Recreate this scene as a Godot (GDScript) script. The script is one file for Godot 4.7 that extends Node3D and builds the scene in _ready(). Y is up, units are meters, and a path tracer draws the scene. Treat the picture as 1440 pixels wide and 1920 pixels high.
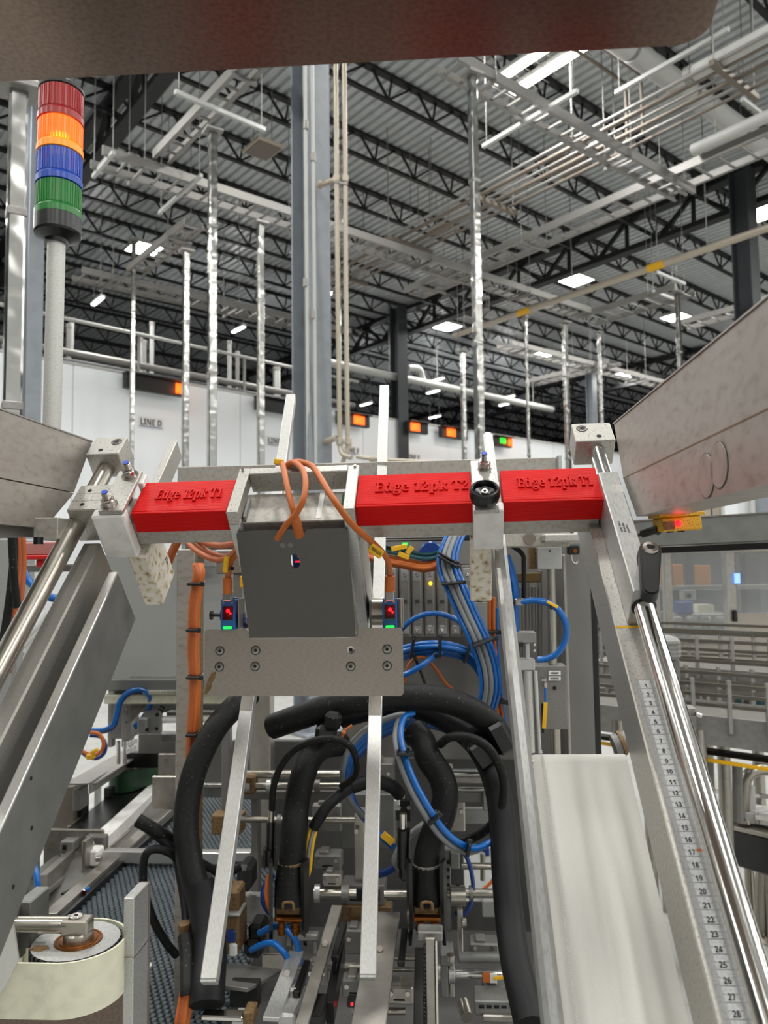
extends Node3D
# Packing-machine magazine in a large factory hall. World: y up, -z is the machine's forward direction, metres.
const EYE := Vector3(0, 1.62, 0)
const FPX := 1440.0
var CB := Basis(Vector3(0.99713764, -0.01252912, -0.07456243), Vector3(0.01769866, 0.99745411, 0.06908013), Vector3(0.07350709, -0.07020205, 0.99482078))
# tilted frame of the magazine: x across, y off the rails, z down the rails
var TB := Basis(Vector3(0.99990552, 0.01188185, 0.00691184), Vector3(-0.01341507, 0.73383383, 0.67919655), Vector3(0.00299797, -0.6792251, 0.73392389))
# frame of the building: x along the joists, z against the girders
var RB := Basis(Vector3(0.7279096, 0, -0.68567311), Vector3.UP, Vector3(0.68567311, 0, 0.7279096))
var M := {}
var cache := {}

func _ready():
	# ---- camera
	var cam := Camera3D.new(); cam.name = "camera"
	var at := CameraAttributesPhysical.new()
	at.frustum_focal_length = 18.0
	at.exposure_aperture = 6.5
	at.frustum_focus_distance = 0.98
	at.frustum_near = 0.02; at.frustum_far = 200.0
	cam.attributes = at
	cam.fov = rad_to_deg(2.0 * atan(960.0 / FPX)); cam.near = 0.02; cam.far = 200.0
	add_child(cam); cam.transform = Transform3D(CB, EYE); cam.current = true
	# ---- environment: a closed hall, the sky outside does not matter
	var env := Environment.new()
	env.background_mode = Environment.BG_COLOR
	env.background_color = Color(0.05, 0.055, 0.06)
	env.tonemap_mode = Environment.TONE_MAPPER_LINEAR
	env.tonemap_exposure = 1.9
	env.sdfgi_enabled = true; env.ssao_enabled = true; env.ssil_enabled = true
	var we := WorldEnvironment.new(); we.name = "environment"; we.environment = env; add_child(we)
	materials()
	hall()
	high_bays()
	overhead()
	far_wall()
	drops_and_columns()
	magazine()
	sensor_head()
	housings()
	back_machine()
	hoses()
	grippers()
	left_conveyor()
	right_side()

# ------------------------------------------------------------------ placing
func P(px: float, py: float, d: float) -> Vector3:
	return EYE + CB * Vector3((px - 720.0) / FPX * d, -(py - 960.0) / FPX * d, -d)
func onh(px: float, py: float, h: float) -> Vector3:
	var r := CB * Vector3((px - 720.0) / FPX, -(py - 960.0) / FPX, -1.0)
	return EYE + r * (h / r.y)
func R(a: float, h: float, b: float) -> Vector3:
	return EYE + RB * Vector3(a, h, -b)
func T(x: float, y: float, z: float) -> Vector3:
	return EYE + TB * Vector3(x, y, z)
func txf(x: float, y: float, z: float) -> Transform3D:
	return Transform3D(TB, T(x, y, z))
func look(a: Vector3, b: Vector3, up := Vector3.UP) -> Transform3D:
	var z := (b - a).normalized()
	if absf(z.dot(up)) > 0.99: up = Vector3.FORWARD
	var x := up.cross(z).normalized()
	return Transform3D(Basis(x, z.cross(x), z), (a + b) * 0.5)

# ------------------------------------------------------------------ nodes
func meta(o: Node, label := "", category := "", group := ""):
	if label: o.set_meta("label", label)
	if category: o.set_meta("category", category)
	if group: o.set_meta("group", group)
	return o
func numbered(called: String) -> String:
	if not has_node(NodePath(called)): return called
	var i := 1
	while has_node(NodePath("%s_%03d" % [called, i])): i += 1
	return "%s_%03d" % [called, i]
func thing(called: String, label: String, category: String, at := Vector3.ZERO, group := "") -> Node3D:
	var o := Node3D.new(); o.name = numbered(called); add_child(o)
	o.position = at
	return meta(o, label, category, group)
func put(parent: Node3D, called: String, mesh: Mesh, m: Material, xf := Transform3D()) -> MeshInstance3D:
	var o := MeshInstance3D.new(); o.mesh = mesh; o.material_override = m
	if parent == self: o.name = numbered(called)
	else: o.name = called
	parent.add_child(o, true)
	o.transform = xf if parent == self else parent.global_transform.affine_inverse() * xf
	return o
func solo(called: String, label: String, category: String, mesh: Mesh, m: Material, xf := Transform3D(), group := "") -> MeshInstance3D:
	return meta(put(self, called, mesh, m, xf), label, category, group)
func struct(o: Node) -> Node:
	o.set_meta("kind", "structure"); return o
func stuff(o: Node) -> Node:
	o.set_meta("kind", "stuff"); return o

# ------------------------------------------------------------------ mesh building
class MB:
	var v := PackedVector3Array()
	var n := PackedVector3Array()
	var ix := PackedInt32Array()
	func tri(a: Vector3, b: Vector3, c: Vector3):      # counter-clockwise seen from outside
		var k := v.size(); var m := (b - a).cross(c - a).normalized()
		v.append_array([a, b, c]); n.append_array([m, m, m]); ix.append_array([k, k + 2, k + 1])
	func quad(a: Vector3, b: Vector3, c: Vector3, d: Vector3):
		var k := v.size(); var m := (c - a).cross(d - b).normalized()
		v.append_array([a, b, c, d]); n.append_array([m, m, m, m]); ix.append_array([k, k + 2, k + 1, k, k + 3, k + 2])
	func out4(a: Vector3, b: Vector3, c: Vector3, d: Vector3, mid: Vector3):
		if (c - a).cross(d - b).dot((a + c) * 0.5 - mid) >= 0.0: quad(a, b, c, d)
		else: quad(d, c, b, a)
	func out3(a: Vector3, b: Vector3, c: Vector3, mid: Vector3):
		if (b - a).cross(c - a).dot((a + b + c) / 3.0 - mid) >= 0.0: tri(a, b, c)
		else: tri(c, b, a)
	func box(s: Vector3, bev := 0.0, xf := Transform3D()):
		var h := s * 0.5; var o := xf.origin
		var b := minf(bev, minf(h.x, minf(h.y, h.z)) * 0.6)
		for axis in 3:
			var u := (axis + 1) % 3; var w := (axis + 2) % 3
			for sg in [-1.0, 1.0]:
				var c := []
				for k in [[-1, -1], [1, -1], [1, 1], [-1, 1]]:
					var p := Vector3(); p[axis] = sg * h[axis]; p[u] = k[0] * (h[u] - b); p[w] = k[1] * (h[w] - b)
					c.append(xf * p)
				out4(c[0], c[1], c[2], c[3], o)
			if b <= 0.0: continue
			for su in [-1.0, 1.0]:
				for sw in [-1.0, 1.0]:
					var c := []
					for k in [[-1, 0], [1, 0], [1, 1], [-1, 1]]:
						var p := Vector3(); p[axis] = k[0] * (h[axis] - b)
						p[u] = su * (h[u] - (b if k[1] == 0 else 0.0)); p[w] = sw * (h[w] - (b if k[1] == 1 else 0.0))
						c.append(xf * p)
					out4(c[0], c[1], c[2], c[3], o)
		if b > 0.0:
			for sx in [-1.0, 1.0]:
				for sy in [-1.0, 1.0]:
					for sz in [-1.0, 1.0]:
						var q := Vector3(sx, sy, sz)
						out3(xf * (q * Vector3(h.x, h.y - b, h.z - b)), xf * (q * Vector3(h.x - b, h.y, h.z - b)), xf * (q * Vector3(h.x - b, h.y - b, h.z)), o)
	func bar(a: Vector3, b: Vector3, w: float, h: float, up := Vector3.UP, bev := 0.0):
		var z := (b - a).normalized()
		if absf(z.dot(up)) > 0.99: up = Vector3.FORWARD
		var x := up.cross(z).normalized()
		box(Vector3(w, h, a.distance_to(b)), bev, Transform3D(Basis(x, z.cross(x), z), (a + b) * 0.5))
	func tube(p: PackedVector3Array, r: float, sides := 10, r_end := -1.0, caps := true):
		var k0 := v.size(); var up := Vector3.UP
		var cnt := p.size()
		for i in cnt:
			var t := (p[mini(i + 1, cnt - 1)] - p[maxi(i - 1, 0)]).normalized()
			if i == 0 and absf(t.dot(up)) > 0.9: up = Vector3.RIGHT
			var x := up.cross(t).normalized(); var y := t.cross(x)
			up = y
			var rr := r if r_end < 0.0 else lerpf(r, r_end, float(i) / (cnt - 1))
			for s in sides:
				var g := TAU * s / sides; var d := x * cos(g) + y * sin(g)
				v.append(p[i] + d * rr); n.append(d)
		for i in cnt - 1:
			for s in sides:
				var a := k0 + i * sides + s; var b := k0 + i * sides + (s + 1) % sides
				ix.append_array([a, b + sides, b, a, a + sides, b + sides])
		if caps:
			for e in [0, cnt - 1]:
				var c := v.size(); var t := (p[0] - p[1]).normalized() if e == 0 else (p[cnt - 1] - p[cnt - 2]).normalized()
				v.append(p[e]); n.append(t)
				for s in sides:
					v.append(v[k0 + e * sides + s]); n.append(t)
				for s in sides:
					var a := c + 1 + s; var b := c + 1 + (s + 1) % sides
					if e == 0: ix.append_array([c, a, b])
					else: ix.append_array([c, b, a])
	func lathe(prof: Array, seg := 32, xf := Transform3D()):      # profile [r, y] from bottom to top, turned about y
		for i in prof.size() - 1:
			var r0: float = prof[i][0]; var y0: float = prof[i][1]; var r1: float = prof[i + 1][0]; var y1: float = prof[i + 1][1]
			var nn := Vector2(y1 - y0, r0 - r1)
			if nn.length() < 1e-9: continue
			nn = nn.normalized()
			var k := v.size()
			for s in seg + 1:
				var g := TAU * s / seg; var c := cos(g); var sn := sin(g)
				var m := (xf.basis * Vector3(nn.x * c, nn.y, nn.x * sn)).normalized()
				v.append(xf * Vector3(r0 * c, y0, r0 * sn)); n.append(m)
				v.append(xf * Vector3(r1 * c, y1, r1 * sn)); n.append(m)
			for s in seg:
				var a := k + s * 2
				ix.append_array([a, a + 3, a + 1, a, a + 2, a + 3] if false else [a, a + 2, a + 3, a, a + 3, a + 1])
	func prism(poly: PackedVector2Array, d: float, xf := Transform3D()):     # polygon in xy, thickness d centred on z
		var tri_ix := Geometry2D.triangulate_polygon(poly)
		if Geometry2D.is_polygon_clockwise(poly): poly.reverse(); tri_ix = Geometry2D.triangulate_polygon(poly)
		var h := d * 0.5
		for i in range(0, tri_ix.size(), 3):
			var a := poly[tri_ix[i]]; var b := poly[tri_ix[i + 1]]; var c := poly[tri_ix[i + 2]]
			if (b - a).cross(c - a) < 0.0: var q := b; b = c; c = q
			tri(xf * Vector3(a.x, a.y, h), xf * Vector3(b.x, b.y, h), xf * Vector3(c.x, c.y, h))
			tri(xf * Vector3(c.x, c.y, -h), xf * Vector3(b.x, b.y, -h), xf * Vector3(a.x, a.y, -h))
		for i in poly.size():
			var a := poly[i]; var b := poly[(i + 1) % poly.size()]
			quad(xf * Vector3(a.x, a.y, -h), xf * Vector3(b.x, b.y, -h), xf * Vector3(b.x, b.y, h), xf * Vector3(a.x, a.y, h))
	func mesh() -> ArrayMesh:
		var arr := []; arr.resize(Mesh.ARRAY_MAX)
		arr[Mesh.ARRAY_VERTEX] = v; arr[Mesh.ARRAY_NORMAL] = n; arr[Mesh.ARRAY_INDEX] = ix
		var am := ArrayMesh.new(); am.add_surface_from_arrays(Mesh.PRIMITIVE_TRIANGLES, arr); return am

func boxm(s: Vector3, bev := 0.0) -> ArrayMesh:
	var k := "b%.5f %.5f %.5f %.5f" % [s.x, s.y, s.z, bev]
	if not cache.has(k):
		var b := MB.new(); b.box(s, bev); cache[k] = b.mesh()
	return cache[k]
func cylm(r: float, h: float, seg := 24, ch := 0.0) -> ArrayMesh:
	var k := "c%.5f %.5f %d %.5f" % [r, h, seg, ch]
	if not cache.has(k):
		var b := MB.new()
		if ch > 0.0: b.lathe([[0, -h / 2], [r - ch, -h / 2], [r, -h / 2 + ch], [r, h / 2 - ch], [r - ch, h / 2], [0, h / 2]], seg)
		else: b.lathe([[0, -h / 2], [r, -h / 2], [r, h / 2], [0, h / 2]], seg)
		cache[k] = b.mesh()
	return cache[k]
func lathem(prof: Array, seg := 32) -> ArrayMesh:
	var b := MB.new(); b.lathe(prof, seg); return b.mesh()
func prismm(pts: Array, d: float) -> ArrayMesh:
	var b := MB.new(); b.prism(PackedVector2Array(pts), d); return b.mesh()
func smooth(pts: Array, k := 6) -> PackedVector3Array:
	var o := PackedVector3Array(); var c := pts.size()
	if c < 3:
		for p in pts: o.append(p)
		return o
	for i in c - 1:
		var p0: Vector3 = pts[maxi(i - 1, 0)]; var p1: Vector3 = pts[i]; var p2: Vector3 = pts[i + 1]; var p3: Vector3 = pts[mini(i + 2, c - 1)]
		for j in k: o.append(p1.cubic_interpolate(p2, p0, p3, float(j) / k))
	o.append(pts[c - 1]); return o
func tubem(pts: Array, r: float, sides := 10, k := 6, r_end := -1.0) -> ArrayMesh:
	var b := MB.new(); b.tube(smooth(pts, k), r, sides, r_end); return b.mesh()
# rods and tubes keep their own origin at the middle of their points, so that the pattern of the material stays with them
func tube(parent: Node3D, called: String, m: Material, pts: Array, r: float, sides := 10, k := 6, r_end := -1.0) -> MeshInstance3D:
	var c := Vector3()
	for p in pts: c += p
	c /= pts.size()
	var q := []
	for p in pts: q.append(p - c)
	return put(parent, called, tubem(q, r, sides, k, r_end), m, Transform3D(Basis(), c))
func px3(list: Array, sx := 0.0, sy := 0.0, sd := 0.0) -> Array:
	var o := []
	for p in list: o.append(P(p[0] + sx, p[1] + sy, p[2] + sd))
	return o
func rod(parent: Node3D, called: String, m: Material, a: Vector3, b: Vector3, r: float, seg := 16) -> MeshInstance3D:
	var f := look(a, b)
	return put(parent, called, cylm(r, a.distance_to(b), seg), m, f * Transform3D(Basis(Vector3.RIGHT, PI / 2), Vector3()))
func bar(parent: Node3D, called: String, m: Material, a: Vector3, b: Vector3, w: float, h: float, bev := 0.0, up := Vector3.UP) -> MeshInstance3D:
	return put(parent, called, boxm(Vector3(w, h, a.distance_to(b)), bev), m, look(a, b, up))
func tbox(parent: Node3D, called: String, m: Material, x0: float, x1: float, y0: float, y1: float, z0: float, z1: float, bev := 0.0008) -> MeshInstance3D:
	return put(parent, called, boxm(Vector3(x1 - x0, y1 - y0, z1 - z0), bev), m, txf((x0 + x1) / 2, (y0 + y1) / 2, (z0 + z1) / 2))
func wbox(parent: Node3D, called: String, m: Material, x0: float, x1: float, y0: float, y1: float, z0: float, z1: float, bev := 0.001) -> MeshInstance3D:
	return put(parent, called, boxm(Vector3(x1 - x0, y1 - y0, z1 - z0), bev), m, Transform3D(Basis(), EYE + Vector3((x0 + x1) / 2, (y0 + y1) / 2, (z0 + z1) / 2)))
func rbox(parent: Node3D, called: String, m: Material, a0: float, a1: float, h0: float, h1: float, b0: float, b1: float, bev := 0.0) -> MeshInstance3D:
	return put(parent, called, boxm(Vector3(a1 - a0, h1 - h0, b1 - b0), bev), m, Transform3D(RB, R((a0 + a1) / 2, (h0 + h1) / 2, (b0 + b1) / 2)))
# a block squared with the machine whose front face covers the given part of the picture at depth d
func pbox(parent: Node3D, called: String, m: Material, x0: float, y0: float, x1: float, y1: float, d: float, deep: float, bev := 0.002) -> MeshInstance3D:
	var c := P((x0 + x1) / 2, (y0 + y1) / 2, d)
	return put(parent, called, boxm(Vector3((x1 - x0) / FPX * d, (y1 - y0) / FPX * d, deep), bev), m, Transform3D(Basis(), c - Vector3(0, 0, deep / 2)))
func pbar(parent: Node3D, called: String, m: Material, x0: float, y0: float, d0: float, x1: float, y1: float, d1: float, w: float, h: float, bev := 0.001) -> MeshInstance3D:
	return bar(parent, called, m, P(x0, y0, d0), P(x1, y1, d1), w, h, bev)
func prod(parent: Node3D, called: String, m: Material, x0: float, y0: float, d0: float, x1: float, y1: float, d1: float, r: float, seg := 16) -> MeshInstance3D:
	return rod(parent, called, m, P(x0, y0, d0), P(x1, y1, d1), r, seg)
func text(parent: Node3D, called: String, s: String, m: Material, xf: Transform3D, width: float, height: float, deep: float, font := "Droid Sans", weight := 400) -> MeshInstance3D:
	var f := SystemFont.new(); f.font_names = PackedStringArray([font]); f.font_weight = weight
	var t := TextMesh.new(); t.text = s; t.font = f; t.font_size = 64; t.pixel_size = 0.001; t.depth = 0.01
	t.curve_step = 2.0
	var bb := t.get_aabb()
	var sc := Vector3(width / bb.size.x, height / bb.size.y, deep / 0.01)
	var arrs := t.get_mesh_arrays()
	var vs: PackedVector3Array = arrs[Mesh.ARRAY_VERTEX]
	var mid := bb.get_center()
	for i in vs.size(): vs[i] = (vs[i] - mid) * sc
	arrs[Mesh.ARRAY_VERTEX] = vs
	var am := ArrayMesh.new(); am.add_surface_from_arrays(Mesh.PRIMITIVE_TRIANGLES, arrs)
	return put(parent, called, am, m, xf)

# ------------------------------------------------------------------ materials
func ramp(cols: Array, offs: Array) -> Gradient:
	var g := Gradient.new(); g.colors = PackedColorArray(cols); g.offsets = PackedFloat32Array(offs); return g
func ntex(sd: int, freq: float, cols: Array, offs: Array, kind := FastNoiseLite.TYPE_SIMPLEX_SMOOTH, oct := 4, size := 512) -> NoiseTexture2D:
	var f := FastNoiseLite.new(); f.seed = sd; f.frequency = freq; f.noise_type = kind; f.fractal_octaves = oct
	var t := NoiseTexture2D.new(); t.width = size; t.height = size; t.seamless = true; t.noise = f; t.color_ramp = ramp(cols, offs); t.normalize = true
	return t
func mat(called: String, c: Color, rough := 0.5, metal := 0.0, tex: Texture2D = null, scale := Vector3.ONE * 5.0) -> StandardMaterial3D:
	var m := StandardMaterial3D.new(); m.resource_name = called; m.albedo_color = c; m.roughness = rough; m.metallic = metal
	if tex: m.albedo_texture = tex
	m.uv1_triplanar = true; m.uv1_scale = scale
	M[called] = m; return m
func glow(called: String, c: Color, e: float) -> StandardMaterial3D:
	var m := mat(called, c * 0.6, 0.4); m.emission_enabled = true; m.emission = c; m.emission_energy_multiplier = e; return m
func materials():
	var W := Color.WHITE
	var g := func(x: float) -> Color: return Color(x, x, x)
	var blot := ntex(3, 0.012, [g.call(0.93), g.call(0.975), W], [0.2, 0.5, 0.8], FastNoiseLite.TYPE_SIMPLEX_SMOOTH, 5)
	var grain := ntex(5, 0.11, [g.call(0.88), g.call(0.97), W], [0.15, 0.45, 0.75], FastNoiseLite.TYPE_SIMPLEX_SMOOTH, 3)
	var speck := ntex(7, 0.09, [Color(0.66, 0.63, 0.58), Color(0.84, 0.82, 0.78), Color(0.95, 0.945, 0.93), W], [0.13, 0.21, 0.30, 0.7], FastNoiseLite.TYPE_SIMPLEX_SMOOTH, 5)
	var stain := ntex(11, 0.028, [Color(0.56, 0.45, 0.28), Color(0.82, 0.75, 0.62), Color(0.96, 0.94, 0.90), W], [0.08, 0.19, 0.40, 0.8], FastNoiseLite.TYPE_SIMPLEX_SMOOTH, 6)
	var rust := ntex(13, 0.05, [Color(0.90, 0.87, 0.83), Color(0.96, 0.95, 0.935), W, W], [0.10, 0.28, 0.55, 0.8], FastNoiseLite.TYPE_SIMPLEX_SMOOTH, 6)
	var brush := ntex(17, 0.09, [g.call(0.88), g.call(0.96), W], [0.2, 0.5, 0.8], FastNoiseLite.TYPE_SIMPLEX_SMOOTH, 2)
	var dust := ntex(19, 0.10, [W, g.call(0.9), g.call(0.55), g.call(0.42)], [0.2, 0.66, 0.72, 0.80], FastNoiseLite.TYPE_SIMPLEX_SMOOTH, 4)
	mat("aluminium", Color(0.71, 0.70, 0.68), 0.42, 0.75, speck, Vector3.ONE * 5.0)
	mat("aluminium_clean", Color(0.745, 0.745, 0.735), 0.40, 0.75, grain, Vector3(6, 6, 1.5))
	mat("aluminium_brushed", Color(0.84, 0.835, 0.82), 0.36, 0.8, brush, Vector3(40, 40, 3))
	mat("aluminium_worn", Color(0.66, 0.645, 0.62), 0.5, 0.6, rust, Vector3.ONE * 4.0)
	mat("stainless", Color(0.66, 0.64, 0.61), 0.34, 0.9, blot, Vector3.ONE * 4.0)
	mat("stainless_pale", Color(0.64, 0.615, 0.59), 0.45, 0.7, rust, Vector3(1.5, 3, 1.5))
	mat("stainless_grain", Color(0.66, 0.625, 0.59), 0.42, 0.75, brush, Vector3(3, 40, 3))
	mat("plate_black", Color(0.34, 0.335, 0.325), 0.27, 0.85, grain, Vector3(8, 30, 8))
	mat("steel_dark", Color(0.46, 0.45, 0.435), 0.45, 0.45, grain, Vector3(10, 10, 10))
	mat("steel_grey", Color(0.50, 0.50, 0.49), 0.5, 0.6, blot, Vector3.ONE * 3.0)
	mat("chrome", Color(0.86, 0.85, 0.83), 0.16, 1.0, brush, Vector3(60, 60, 1))
	mat("chrome_dull", Color(0.66, 0.64, 0.60), 0.28, 0.95, grain, Vector3(20, 20, 3))
	mat("bolt", Color(0.74, 0.71, 0.69), 0.22, 1.0)
	mat("blue_mark", Color(0.10, 0.26, 0.68), 0.5)
	var red := mat("red_print", Color(0.76, 0.02, 0.012), 0.55); red.metallic_specular = 0.3
	var im := Image.create(8, 64, false, Image.FORMAT_RGB8)
	for y in 64:
		var q := 0.5 + 0.5 * sin(TAU * y / 64.0 * 8.0)
		for x in 8: im.set_pixel(x, y, Color(q, q, q))
	im.bump_map_to_normal_map(2.0); red.normal_enabled = true; red.normal_texture = ImageTexture.create_from_image(im); red.normal_scale = 0.5
	red.uv1_scale = Vector3(60, 60, 60)
	mat("uhmw", Color(0.87, 0.86, 0.845), 0.45, 0.0, blot, Vector3.ONE * 6.0)
	mat("uhmw_dirty", Color(0.86, 0.84, 0.80), 0.5, 0.0, stain, Vector3.ONE * 5.0)
	mat("belt_white", Color(0.90, 0.89, 0.86), 0.55, 0.0, ntex(23, 0.2, [g.call(0.90), W], [0.3, 0.7]), Vector3.ONE * 14.0)
	mat("belt_edge", Color(0.83, 0.82, 0.73), 0.5, 0.0, blot, Vector3.ONE * 5.0)
	mat("rubber", Color(0.10, 0.10, 0.105), 0.5).metallic_specular = 0.3
	mat("rubber_specks", Color(0.90, 0.90, 0.90), 0.5, 0.0, ntex(29, 0.07, [g.call(0.09), g.call(0.125), g.call(0.45), g.call(0.75)], [0.3, 0.84, 0.88, 0.96], FastNoiseLite.TYPE_SIMPLEX_SMOOTH, 3), Vector3.ONE * 4.0).metallic_specular = 0.3
	mat("plastic_black", Color(0.022, 0.022, 0.024), 0.30)
	mat("plastic_black_matte", Color(0.055, 0.055, 0.058), 0.5)
	mat("plastic_grey", Color(0.55, 0.55, 0.54), 0.5, 0.0, grain)
	mat("module_grey", Color(0.47, 0.46, 0.44), 0.5, 0.3, grain)
	mat("black_hole", Color(0.012, 0.012, 0.012), 0.8)  # black fill for holes and gaps, in place of their inner shade
	mat("sensor_blue", Color(0.12, 0.34, 0.58), 0.4)
	mat("hose_blue", Color(0.04, 0.35, 0.64), 0.22)
	mat("hose_navy", Color(0.05, 0.19, 0.45), 0.3)
	mat("hose_grey", Color(0.45, 0.46, 0.47), 0.35)
	mat("cable_orange", Color(0.70, 0.36, 0.11), 0.5)
	mat("cable_rust", Color(0.62, 0.30, 0.11), 0.5)
	mat("cable_teal", Color(0.05, 0.29, 0.31), 0.45)
	mat("tag_yellow", Color(0.84, 0.64, 0.04), 0.5)
	mat("yellow", Color(0.83, 0.62, 0.03), 0.5, 0.0, dust, Vector3.ONE * 12.0)
	mat("ink", Color(0.03, 0.03, 0.035), 0.7)
	mat("ink_grey", Color(0.22, 0.22, 0.22), 0.7)
	mat("paper", Color(0.86, 0.86, 0.85), 0.6)
	mat("tape", Color(0.80, 0.80, 0.80), 0.45, 0.2, grain, Vector3.ONE * 6.0)
	mat("brass", Color(0.50, 0.30, 0.12), 0.35, 0.9)
	mat("oxide", Color(0.46, 0.37, 0.25), 0.6, 0.3, stain, Vector3.ONE * 7.0)
	mat("galvanised", Color(0.56, 0.55, 0.535), 0.5, 0.5, blot)
	mat("galvanised_rust", Color(0.46, 0.425, 0.385), 0.55, 0.4, blot)
	mat("strut_white", Color(0.70, 0.70, 0.69), 0.5)
	mat("pipe_white", Color(0.68, 0.68, 0.665), 0.5)
	mat("deck", Color(0.74, 0.755, 0.76), 0.45, 0.15, blot, Vector3.ONE * 0.6)
	mat("joist_paint", Color(0.045, 0.048, 0.052), 0.55)
	mat("column_paint", Color(0.50, 0.52, 0.545), 0.5, 0.0, blot, Vector3.ONE * 0.7)
	mat("column_dark", Color(0.19, 0.20, 0.215), 0.55)
	mat("conduit", Color(0.66, 0.62, 0.56), 0.4, 0.2)
	mat("wall_panel", Color(0.90, 0.91, 0.92), 0.55, 0.0, null, Vector3.ONE * 0.4)
	mat("wall_far", Color(0.45, 0.46, 0.47), 0.7)
	mat("floor_concrete", Color(0.66, 0.66, 0.645), 0.55, 0.0, blot, Vector3.ONE * 0.7)
	mat("sign_black", Color(0.045, 0.043, 0.043), 0.5)
	mat("green_belt", Color(0.03, 0.20, 0.085), 0.45)
	mat("belt_grey", Color(0.235, 0.265, 0.285), 0.5)
	mat("cardboard", Color(0.55, 0.38, 0.22), 0.8)
	mat("red_paint", Color(0.70, 0.03, 0.025), 0.4)
	mat("shaded_steel", Color(0.34, 0.335, 0.33), 0.5, 0.5, grain, Vector3.ONE * 6.0); mat("rail_steel", Color(0.60, 0.585, 0.56), 0.45, 0.4, grain, Vector3.ONE * 10.0)  # machine steel: stainless tone darkened in colour to carry the shade inside machines
	mat("pole_mottled", Color(0.72, 0.715, 0.70), 0.45, 0.35, speck, Vector3.ONE * 7.0)
	var wavy := mat("wireway", Color(0.66, 0.655, 0.64), 0.2, 1.0)
	var wf := FastNoiseLite.new(); wf.seed = 31; wf.frequency = 0.02; wf.fractal_octaves = 2
	var wn := NoiseTexture2D.new(); wn.width = 256; wn.height = 256; wn.seamless = true; wn.noise = wf; wn.as_normal_map = true; wn.bump_strength = 6.0
	wavy.normal_enabled = true; wavy.normal_texture = wn; wavy.normal_scale = 0.22; wavy.uv1_scale = Vector3(1.0, 1.2, 1.0)
	var plate := mat("plate_polished", Color(0.47, 0.415, 0.38), 0.30, 1.0, brush, Vector3(4, 4, 40))
	plate.metallic_specular = 0.5
	for c in [["red", Color(0.62, 0.03, 0.05)], ["amber", Color(0.95, 0.56, 0.03)], ["blue", Color(0.02, 0.25, 0.68)], ["green", Color(0.04, 0.45, 0.13)]]:
		var m := mat("lens_" + c[0], c[1], 0.3); m.albedo_color.a = 0.74 if c[0] == "amber" else 0.88; m.transparency = BaseMaterial3D.TRANSPARENCY_ALPHA; m.roughness = 0.28
		mat("ring_" + c[0], c[1] * 0.9, 0.3)
	M.ring_amber.albedo_color = Color(1.0, 0.60, 0.06)
	var gl := mat("guard_glass", Color(0.8, 0.82, 0.82, 0.10), 0.05); gl.transparency = BaseMaterial3D.TRANSPARENCY_ALPHA
	glow("lamp", Color(1, 0.99, 0.95), 7.0)
	glow("lamp_far", Color(1, 0.99, 0.96), 4.0)
	glow("amber_core", Color(1.0, 0.82, 0.18), 5.0)
	glow("led_red", Color(1.0, 0.06, 0.09), 3.0)
	glow("led_green", Color(0.05, 0.9, 0.2), 2.0)
	glow("led_yellow", Color(1.0, 0.75, 0.1), 3.0)
	glow("sign_orange", Color(1.0, 0.36, 0.02), 1.3)
	glow("sign_green", Color(0.05, 0.85, 0.2), 1.2)
	glow("screen_blue", Color(0.45, 0.6, 1.0), 1.3)
	mat("window_red", Color(0.20, 0.0, 0.012), 0.12)

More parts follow.
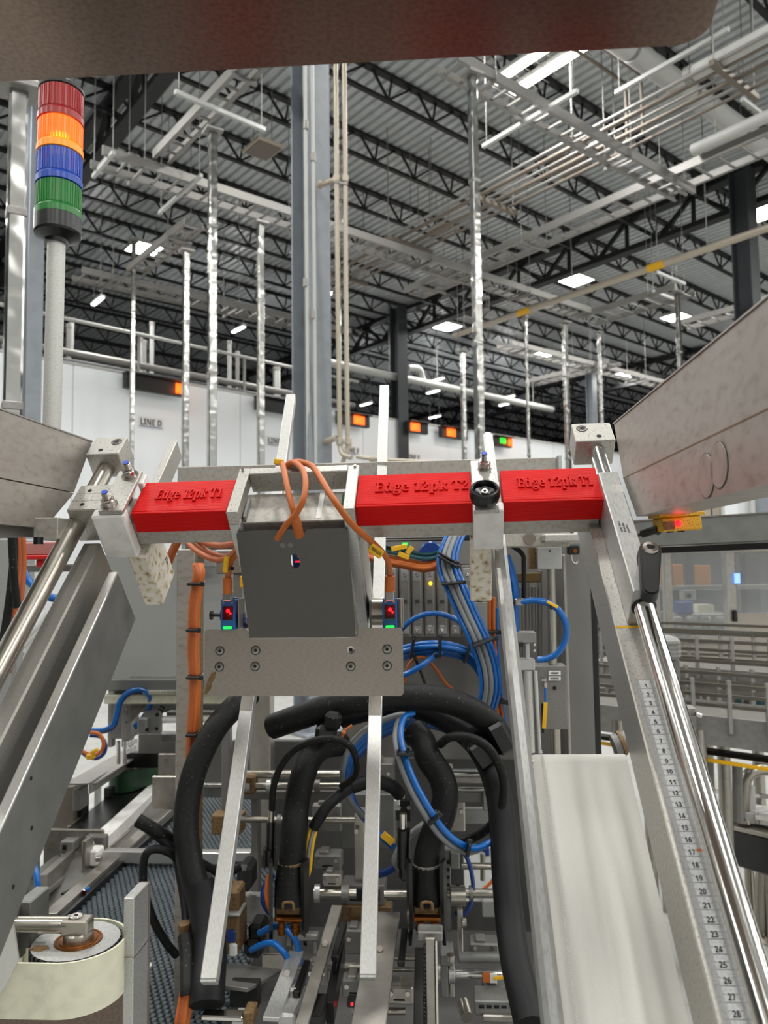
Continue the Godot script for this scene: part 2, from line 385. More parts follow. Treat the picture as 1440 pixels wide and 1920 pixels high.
# ------------------------------------------------------------------ the hall
func hall():
	var m := MB.new()
	struct(rbox(self, "floor", M.floor_concrete, -16, 46, -1.87, -1.62, -14, 34))
	struct(rbox(self, "wall_front", M.wall_far, -16, 46, -1.62, 8.2, 33.8, 34.1))
	struct(rbox(self, "wall_back", M.wall_panel, -16, 46, -1.62, 8.2, -14.3, -14.0))
	struct(rbox(self, "wall_left", M.wall_far, -16.3, -16, -1.62, 8.2, -14.3, 34.1))
	struct(rbox(self, "wall_right", M.wall_far, 46, 46.3, -1.62, 8.2, -14.3, 34.1))
	# roof: falls slightly along the joists
	var c := Node3D.new(); c.name = "ceiling"; add_child(c); struct(c)
	c.transform = Transform3D(RB * Basis(Vector3(0, 0, 1), -0.0222), R(8, 7.0, 0))
	var x := -24.2
	while x < 38.3:     # ribbed deck: top flats, webs and valleys
		for q in [[0.0, 0.0, 0.085, 0.0], [0.085, 0.0, 0.1, 0.045], [0.1, 0.045, 0.145, 0.045], [0.145, 0.045, 0.16, 0.0]]:
			m.quad(Vector3(x + q[0], q[1], 14.3), Vector3(x + q[0], q[1], -34.1), Vector3(x + q[2], q[3], -34.1), Vector3(x + q[2], q[3], 14.3))
		x += 0.16
	put(c, "deck", m.mesh(), M.deck, c.global_transform)
	put(c, "roof_slab", boxm(Vector3(63, 0.2, 49)), M.deck, c.global_transform * Transform3D(Basis(), Vector3(7, 0.16, -10)))
	# open-web joists
	var jm := joist_mesh()
	for k in range(-9, 18):
		var j := Node3D.new(); j.name = "joist"; c.add_child(j, true); j.position = Vector3(0, 0, -(8.1 + 1.4 * k))
		put(j, "top_chord", boxm(Vector3(62, 0.05, 0.11)), M.joist_paint, j.global_transform * Transform3D(Basis(), Vector3(7, -0.025, 0)))
		put(j, "bottom_chord", boxm(Vector3(62, 0.045, 0.07)), M.joist_paint, j.global_transform * Transform3D(Basis(), Vector3(7, -0.40, 0)))
		put(j, "web", jm, M.joist_paint, j.global_transform)
	# joist girders, crosswise
	for ga in [-5.5, 3.85, 13.1, 22.4, 31.7]:
		var gd := Node3D.new(); gd.name = "girder"; c.add_child(gd, true); gd.position = Vector3(ga - 8.0, 0, 0)
		put(gd, "top_chord", boxm(Vector3(0.22, 0.10, 48)), M.joist_paint, gd.global_transform * Transform3D(Basis(), Vector3(0, -0.12, -10)))
		put(gd, "bottom_chord", boxm(Vector3(0.20, 0.10, 48)), M.joist_paint, gd.global_transform * Transform3D(Basis(), Vector3(0, -0.75, -10)))
		var w := MB.new()
		var z := -33.6
		while z < 13.0:
			w.bar(Vector3(0, -0.15, z), Vector3(0, -0.73, z), 0.06, 0.06)
			w.bar(Vector3(0, -0.15, z), Vector3(0, -0.73, z + 0.7), 0.07, 0.07)
			w.bar(Vector3(0, -0.15, z + 1.4), Vector3(0, -0.73, z + 0.7), 0.07, 0.07)
			z += 1.4
		put(gd, "web", w.mesh(), M.joist_paint, gd.global_transform)

func joist_mesh() -> ArrayMesh:
	var w := MB.new(); var x := -23.6
	while x < 37.6:
		w.bar(Vector3(x, -0.38, 0), Vector3(x - 0.30, -0.04, 0), 0.03, 0.03)
		w.bar(Vector3(x, -0.38, 0), Vector3(x + 0.43, -0.04, 0), 0.03, 0.03)
		w.bar(Vector3(x, -0.38, 0), Vector3(x + 0.06, -0.04, 0), 0.025, 0.025)
		x += 0.86
	return w.mesh()

func high_bay(a: float, b: float, h: float, label: String, sx := 0.60, sy := 0.60, hung := false, e := 6.0):
	var o := thing("high_bay_light", label, "light", R(a, h, b), "high bay lights under the roof" if not label.begins_with("!") else "")
	o.transform.basis = RB
	put(o, "housing", boxm(Vector3(sx, 0.07, sy), 0.01), M.strut_white, Transform3D(RB, R(a, h + 0.035, b)))
	put(o, "diffuser", boxm(Vector3(sx - 0.05, 0.012, sy - 0.05), 0.003), M.lamp, Transform3D(RB, R(a, h - 0.004, b)))
	for s in [-1.0, 1.0]:
		rod(o, "hanger", M.galvanised, R(a + s * sx * 0.4, h + 0.06, b), R(a + s * sx * 0.4, 6.98 - 0.0222 * (a + s * sx * 0.4 - 8.0), b), 0.006, 6)
	var l := AreaLight3D.new(); l.name = "light"; l.area_size = Vector2(sx - 0.05, sy - 0.05); l.light_energy = e; l.light_color = Color(1, 1, 0.985)
	l.shadow_enabled = true
	if "area_range" in l: l.area_range = 60.0
	o.add_child(l); l.transform = Transform3D(Basis(Vector3.RIGHT, -PI / 2), Vector3(0, -0.03, 0))

func high_bays():
	var seen := {"0,2": "bright panel light left of the light grey column, above the small cable tray", "2,1": "bright square panel light at centre right, just above the yellow-banded pipe", "2,2": "square panel light just left of the tallest shiny cable drop, over the ladder tray", "3,2": "square panel light right of the tallest shiny drop, second from its row's far end", "4,2": "farthest square panel light of the row, low over the steel cover plate", "2,0": "bright panel light half cut off by the right edge beside the dark column"}
	for i in range(-3, 5):
		for j in range(-5, 3):
			var a := 5.67 + 4.13 * i; var b := 14.4 + 4.15 * (j - 2)
			var key := "%d,%d" % [i, j]
			var lab := "square panel light of the roof grid, outside the picture"
			if seen.has(key): lab = seen[key]
			if (i == 1 and j == 0) or (i < 2 and i >= 0 and j == 1): continue
			high_bay(a, b, 6.3 - (0.0 if i < 3 else 0.02), lab)
	# the pair of tubes behind the first ladder tray
	var o := thing("strip_light_pair", "pair of lit strip lights behind the wire guard right above the big ladder tray", "light", R(7.3, 6.2, 5.85))
	for s in [-1.0, 1.0]:
		put(o, "housing", boxm(Vector3(0.16, 0.06, 1.2), 0.01), M.strut_white, Transform3D(RB, R(7.3 + s * 0.17, 6.23, 5.85)))
		put(o, "tube_lamp", boxm(Vector3(0.13, 0.03, 1.15), 0.01), M.lamp, Transform3D(RB, R(7.3 + s * 0.17, 6.185, 5.85)))
		rod(o, "hanger", M.galvanised, R(7.3 + s * 0.17, 6.25, 5.85), R(7.3 + s * 0.17, 7.0, 5.85), 0.006, 6)
	for k in 8:
		bar(o, "guard_wire", M.galvanised, R(6.98, 6.14, 5.28 + k * 0.165), R(7.62, 6.14, 5.28 + k * 0.165), 0.008, 0.008)
	var l := AreaLight3D.new(); l.name = "light"; l.area_size = Vector2(0.5, 1.15); l.light_energy = 6.0; l.shadow_enabled = true
	o.add_child(l); l.transform = Transform3D(RB * Basis(Vector3.RIGHT, -PI / 2), Vector3(0, -0.08, 0))

# where the line of sight meets the front of the white partition wall
func wallp(px: float, py: float, off := 0.07) -> Vector3:
	var r := CB * Vector3((px - 720.0) / FPX, -(py - 960.0) / FPX, -1.0)
	var best := Vector3()
	for seg in [[R(-2.8, 0, 13.27), R(11.2, 0, 14.63)], [R(11.2, 0, 14.63), R(33.6, 0, 15.19)]]:
		var d: Vector3 = seg[1] - seg[0]; var nn := Vector3(d.z, 0, -d.x).normalized()
		if nn.dot(EYE - seg[0]) < 0.0: nn = -nn
		var t: float = nn.dot(seg[0] + nn * off - EYE) / nn.dot(r)
		var p := EYE + r * t
		var u: float = (p - seg[0]).dot(d) / d.length_squared()
		if best == Vector3() or (u >= 0.0 and u <= 1.0): best = p
	return best

# ------------------------------------------------------------------ overhead services
func ladder_tray(label: String, along_a: bool, s0: float, s1: float, across: float, h: float, width: float, step := 0.23, m: Material = M.galvanised, hang := true):
	var q := func(s: float, o: float, dh: float) -> Vector3: return R(s, h + dh, across + o) if along_a else R(across + o, h + dh, s)
	var t := thing("cable_tray", label, "cable tray", q.call((s0 + s1) / 2, 0.0, 0.0), "galvanised ladder cable trays under the roof")
	for sg in [-1.0, 1.0]:
		bar(t, "side_rail", m, q.call(s0, sg * width / 2, 0.0), q.call(s1, sg * width / 2, 0.0), 0.02, 0.11)
		bar(t, "rail_flange", m, q.call(s0, sg * (width / 2 - 0.015), -0.05), q.call(s1, sg * (width / 2 - 0.015), -0.05), 0.045, 0.008)
	var s := s0 + 0.08
	while s < s1:
		bar(t, "rung", m, q.call(s, -width / 2, -0.03), q.call(s, width / 2, -0.03), 0.028, 0.022)
		s += step
	if hang:
		s = s0 + 0.5
		while s < s1:
			for sg in [-1.0, 1.0]:
				rod(t, "hanger", m, q.call(s, sg * width * 0.62, -0.08), q.call(s, sg * width * 0.62, 7.0 - h), 0.006, 6)
			bar(t, "cross_strut", m, q.call(s, -width * 0.68, -0.08), q.call(s, width * 0.68, -0.08), 0.035, 0.035)
			s += 2.4

func strut_bar(label: String, a0: float, b0: float, a1: float, b1: float, h: float, roof := 7.0):
	var t := thing("hanging_strut", label, "strut", R((a0 + a1) / 2, h, (b0 + b1) / 2), "white hanging strut bars")
	bar(t, "channel", M.strut_white, R(a0, h, b0), R(a1, h, b1), 0.045, 0.045)
	for k in [0.04, 0.96]:
		rod(t, "threaded_rod", M.galvanised, R(lerpf(a0, a1, k), h, lerpf(b0, b1, k)), R(lerpf(a0, a1, k), roof, lerpf(b0, b1, k)), 0.006, 6)

func overhead():
	ladder_tray("wide ladder tray at upper right running down from the tall shiny cable drop", true, 5.15, 9.6, 5.25, 5.0, 0.30)
	ladder_tray("long ladder tray crossing behind the light grey column at mid height", true, 3.0, 12.6, 9.15, 5.0, 0.42)
	ladder_tray("short ladder tray climbing above the stack light towards the top plate", false, 6.3, 8.9, 3.72, 5.13, 0.22)
	ladder_tray("broad ladder tray running up to the top right corner above the long pipe", false, 2.4, 10.6, 9.4, 5.13, 0.50, 0.3)
	ladder_tray("ladder tray low on the left behind the shiny cable drops", true, 4.0, 9.6, 13.1, 5.0, 0.5, 0.3)
	ladder_tray("small ladder tray below the lit panel light on the left", false, 10.4, 12.7, 4.85, 5.13, 0.30)
	ladder_tray("wide ladder tray end over the steel cover plate with a shiny drop", false, 7.2, 9.4, 13.05, 5.0, 0.7, 0.3)
	ladder_tray("far ladder tray beside the dark column at the right", false, 6.4, 8.4, 15.0, 5.0, 0.5, 0.3)
	ladder_tray("far cream ladder tray at centre right below the row of panel lights", false, 11.0, 13.6, 16.4, 5.0, 0.5, 0.3)
	ladder_tray("far ladder tray crossing towards the right behind the row of lights", true, 13.0, 19.5, 11.6, 5.0, 0.45, 0.3)
	# conduit rack at the upper right
	var rk := thing("conduit_rack", "rack of parallel galvanised conduits on struts at the upper right", "conduits", R(8.2, 5.2, 5.6))
	for k in 6:
		rod(rk, "conduit", M.galvanised_rust if k % 2 else M.galvanised, R(7.62 + k * 0.15, 5.24, 1.6), R(7.62 + k * 0.15, 5.24, 11.8), [0.022, 0.03, 0.018, 0.03, 0.022, 0.02][k], 10)
	for b in [3.75, 5.55, 7.3, 9.1, 10.9]:
		bar(rk, "strut", M.galvanised_rust, R(7.5, 5.18, b), R(8.5, 5.18, b), 0.06, 0.06)
		for a in [7.55, 8.45]: rod(rk, "hanger", M.galvanised, R(a, 5.15, b), R(a, 7.0, b), 0.008, 6)
	rod(rk, "drop_conduit", M.strut_white, R(7.62, 5.24, 7.3), R(7.62, 6.6, 7.3), 0.05, 10)
	var du := thing("insulated_pipe", "fat white insulated pipe in jointed sections at the upper right", "pipe", R(9, 6.0, 4.8))
	for k in 5:
		rod(du, "section", M.pipe_white, R(6.4 + k * 1.35, 6.0, 4.82), R(7.68 + k * 1.35, 6.0, 4.82), 0.135, 20)
		rod(du, "clamp_band", M.galvanised, R(7.68 + k * 1.35, 6.0, 4.82), R(7.75 + k * 1.35, 6.0, 4.82), 0.115, 20)
		rod(du, "hanger", M.galvanised, R(7.71 + k * 1.35, 6.1, 4.82), R(7.71 + k * 1.35, 7.0, 4.82), 0.008, 6)
	var p1 := thing("white_pipe", "white pipe with a rounded end at the top right corner", "pipe", R(7.7, 5.3, 3))
	rod(p1, "pipe", M.pipe_white, R(7.70, 5.3, 4.05), R(7.70, 5.3, 1.2), 0.085, 16); rod(p1, "flange", M.galvanised, R(7.70, 5.3, 4.05), R(7.70, 5.3, 4.13), 0.10, 16)
	for b in [3.4, 2.2]: rod(p1, "hanger", M.galvanised, R(7.70, 5.3, b), R(7.70, 7.0, b), 0.008, 6)
	var p2 := thing("white_pipe", "long white pipe lying along the broad ladder tray at the right", "pipe", R(9.0, 5.25, 4))
	rod(p2, "pipe", M.pipe_white, R(9.02, 5.22, 4.8), R(9.02, 5.22, 1.6), 0.075, 16)
	for b in [4.5, 3.4, 2.2]: rod(p2, "hanger", M.galvanised, R(9.02, 5.2, b), R(9.02, 7.0, b), 0.008, 6)
	var yp := thing("banded_pipe", "cream pipe with yellow bands crossing under the right girder", "pipe", R(11.6, 5.0, 8))
	rod(yp, "pipe", M.conduit, R(11.02, 4.75, 11.2), R(11.02, 4.75, 4.3), 0.057, 12)
	for b in [9.45, 6.7]: rod(yp, "yellow_band", M.tag_yellow, R(11.02, 4.75, b), R(11.02, 4.75, b - 0.29), 0.063, 12)
	for b in [10.9, 8.2, 5.7]: rod(yp, "hanger", M.galvanised, R(11.02, 4.75, b), R(11.02, 6.93, b), 0.008, 6)
	var cp := thing("conduit_pair", "two thin grey conduits bending down into the conduit rack at upper right", "conduits", R(8, 5.6, 5))
	for k in 2:
		tube(cp, "conduit", M.galvanised_rust, [R(5.6, 6.0, 5.0 + k * 0.22), R(8.0, 6.0, 5.0 + k * 0.22), R(8.18, 5.95, 5.0 + k * 0.22), R(8.22, 5.8, 5.0 + k * 0.22), R(8.22, 5.24, 5.0 + k * 0.22)], 0.022, 8)
	strut_bar("white strut bar hanging under the wide ladder tray at upper right", 6.4, 5.96, 6.4, 4.62, 4.88)
	strut_bar("white strut bar above the conduit pair at the upper right", 7.6, 4.96, 7.6, 3.6, 5.5)
	strut_bar("white strut bar across the short climbing tray above the left column gap", 3.2, 7.33, 4.3, 7.37, 4.98)
	strut_bar("small white strut bar at the left end of the long ladder tray", 3.08, 9.5, 3.08, 8.78, 4.92)
	strut_bar("thin white strut bar below the long ladder tray, left of the second shiny drop", 4.13, 9.94, 4.13, 8.64, 4.92)
	strut_bar("thin white strut bar below the long ladder tray next to the light grey column", 6.3, 10.0, 6.3, 8.6, 4.92)
	strut_bar("white strut bar at centre right under the banded pipe, upper of two", 11.2, 10.4, 12.2, 10.45, 4.5, 6.9)
	strut_bar("white strut bar at centre right under the banded pipe, lower of two", 10.9, 11.0, 11.9, 11.05, 4.4, 6.9)
	strut_bar("short white strut bar at the right below the second yellow band", 11.6, 6.9, 12.5, 6.9, 4.9, 6.9)
	strut_bar("short white strut bar beside the dark right column", 12.6, 7.6, 13.5, 7.6, 5.0, 6.9)
	strut_bar("white strut bar crossing the broad ladder tray near the top right corner", 8.9, 4.1, 10.6, 4.1, 5.5, 6.9)
	# a white ceiling panel
	var pn2 := thing("ceiling_panel", "square cream panel light, unlit, above the ladder tray right of the ivory conduits", "panel light", R(9.6, 6.0, 10.0))
	put(pn2, "frame", boxm(Vector3(0.42, 0.05, 0.48), 0.006), M.conduit, Transform3D(RB, R(9.6, 6.2, 10.0)))
	put(pn2, "panel", boxm(Vector3(0.36, 0.02, 0.42), 0.003), M.galvanised_rust, Transform3D(RB, R(9.6, 6.172, 10.0)))
	for s in [-1.0, 1.0]: rod(pn2, "hanger", M.galvanised, R(9.6 + s * 0.15, 6.2, 10.0), R(9.6 + s * 0.15, 7.0, 10.0), 0.006, 6)
	var pn := thing("ceiling_panel", "square cream panel light, unlit, under the joists left of the grey column", "panel light", R(5.4, 6.0, 9.31))
	put(pn, "frame", boxm(Vector3(0.42, 0.05, 0.48), 0.006), M.conduit, Transform3D(RB, R(5.4, 6.0, 9.31)))
	put(pn, "panel", boxm(Vector3(0.36, 0.02, 0.42), 0.003), M.galvanised_rust, Transform3D(RB, R(5.4, 5.972, 9.31)))
	for s in [-1.0, 1.0]: rod(pn, "hanger", M.galvanised, R(5.4 + s * 0.15, 6.0, 9.31), R(5.4 + s * 0.15, 7.0, 9.31), 0.006, 6)
	var ds := thing("ceiling_disc", "round grey cover behind the conduit rack at the upper right", "cover", R(9.3, 6.0, 7))
	put(ds, "disc", cylm(0.32, 0.08, 28, 0.02), M.galvanised_rust, Transform3D(Basis(), R(9.3, 6.0, 6.9))); rod(ds, "stem", M.galvanised, R(9.3, 6.0, 6.9), R(9.3, 6.95, 6.9), 0.015, 8)
	# small far lamps, low over the white wall
	var far := [[183, 565, 16.5, "first lit strip lamp from the left, above the white wall"], [447, 618, 19, "lit strip lamp between two shiny cable drops above the wall signs"], [686, 758, 26, "lit strip lamp above the second orange wall display"], [812, 735, 25, "lit strip lamp just right of the dark middle column"], [820, 712, 24, "dim strip lamp above the long white sprinkler pipe"], [952, 745, 26, "lit strip lamp left of the small far column"], [948, 758, 27, "lit strip lamp under the sprinkler pipe, lowest of its row"], [815, 782, 28, "lit strip lamp above the third orange wall display"]]
	for f in far:
		var p := P(f[0], f[1], f[2]); var t := thing("strip_lamp", f[3], "light", p, "far strip lamps over the wall")
		put(t, "housing", boxm(Vector3(0.12, 0.06, 0.62), 0.01), M.strut_white, Transform3D(RB, p + Vector3(0, 0.035, 0)))
		put(t, "tube_lamp", boxm(Vector3(0.09, 0.035, 0.58), 0.01), M.lamp_far, Transform3D(RB, p))
		var d := RB.z * 0.25
		rod(t, "hanger", M.galvanised, p + d, Vector3(p.x + d.x, EYE.y + 6.6, p.z + d.z), 0.008, 6); rod(t, "hanger", M.galvanised, p - d, Vector3(p.x - d.x, EYE.y + 6.6, p.z - d.z), 0.008, 6)
		var l := OmniLight3D.new(); l.name = "light"; l.light_energy = 0.6; l.light_size = 0.1; l.omni_range = 60; l.omni_attenuation = 2.0; l.shadow_enabled = true
		t.add_child(l); l.position = Vector3(0, -0.1, 0)

# ------------------------------------------------------------------ white partition wall with its displays
func far_wall():
	var a0 := R(-2.8, 0, 13.27); var a1 := R(11.2, 0, 14.63); var a2 := R(33.6, 0, 15.19)
	var top := 3.64
	var w := Node3D.new(); w.name = "wall_partition"; add_child(w); struct(w); w.position = Vector3(a0.x, 0, a0.z)
	for seg in [[a0, a1, 4], [a1, a2, 6]]:
		for k in seg[2]:
			var p: Vector3 = seg[0].lerp(seg[1], float(k) / seg[2]); var q: Vector3 = seg[0].lerp(seg[1], float(k + 1) / seg[2])
			p.y = (EYE.y + top) / 2; q.y = p.y
			var gap := (q - p).normalized() * 0.006
			bar(w, "panel", M.wall_panel, p + gap, q - gap, 0.12, EYE.y + top, 0.006)
			var up := Vector3(0, (EYE.y + top) / 2 + 0.02, 0)
			bar(w, "cap_trim", M.pipe_white, p + up, q + up, 0.16, 0.05, 0.005)
	# dark service gap above the wall: pipes and a cable run along its top
	for k in 3:
		var o := thing("wall_top_pipe", ["thick grey pipe along the top of the white partition wall", "thin pipe above the thick pipe on the white partition wall", "thin dark pipe on the rear of the white partition wall"][k], "pipe", a0)
		var off: Vector3 = RB.z * [-0.3, -0.1, -0.55][k]; var hh: Vector3 = Vector3(0, [3.95, 4.5, 3.85][k], 0)
		rod(o, "pipe", [M.galvanised, M.pipe_white, M.column_dark][k], R(0, 0, 13.55) + hh + off, R(11.2, 0, 14.63) + hh + off, [0.07, 0.035, 0.06][k], 10)
		for j in 5: rod(o, "post", M.galvanised, R(0.7 + 2.4 * j, 3.64, 13.62 + 0.231 * j) + off, R(0.7 + 2.4 * j, hh.y, 13.62 + 0.231 * j) + off, 0.03, 8)
	var sp := thing("sprinkler_pipe", "bright white pipe running along above the wall right of the dark column", "pipe", P(840, 735, 15))
	rod(sp, "pipe", M.pipe_white, P(615, 680, 18.0), P(1035, 768, 24.5), 0.10, 12)
	tube(sp, "offset_bend", M.pipe_white, [P(765, 690, 20), P(785, 692, 20.2), P(790, 705, 20.3), P(796, 717, 20.4), P(812, 720, 20.6)], 0.09, 10)
	for k in 5: rod(sp, "hanger", M.galvanised, P(640 + 90 * k, 685 + 19 * k, 18.4 + 1.5 * k), P(640 + 90 * k, 685 + 19 * k, 18.4 + 1.5 * k) + Vector3(0, 2.6, 0), 0.012, 6)
	# upright service pipes on the wall
	var ups := [[128, 655, 610], [133, 640, 600], [262, 690, 635], [270, 690, 640], [284, 690, 605], [430, 720, 640], [445, 735, 660], [516, 740, 690], [522, 740, 690]]
	for k in ups.size():
		var u: Array = ups[k]
		var o := thing("service_pipe", "upright pipe standing on the partition wall, number %d from the left" % (k + 1), "pipe", P(u[0], u[1], 14.7 + k * 0.45), "upright pipes on the partition wall")
		o.set_meta("label", ["upright white pipe on the partition wall just right of the stack light pole", "upright pipe close behind the stack light pole, on the partition wall", "tall upright pipe on the partition wall left of the largest black display", "upright pipe above the left end of the largest black display", "upright pipe above the largest black display, right of the thin far drop", "upright pipe on the wall between two shiny drops, left of the pair", "upright pipe on the wall between two shiny drops, right of the pair", "upright pipe on the wall above the half hidden display, left of the pair", "upright pipe on the wall above the half hidden display, right of the pair"][k])
		var b := P(u[0], u[1] + 25, 14.9 + k * 0.45); rod(o, "pipe", M.pipe_white if k % 3 else M.galvanised, b, Vector3(b.x, P(u[0], u[2], 14.9 + k * 0.45).y, b.z), 0.05, 10)
		put(o, "cap", cylm(0.06, 0.08, 10), M.galvanised, Transform3D(Basis(), Vector3(b.x, P(u[0], u[2], 14.9 + k * 0.45).y, b.z)))
	# displays: black housings with a lit field
	var sg := [[238, 703, 340, 742, 16.0, 324, 340, "sign_orange", "largest black wall display at the left with a narrow orange field"], [478, 746, 560, 778, 18.4, 0, 0, "", "dark wall display half hidden by the light grey column"], [628, 775, 695, 800, 19.3, 659, 683, "sign_orange", "black wall display with an orange field just right of the light grey column"], [760, 790, 803, 815, 20.8, 764, 784, "sign_orange", "black wall display with an orange field between the dark column and the shiny drop"], [820, 800, 880, 826, 21.4, 831, 851, "sign_orange", "black wall display with an orange field right behind the tall shiny drop"], [918, 817, 962, 840, 22.8, 952, 962, "sign_orange", "black wall display with green and orange fields right of the tall shiny drop"]]
	for s in sg:
		var c := wallp((s[0] + s[2]) / 2.0, (s[1] + s[3]) / 2.0, 0.28); s[4] = (CB.transposed() * (c - EYE)).z * -1.0; var wd: float = (s[2] - s[0]) / FPX * s[4] / 0.86; var ht: float = 0.28
		var f := Transform3D(RB * Basis(Vector3.UP, 0.097 if s[0] < 650 else 0.025), c); var t := thing("wall_display", s[8], "display", c, "black displays on the partition wall")
		put(t, "housing", boxm(Vector3(wd, ht, 0.14), 0.01), M.sign_black, f)
		put(t, "visor", boxm(Vector3(wd + 0.02, 0.03, 0.24), 0.006), M.sign_black, f * Transform3D(Basis(), Vector3(0, ht / 2, 0.05)))
		put(t, "bracket", boxm(Vector3(0.1, 0.12, 0.3), 0.005), M.column_dark, f * Transform3D(Basis(), Vector3(0, -0.02, -0.2)))
		if s[7]:
			var u: float = ((s[5] + s[6]) / 2.0 - (s[0] + s[2]) / 2.0) / FPX * s[4] / 0.86
			put(t, "lit_field", boxm(Vector3((s[6] - s[5]) / FPX * s[4] / 0.86, 0.20, 0.012), 0.004), M[s[7]], f * Transform3D(Basis(), Vector3(u, 0, 0.074)))
			if s[0] == 918: put(t, "green_field", boxm(Vector3(0.24, 0.15, 0.012), 0.004), M.sign_green, f * Transform3D(Basis(), Vector3(u - 0.31, 0.02, 0.074)))
			var l := OmniLight3D.new(); l.name = "light"; l.light_color = Color(1, 0.45, 0.1); l.light_energy = 0.05; l.light_size = 0.08; l.omni_range = 60; l.omni_attenuation = 2.0; l.shadow_enabled = true
			t.add_child(l); l.transform = t.global_transform.affine_inverse() * f * Transform3D(Basis(), Vector3(u, 0, 0.16))
	# line letters
	for s in [[283, 793, 15.2, "LINE D", "white sign reading LINE D on the partition wall at left"], [518, 828, 18.3, "LINE E", "white sign reading LINE E left of the light grey column"], [660, 845, 19.4, "LINE F", "white sign low on the wall behind the ivory conduit bend"], [775, 858, 20.9, "LINE E", "white sign on the wall just above the red cap left of the knob"]]:
		var c := wallp(s[0], s[1], 0.075); var f := Transform3D(RB * Basis(Vector3.UP, 0.097 if s[0] < 670 else 0.025), c)
		var t := thing("line_sign", s[4], "sign", c, "line signs on the partition wall")
		put(t, "board", boxm(Vector3(0.50, 0.21, 0.012), 0.002), M.paper, f)
		put(t, "underline", boxm(Vector3(0.46, 0.018, 0.004)), M.hose_navy, f * Transform3D(Basis(), Vector3(0, -0.078, 0.008)))
		text(t, "lettering", s[3], M.ink, f * Transform3D(Basis(), Vector3(0, 0.01, 0.008)), 0.43, 0.12, 0.004, "Droid Sans", 700)

# ------------------------------------------------------------------ shiny cable drops and columns
func drop(label: String, x0: float, y0: float, x1: float, y1: float, d: float, w: float, foot := -0.6):
	var a := P(x0, y0, d); var b := P(x1, y1, d)
	a.x = b.x; a.z = b.z
	b.y = EYE.y + foot
	var t := thing("cable_drop", label, "wireway", b, "shiny square cable drops from the trays")
	var rot := Basis(Vector3.UP, 0.62)
	put(t, "wireway", boxm(Vector3(w, a.y - b.y, w), 0.008), M.wireway, Transform3D(rot, (a + b) / 2))
	put(t, "top_plate", boxm(Vector3(w * 2.2, 0.03, w * 2.2), 0.004), M.galvanised, Transform3D(rot, a))
	for k in 3: put(t, "clamp_band", boxm(Vector3(w + 0.006, 0.03, w + 0.006), 0.003), M.galvanised, Transform3D(rot, a.lerp(b, 0.2 + 0.3 * k)))
	put(t, "foot_plate", boxm(Vector3(w * 1.8, 0.02, w * 1.8), 0.003), M.galvanised, Transform3D(rot, b))

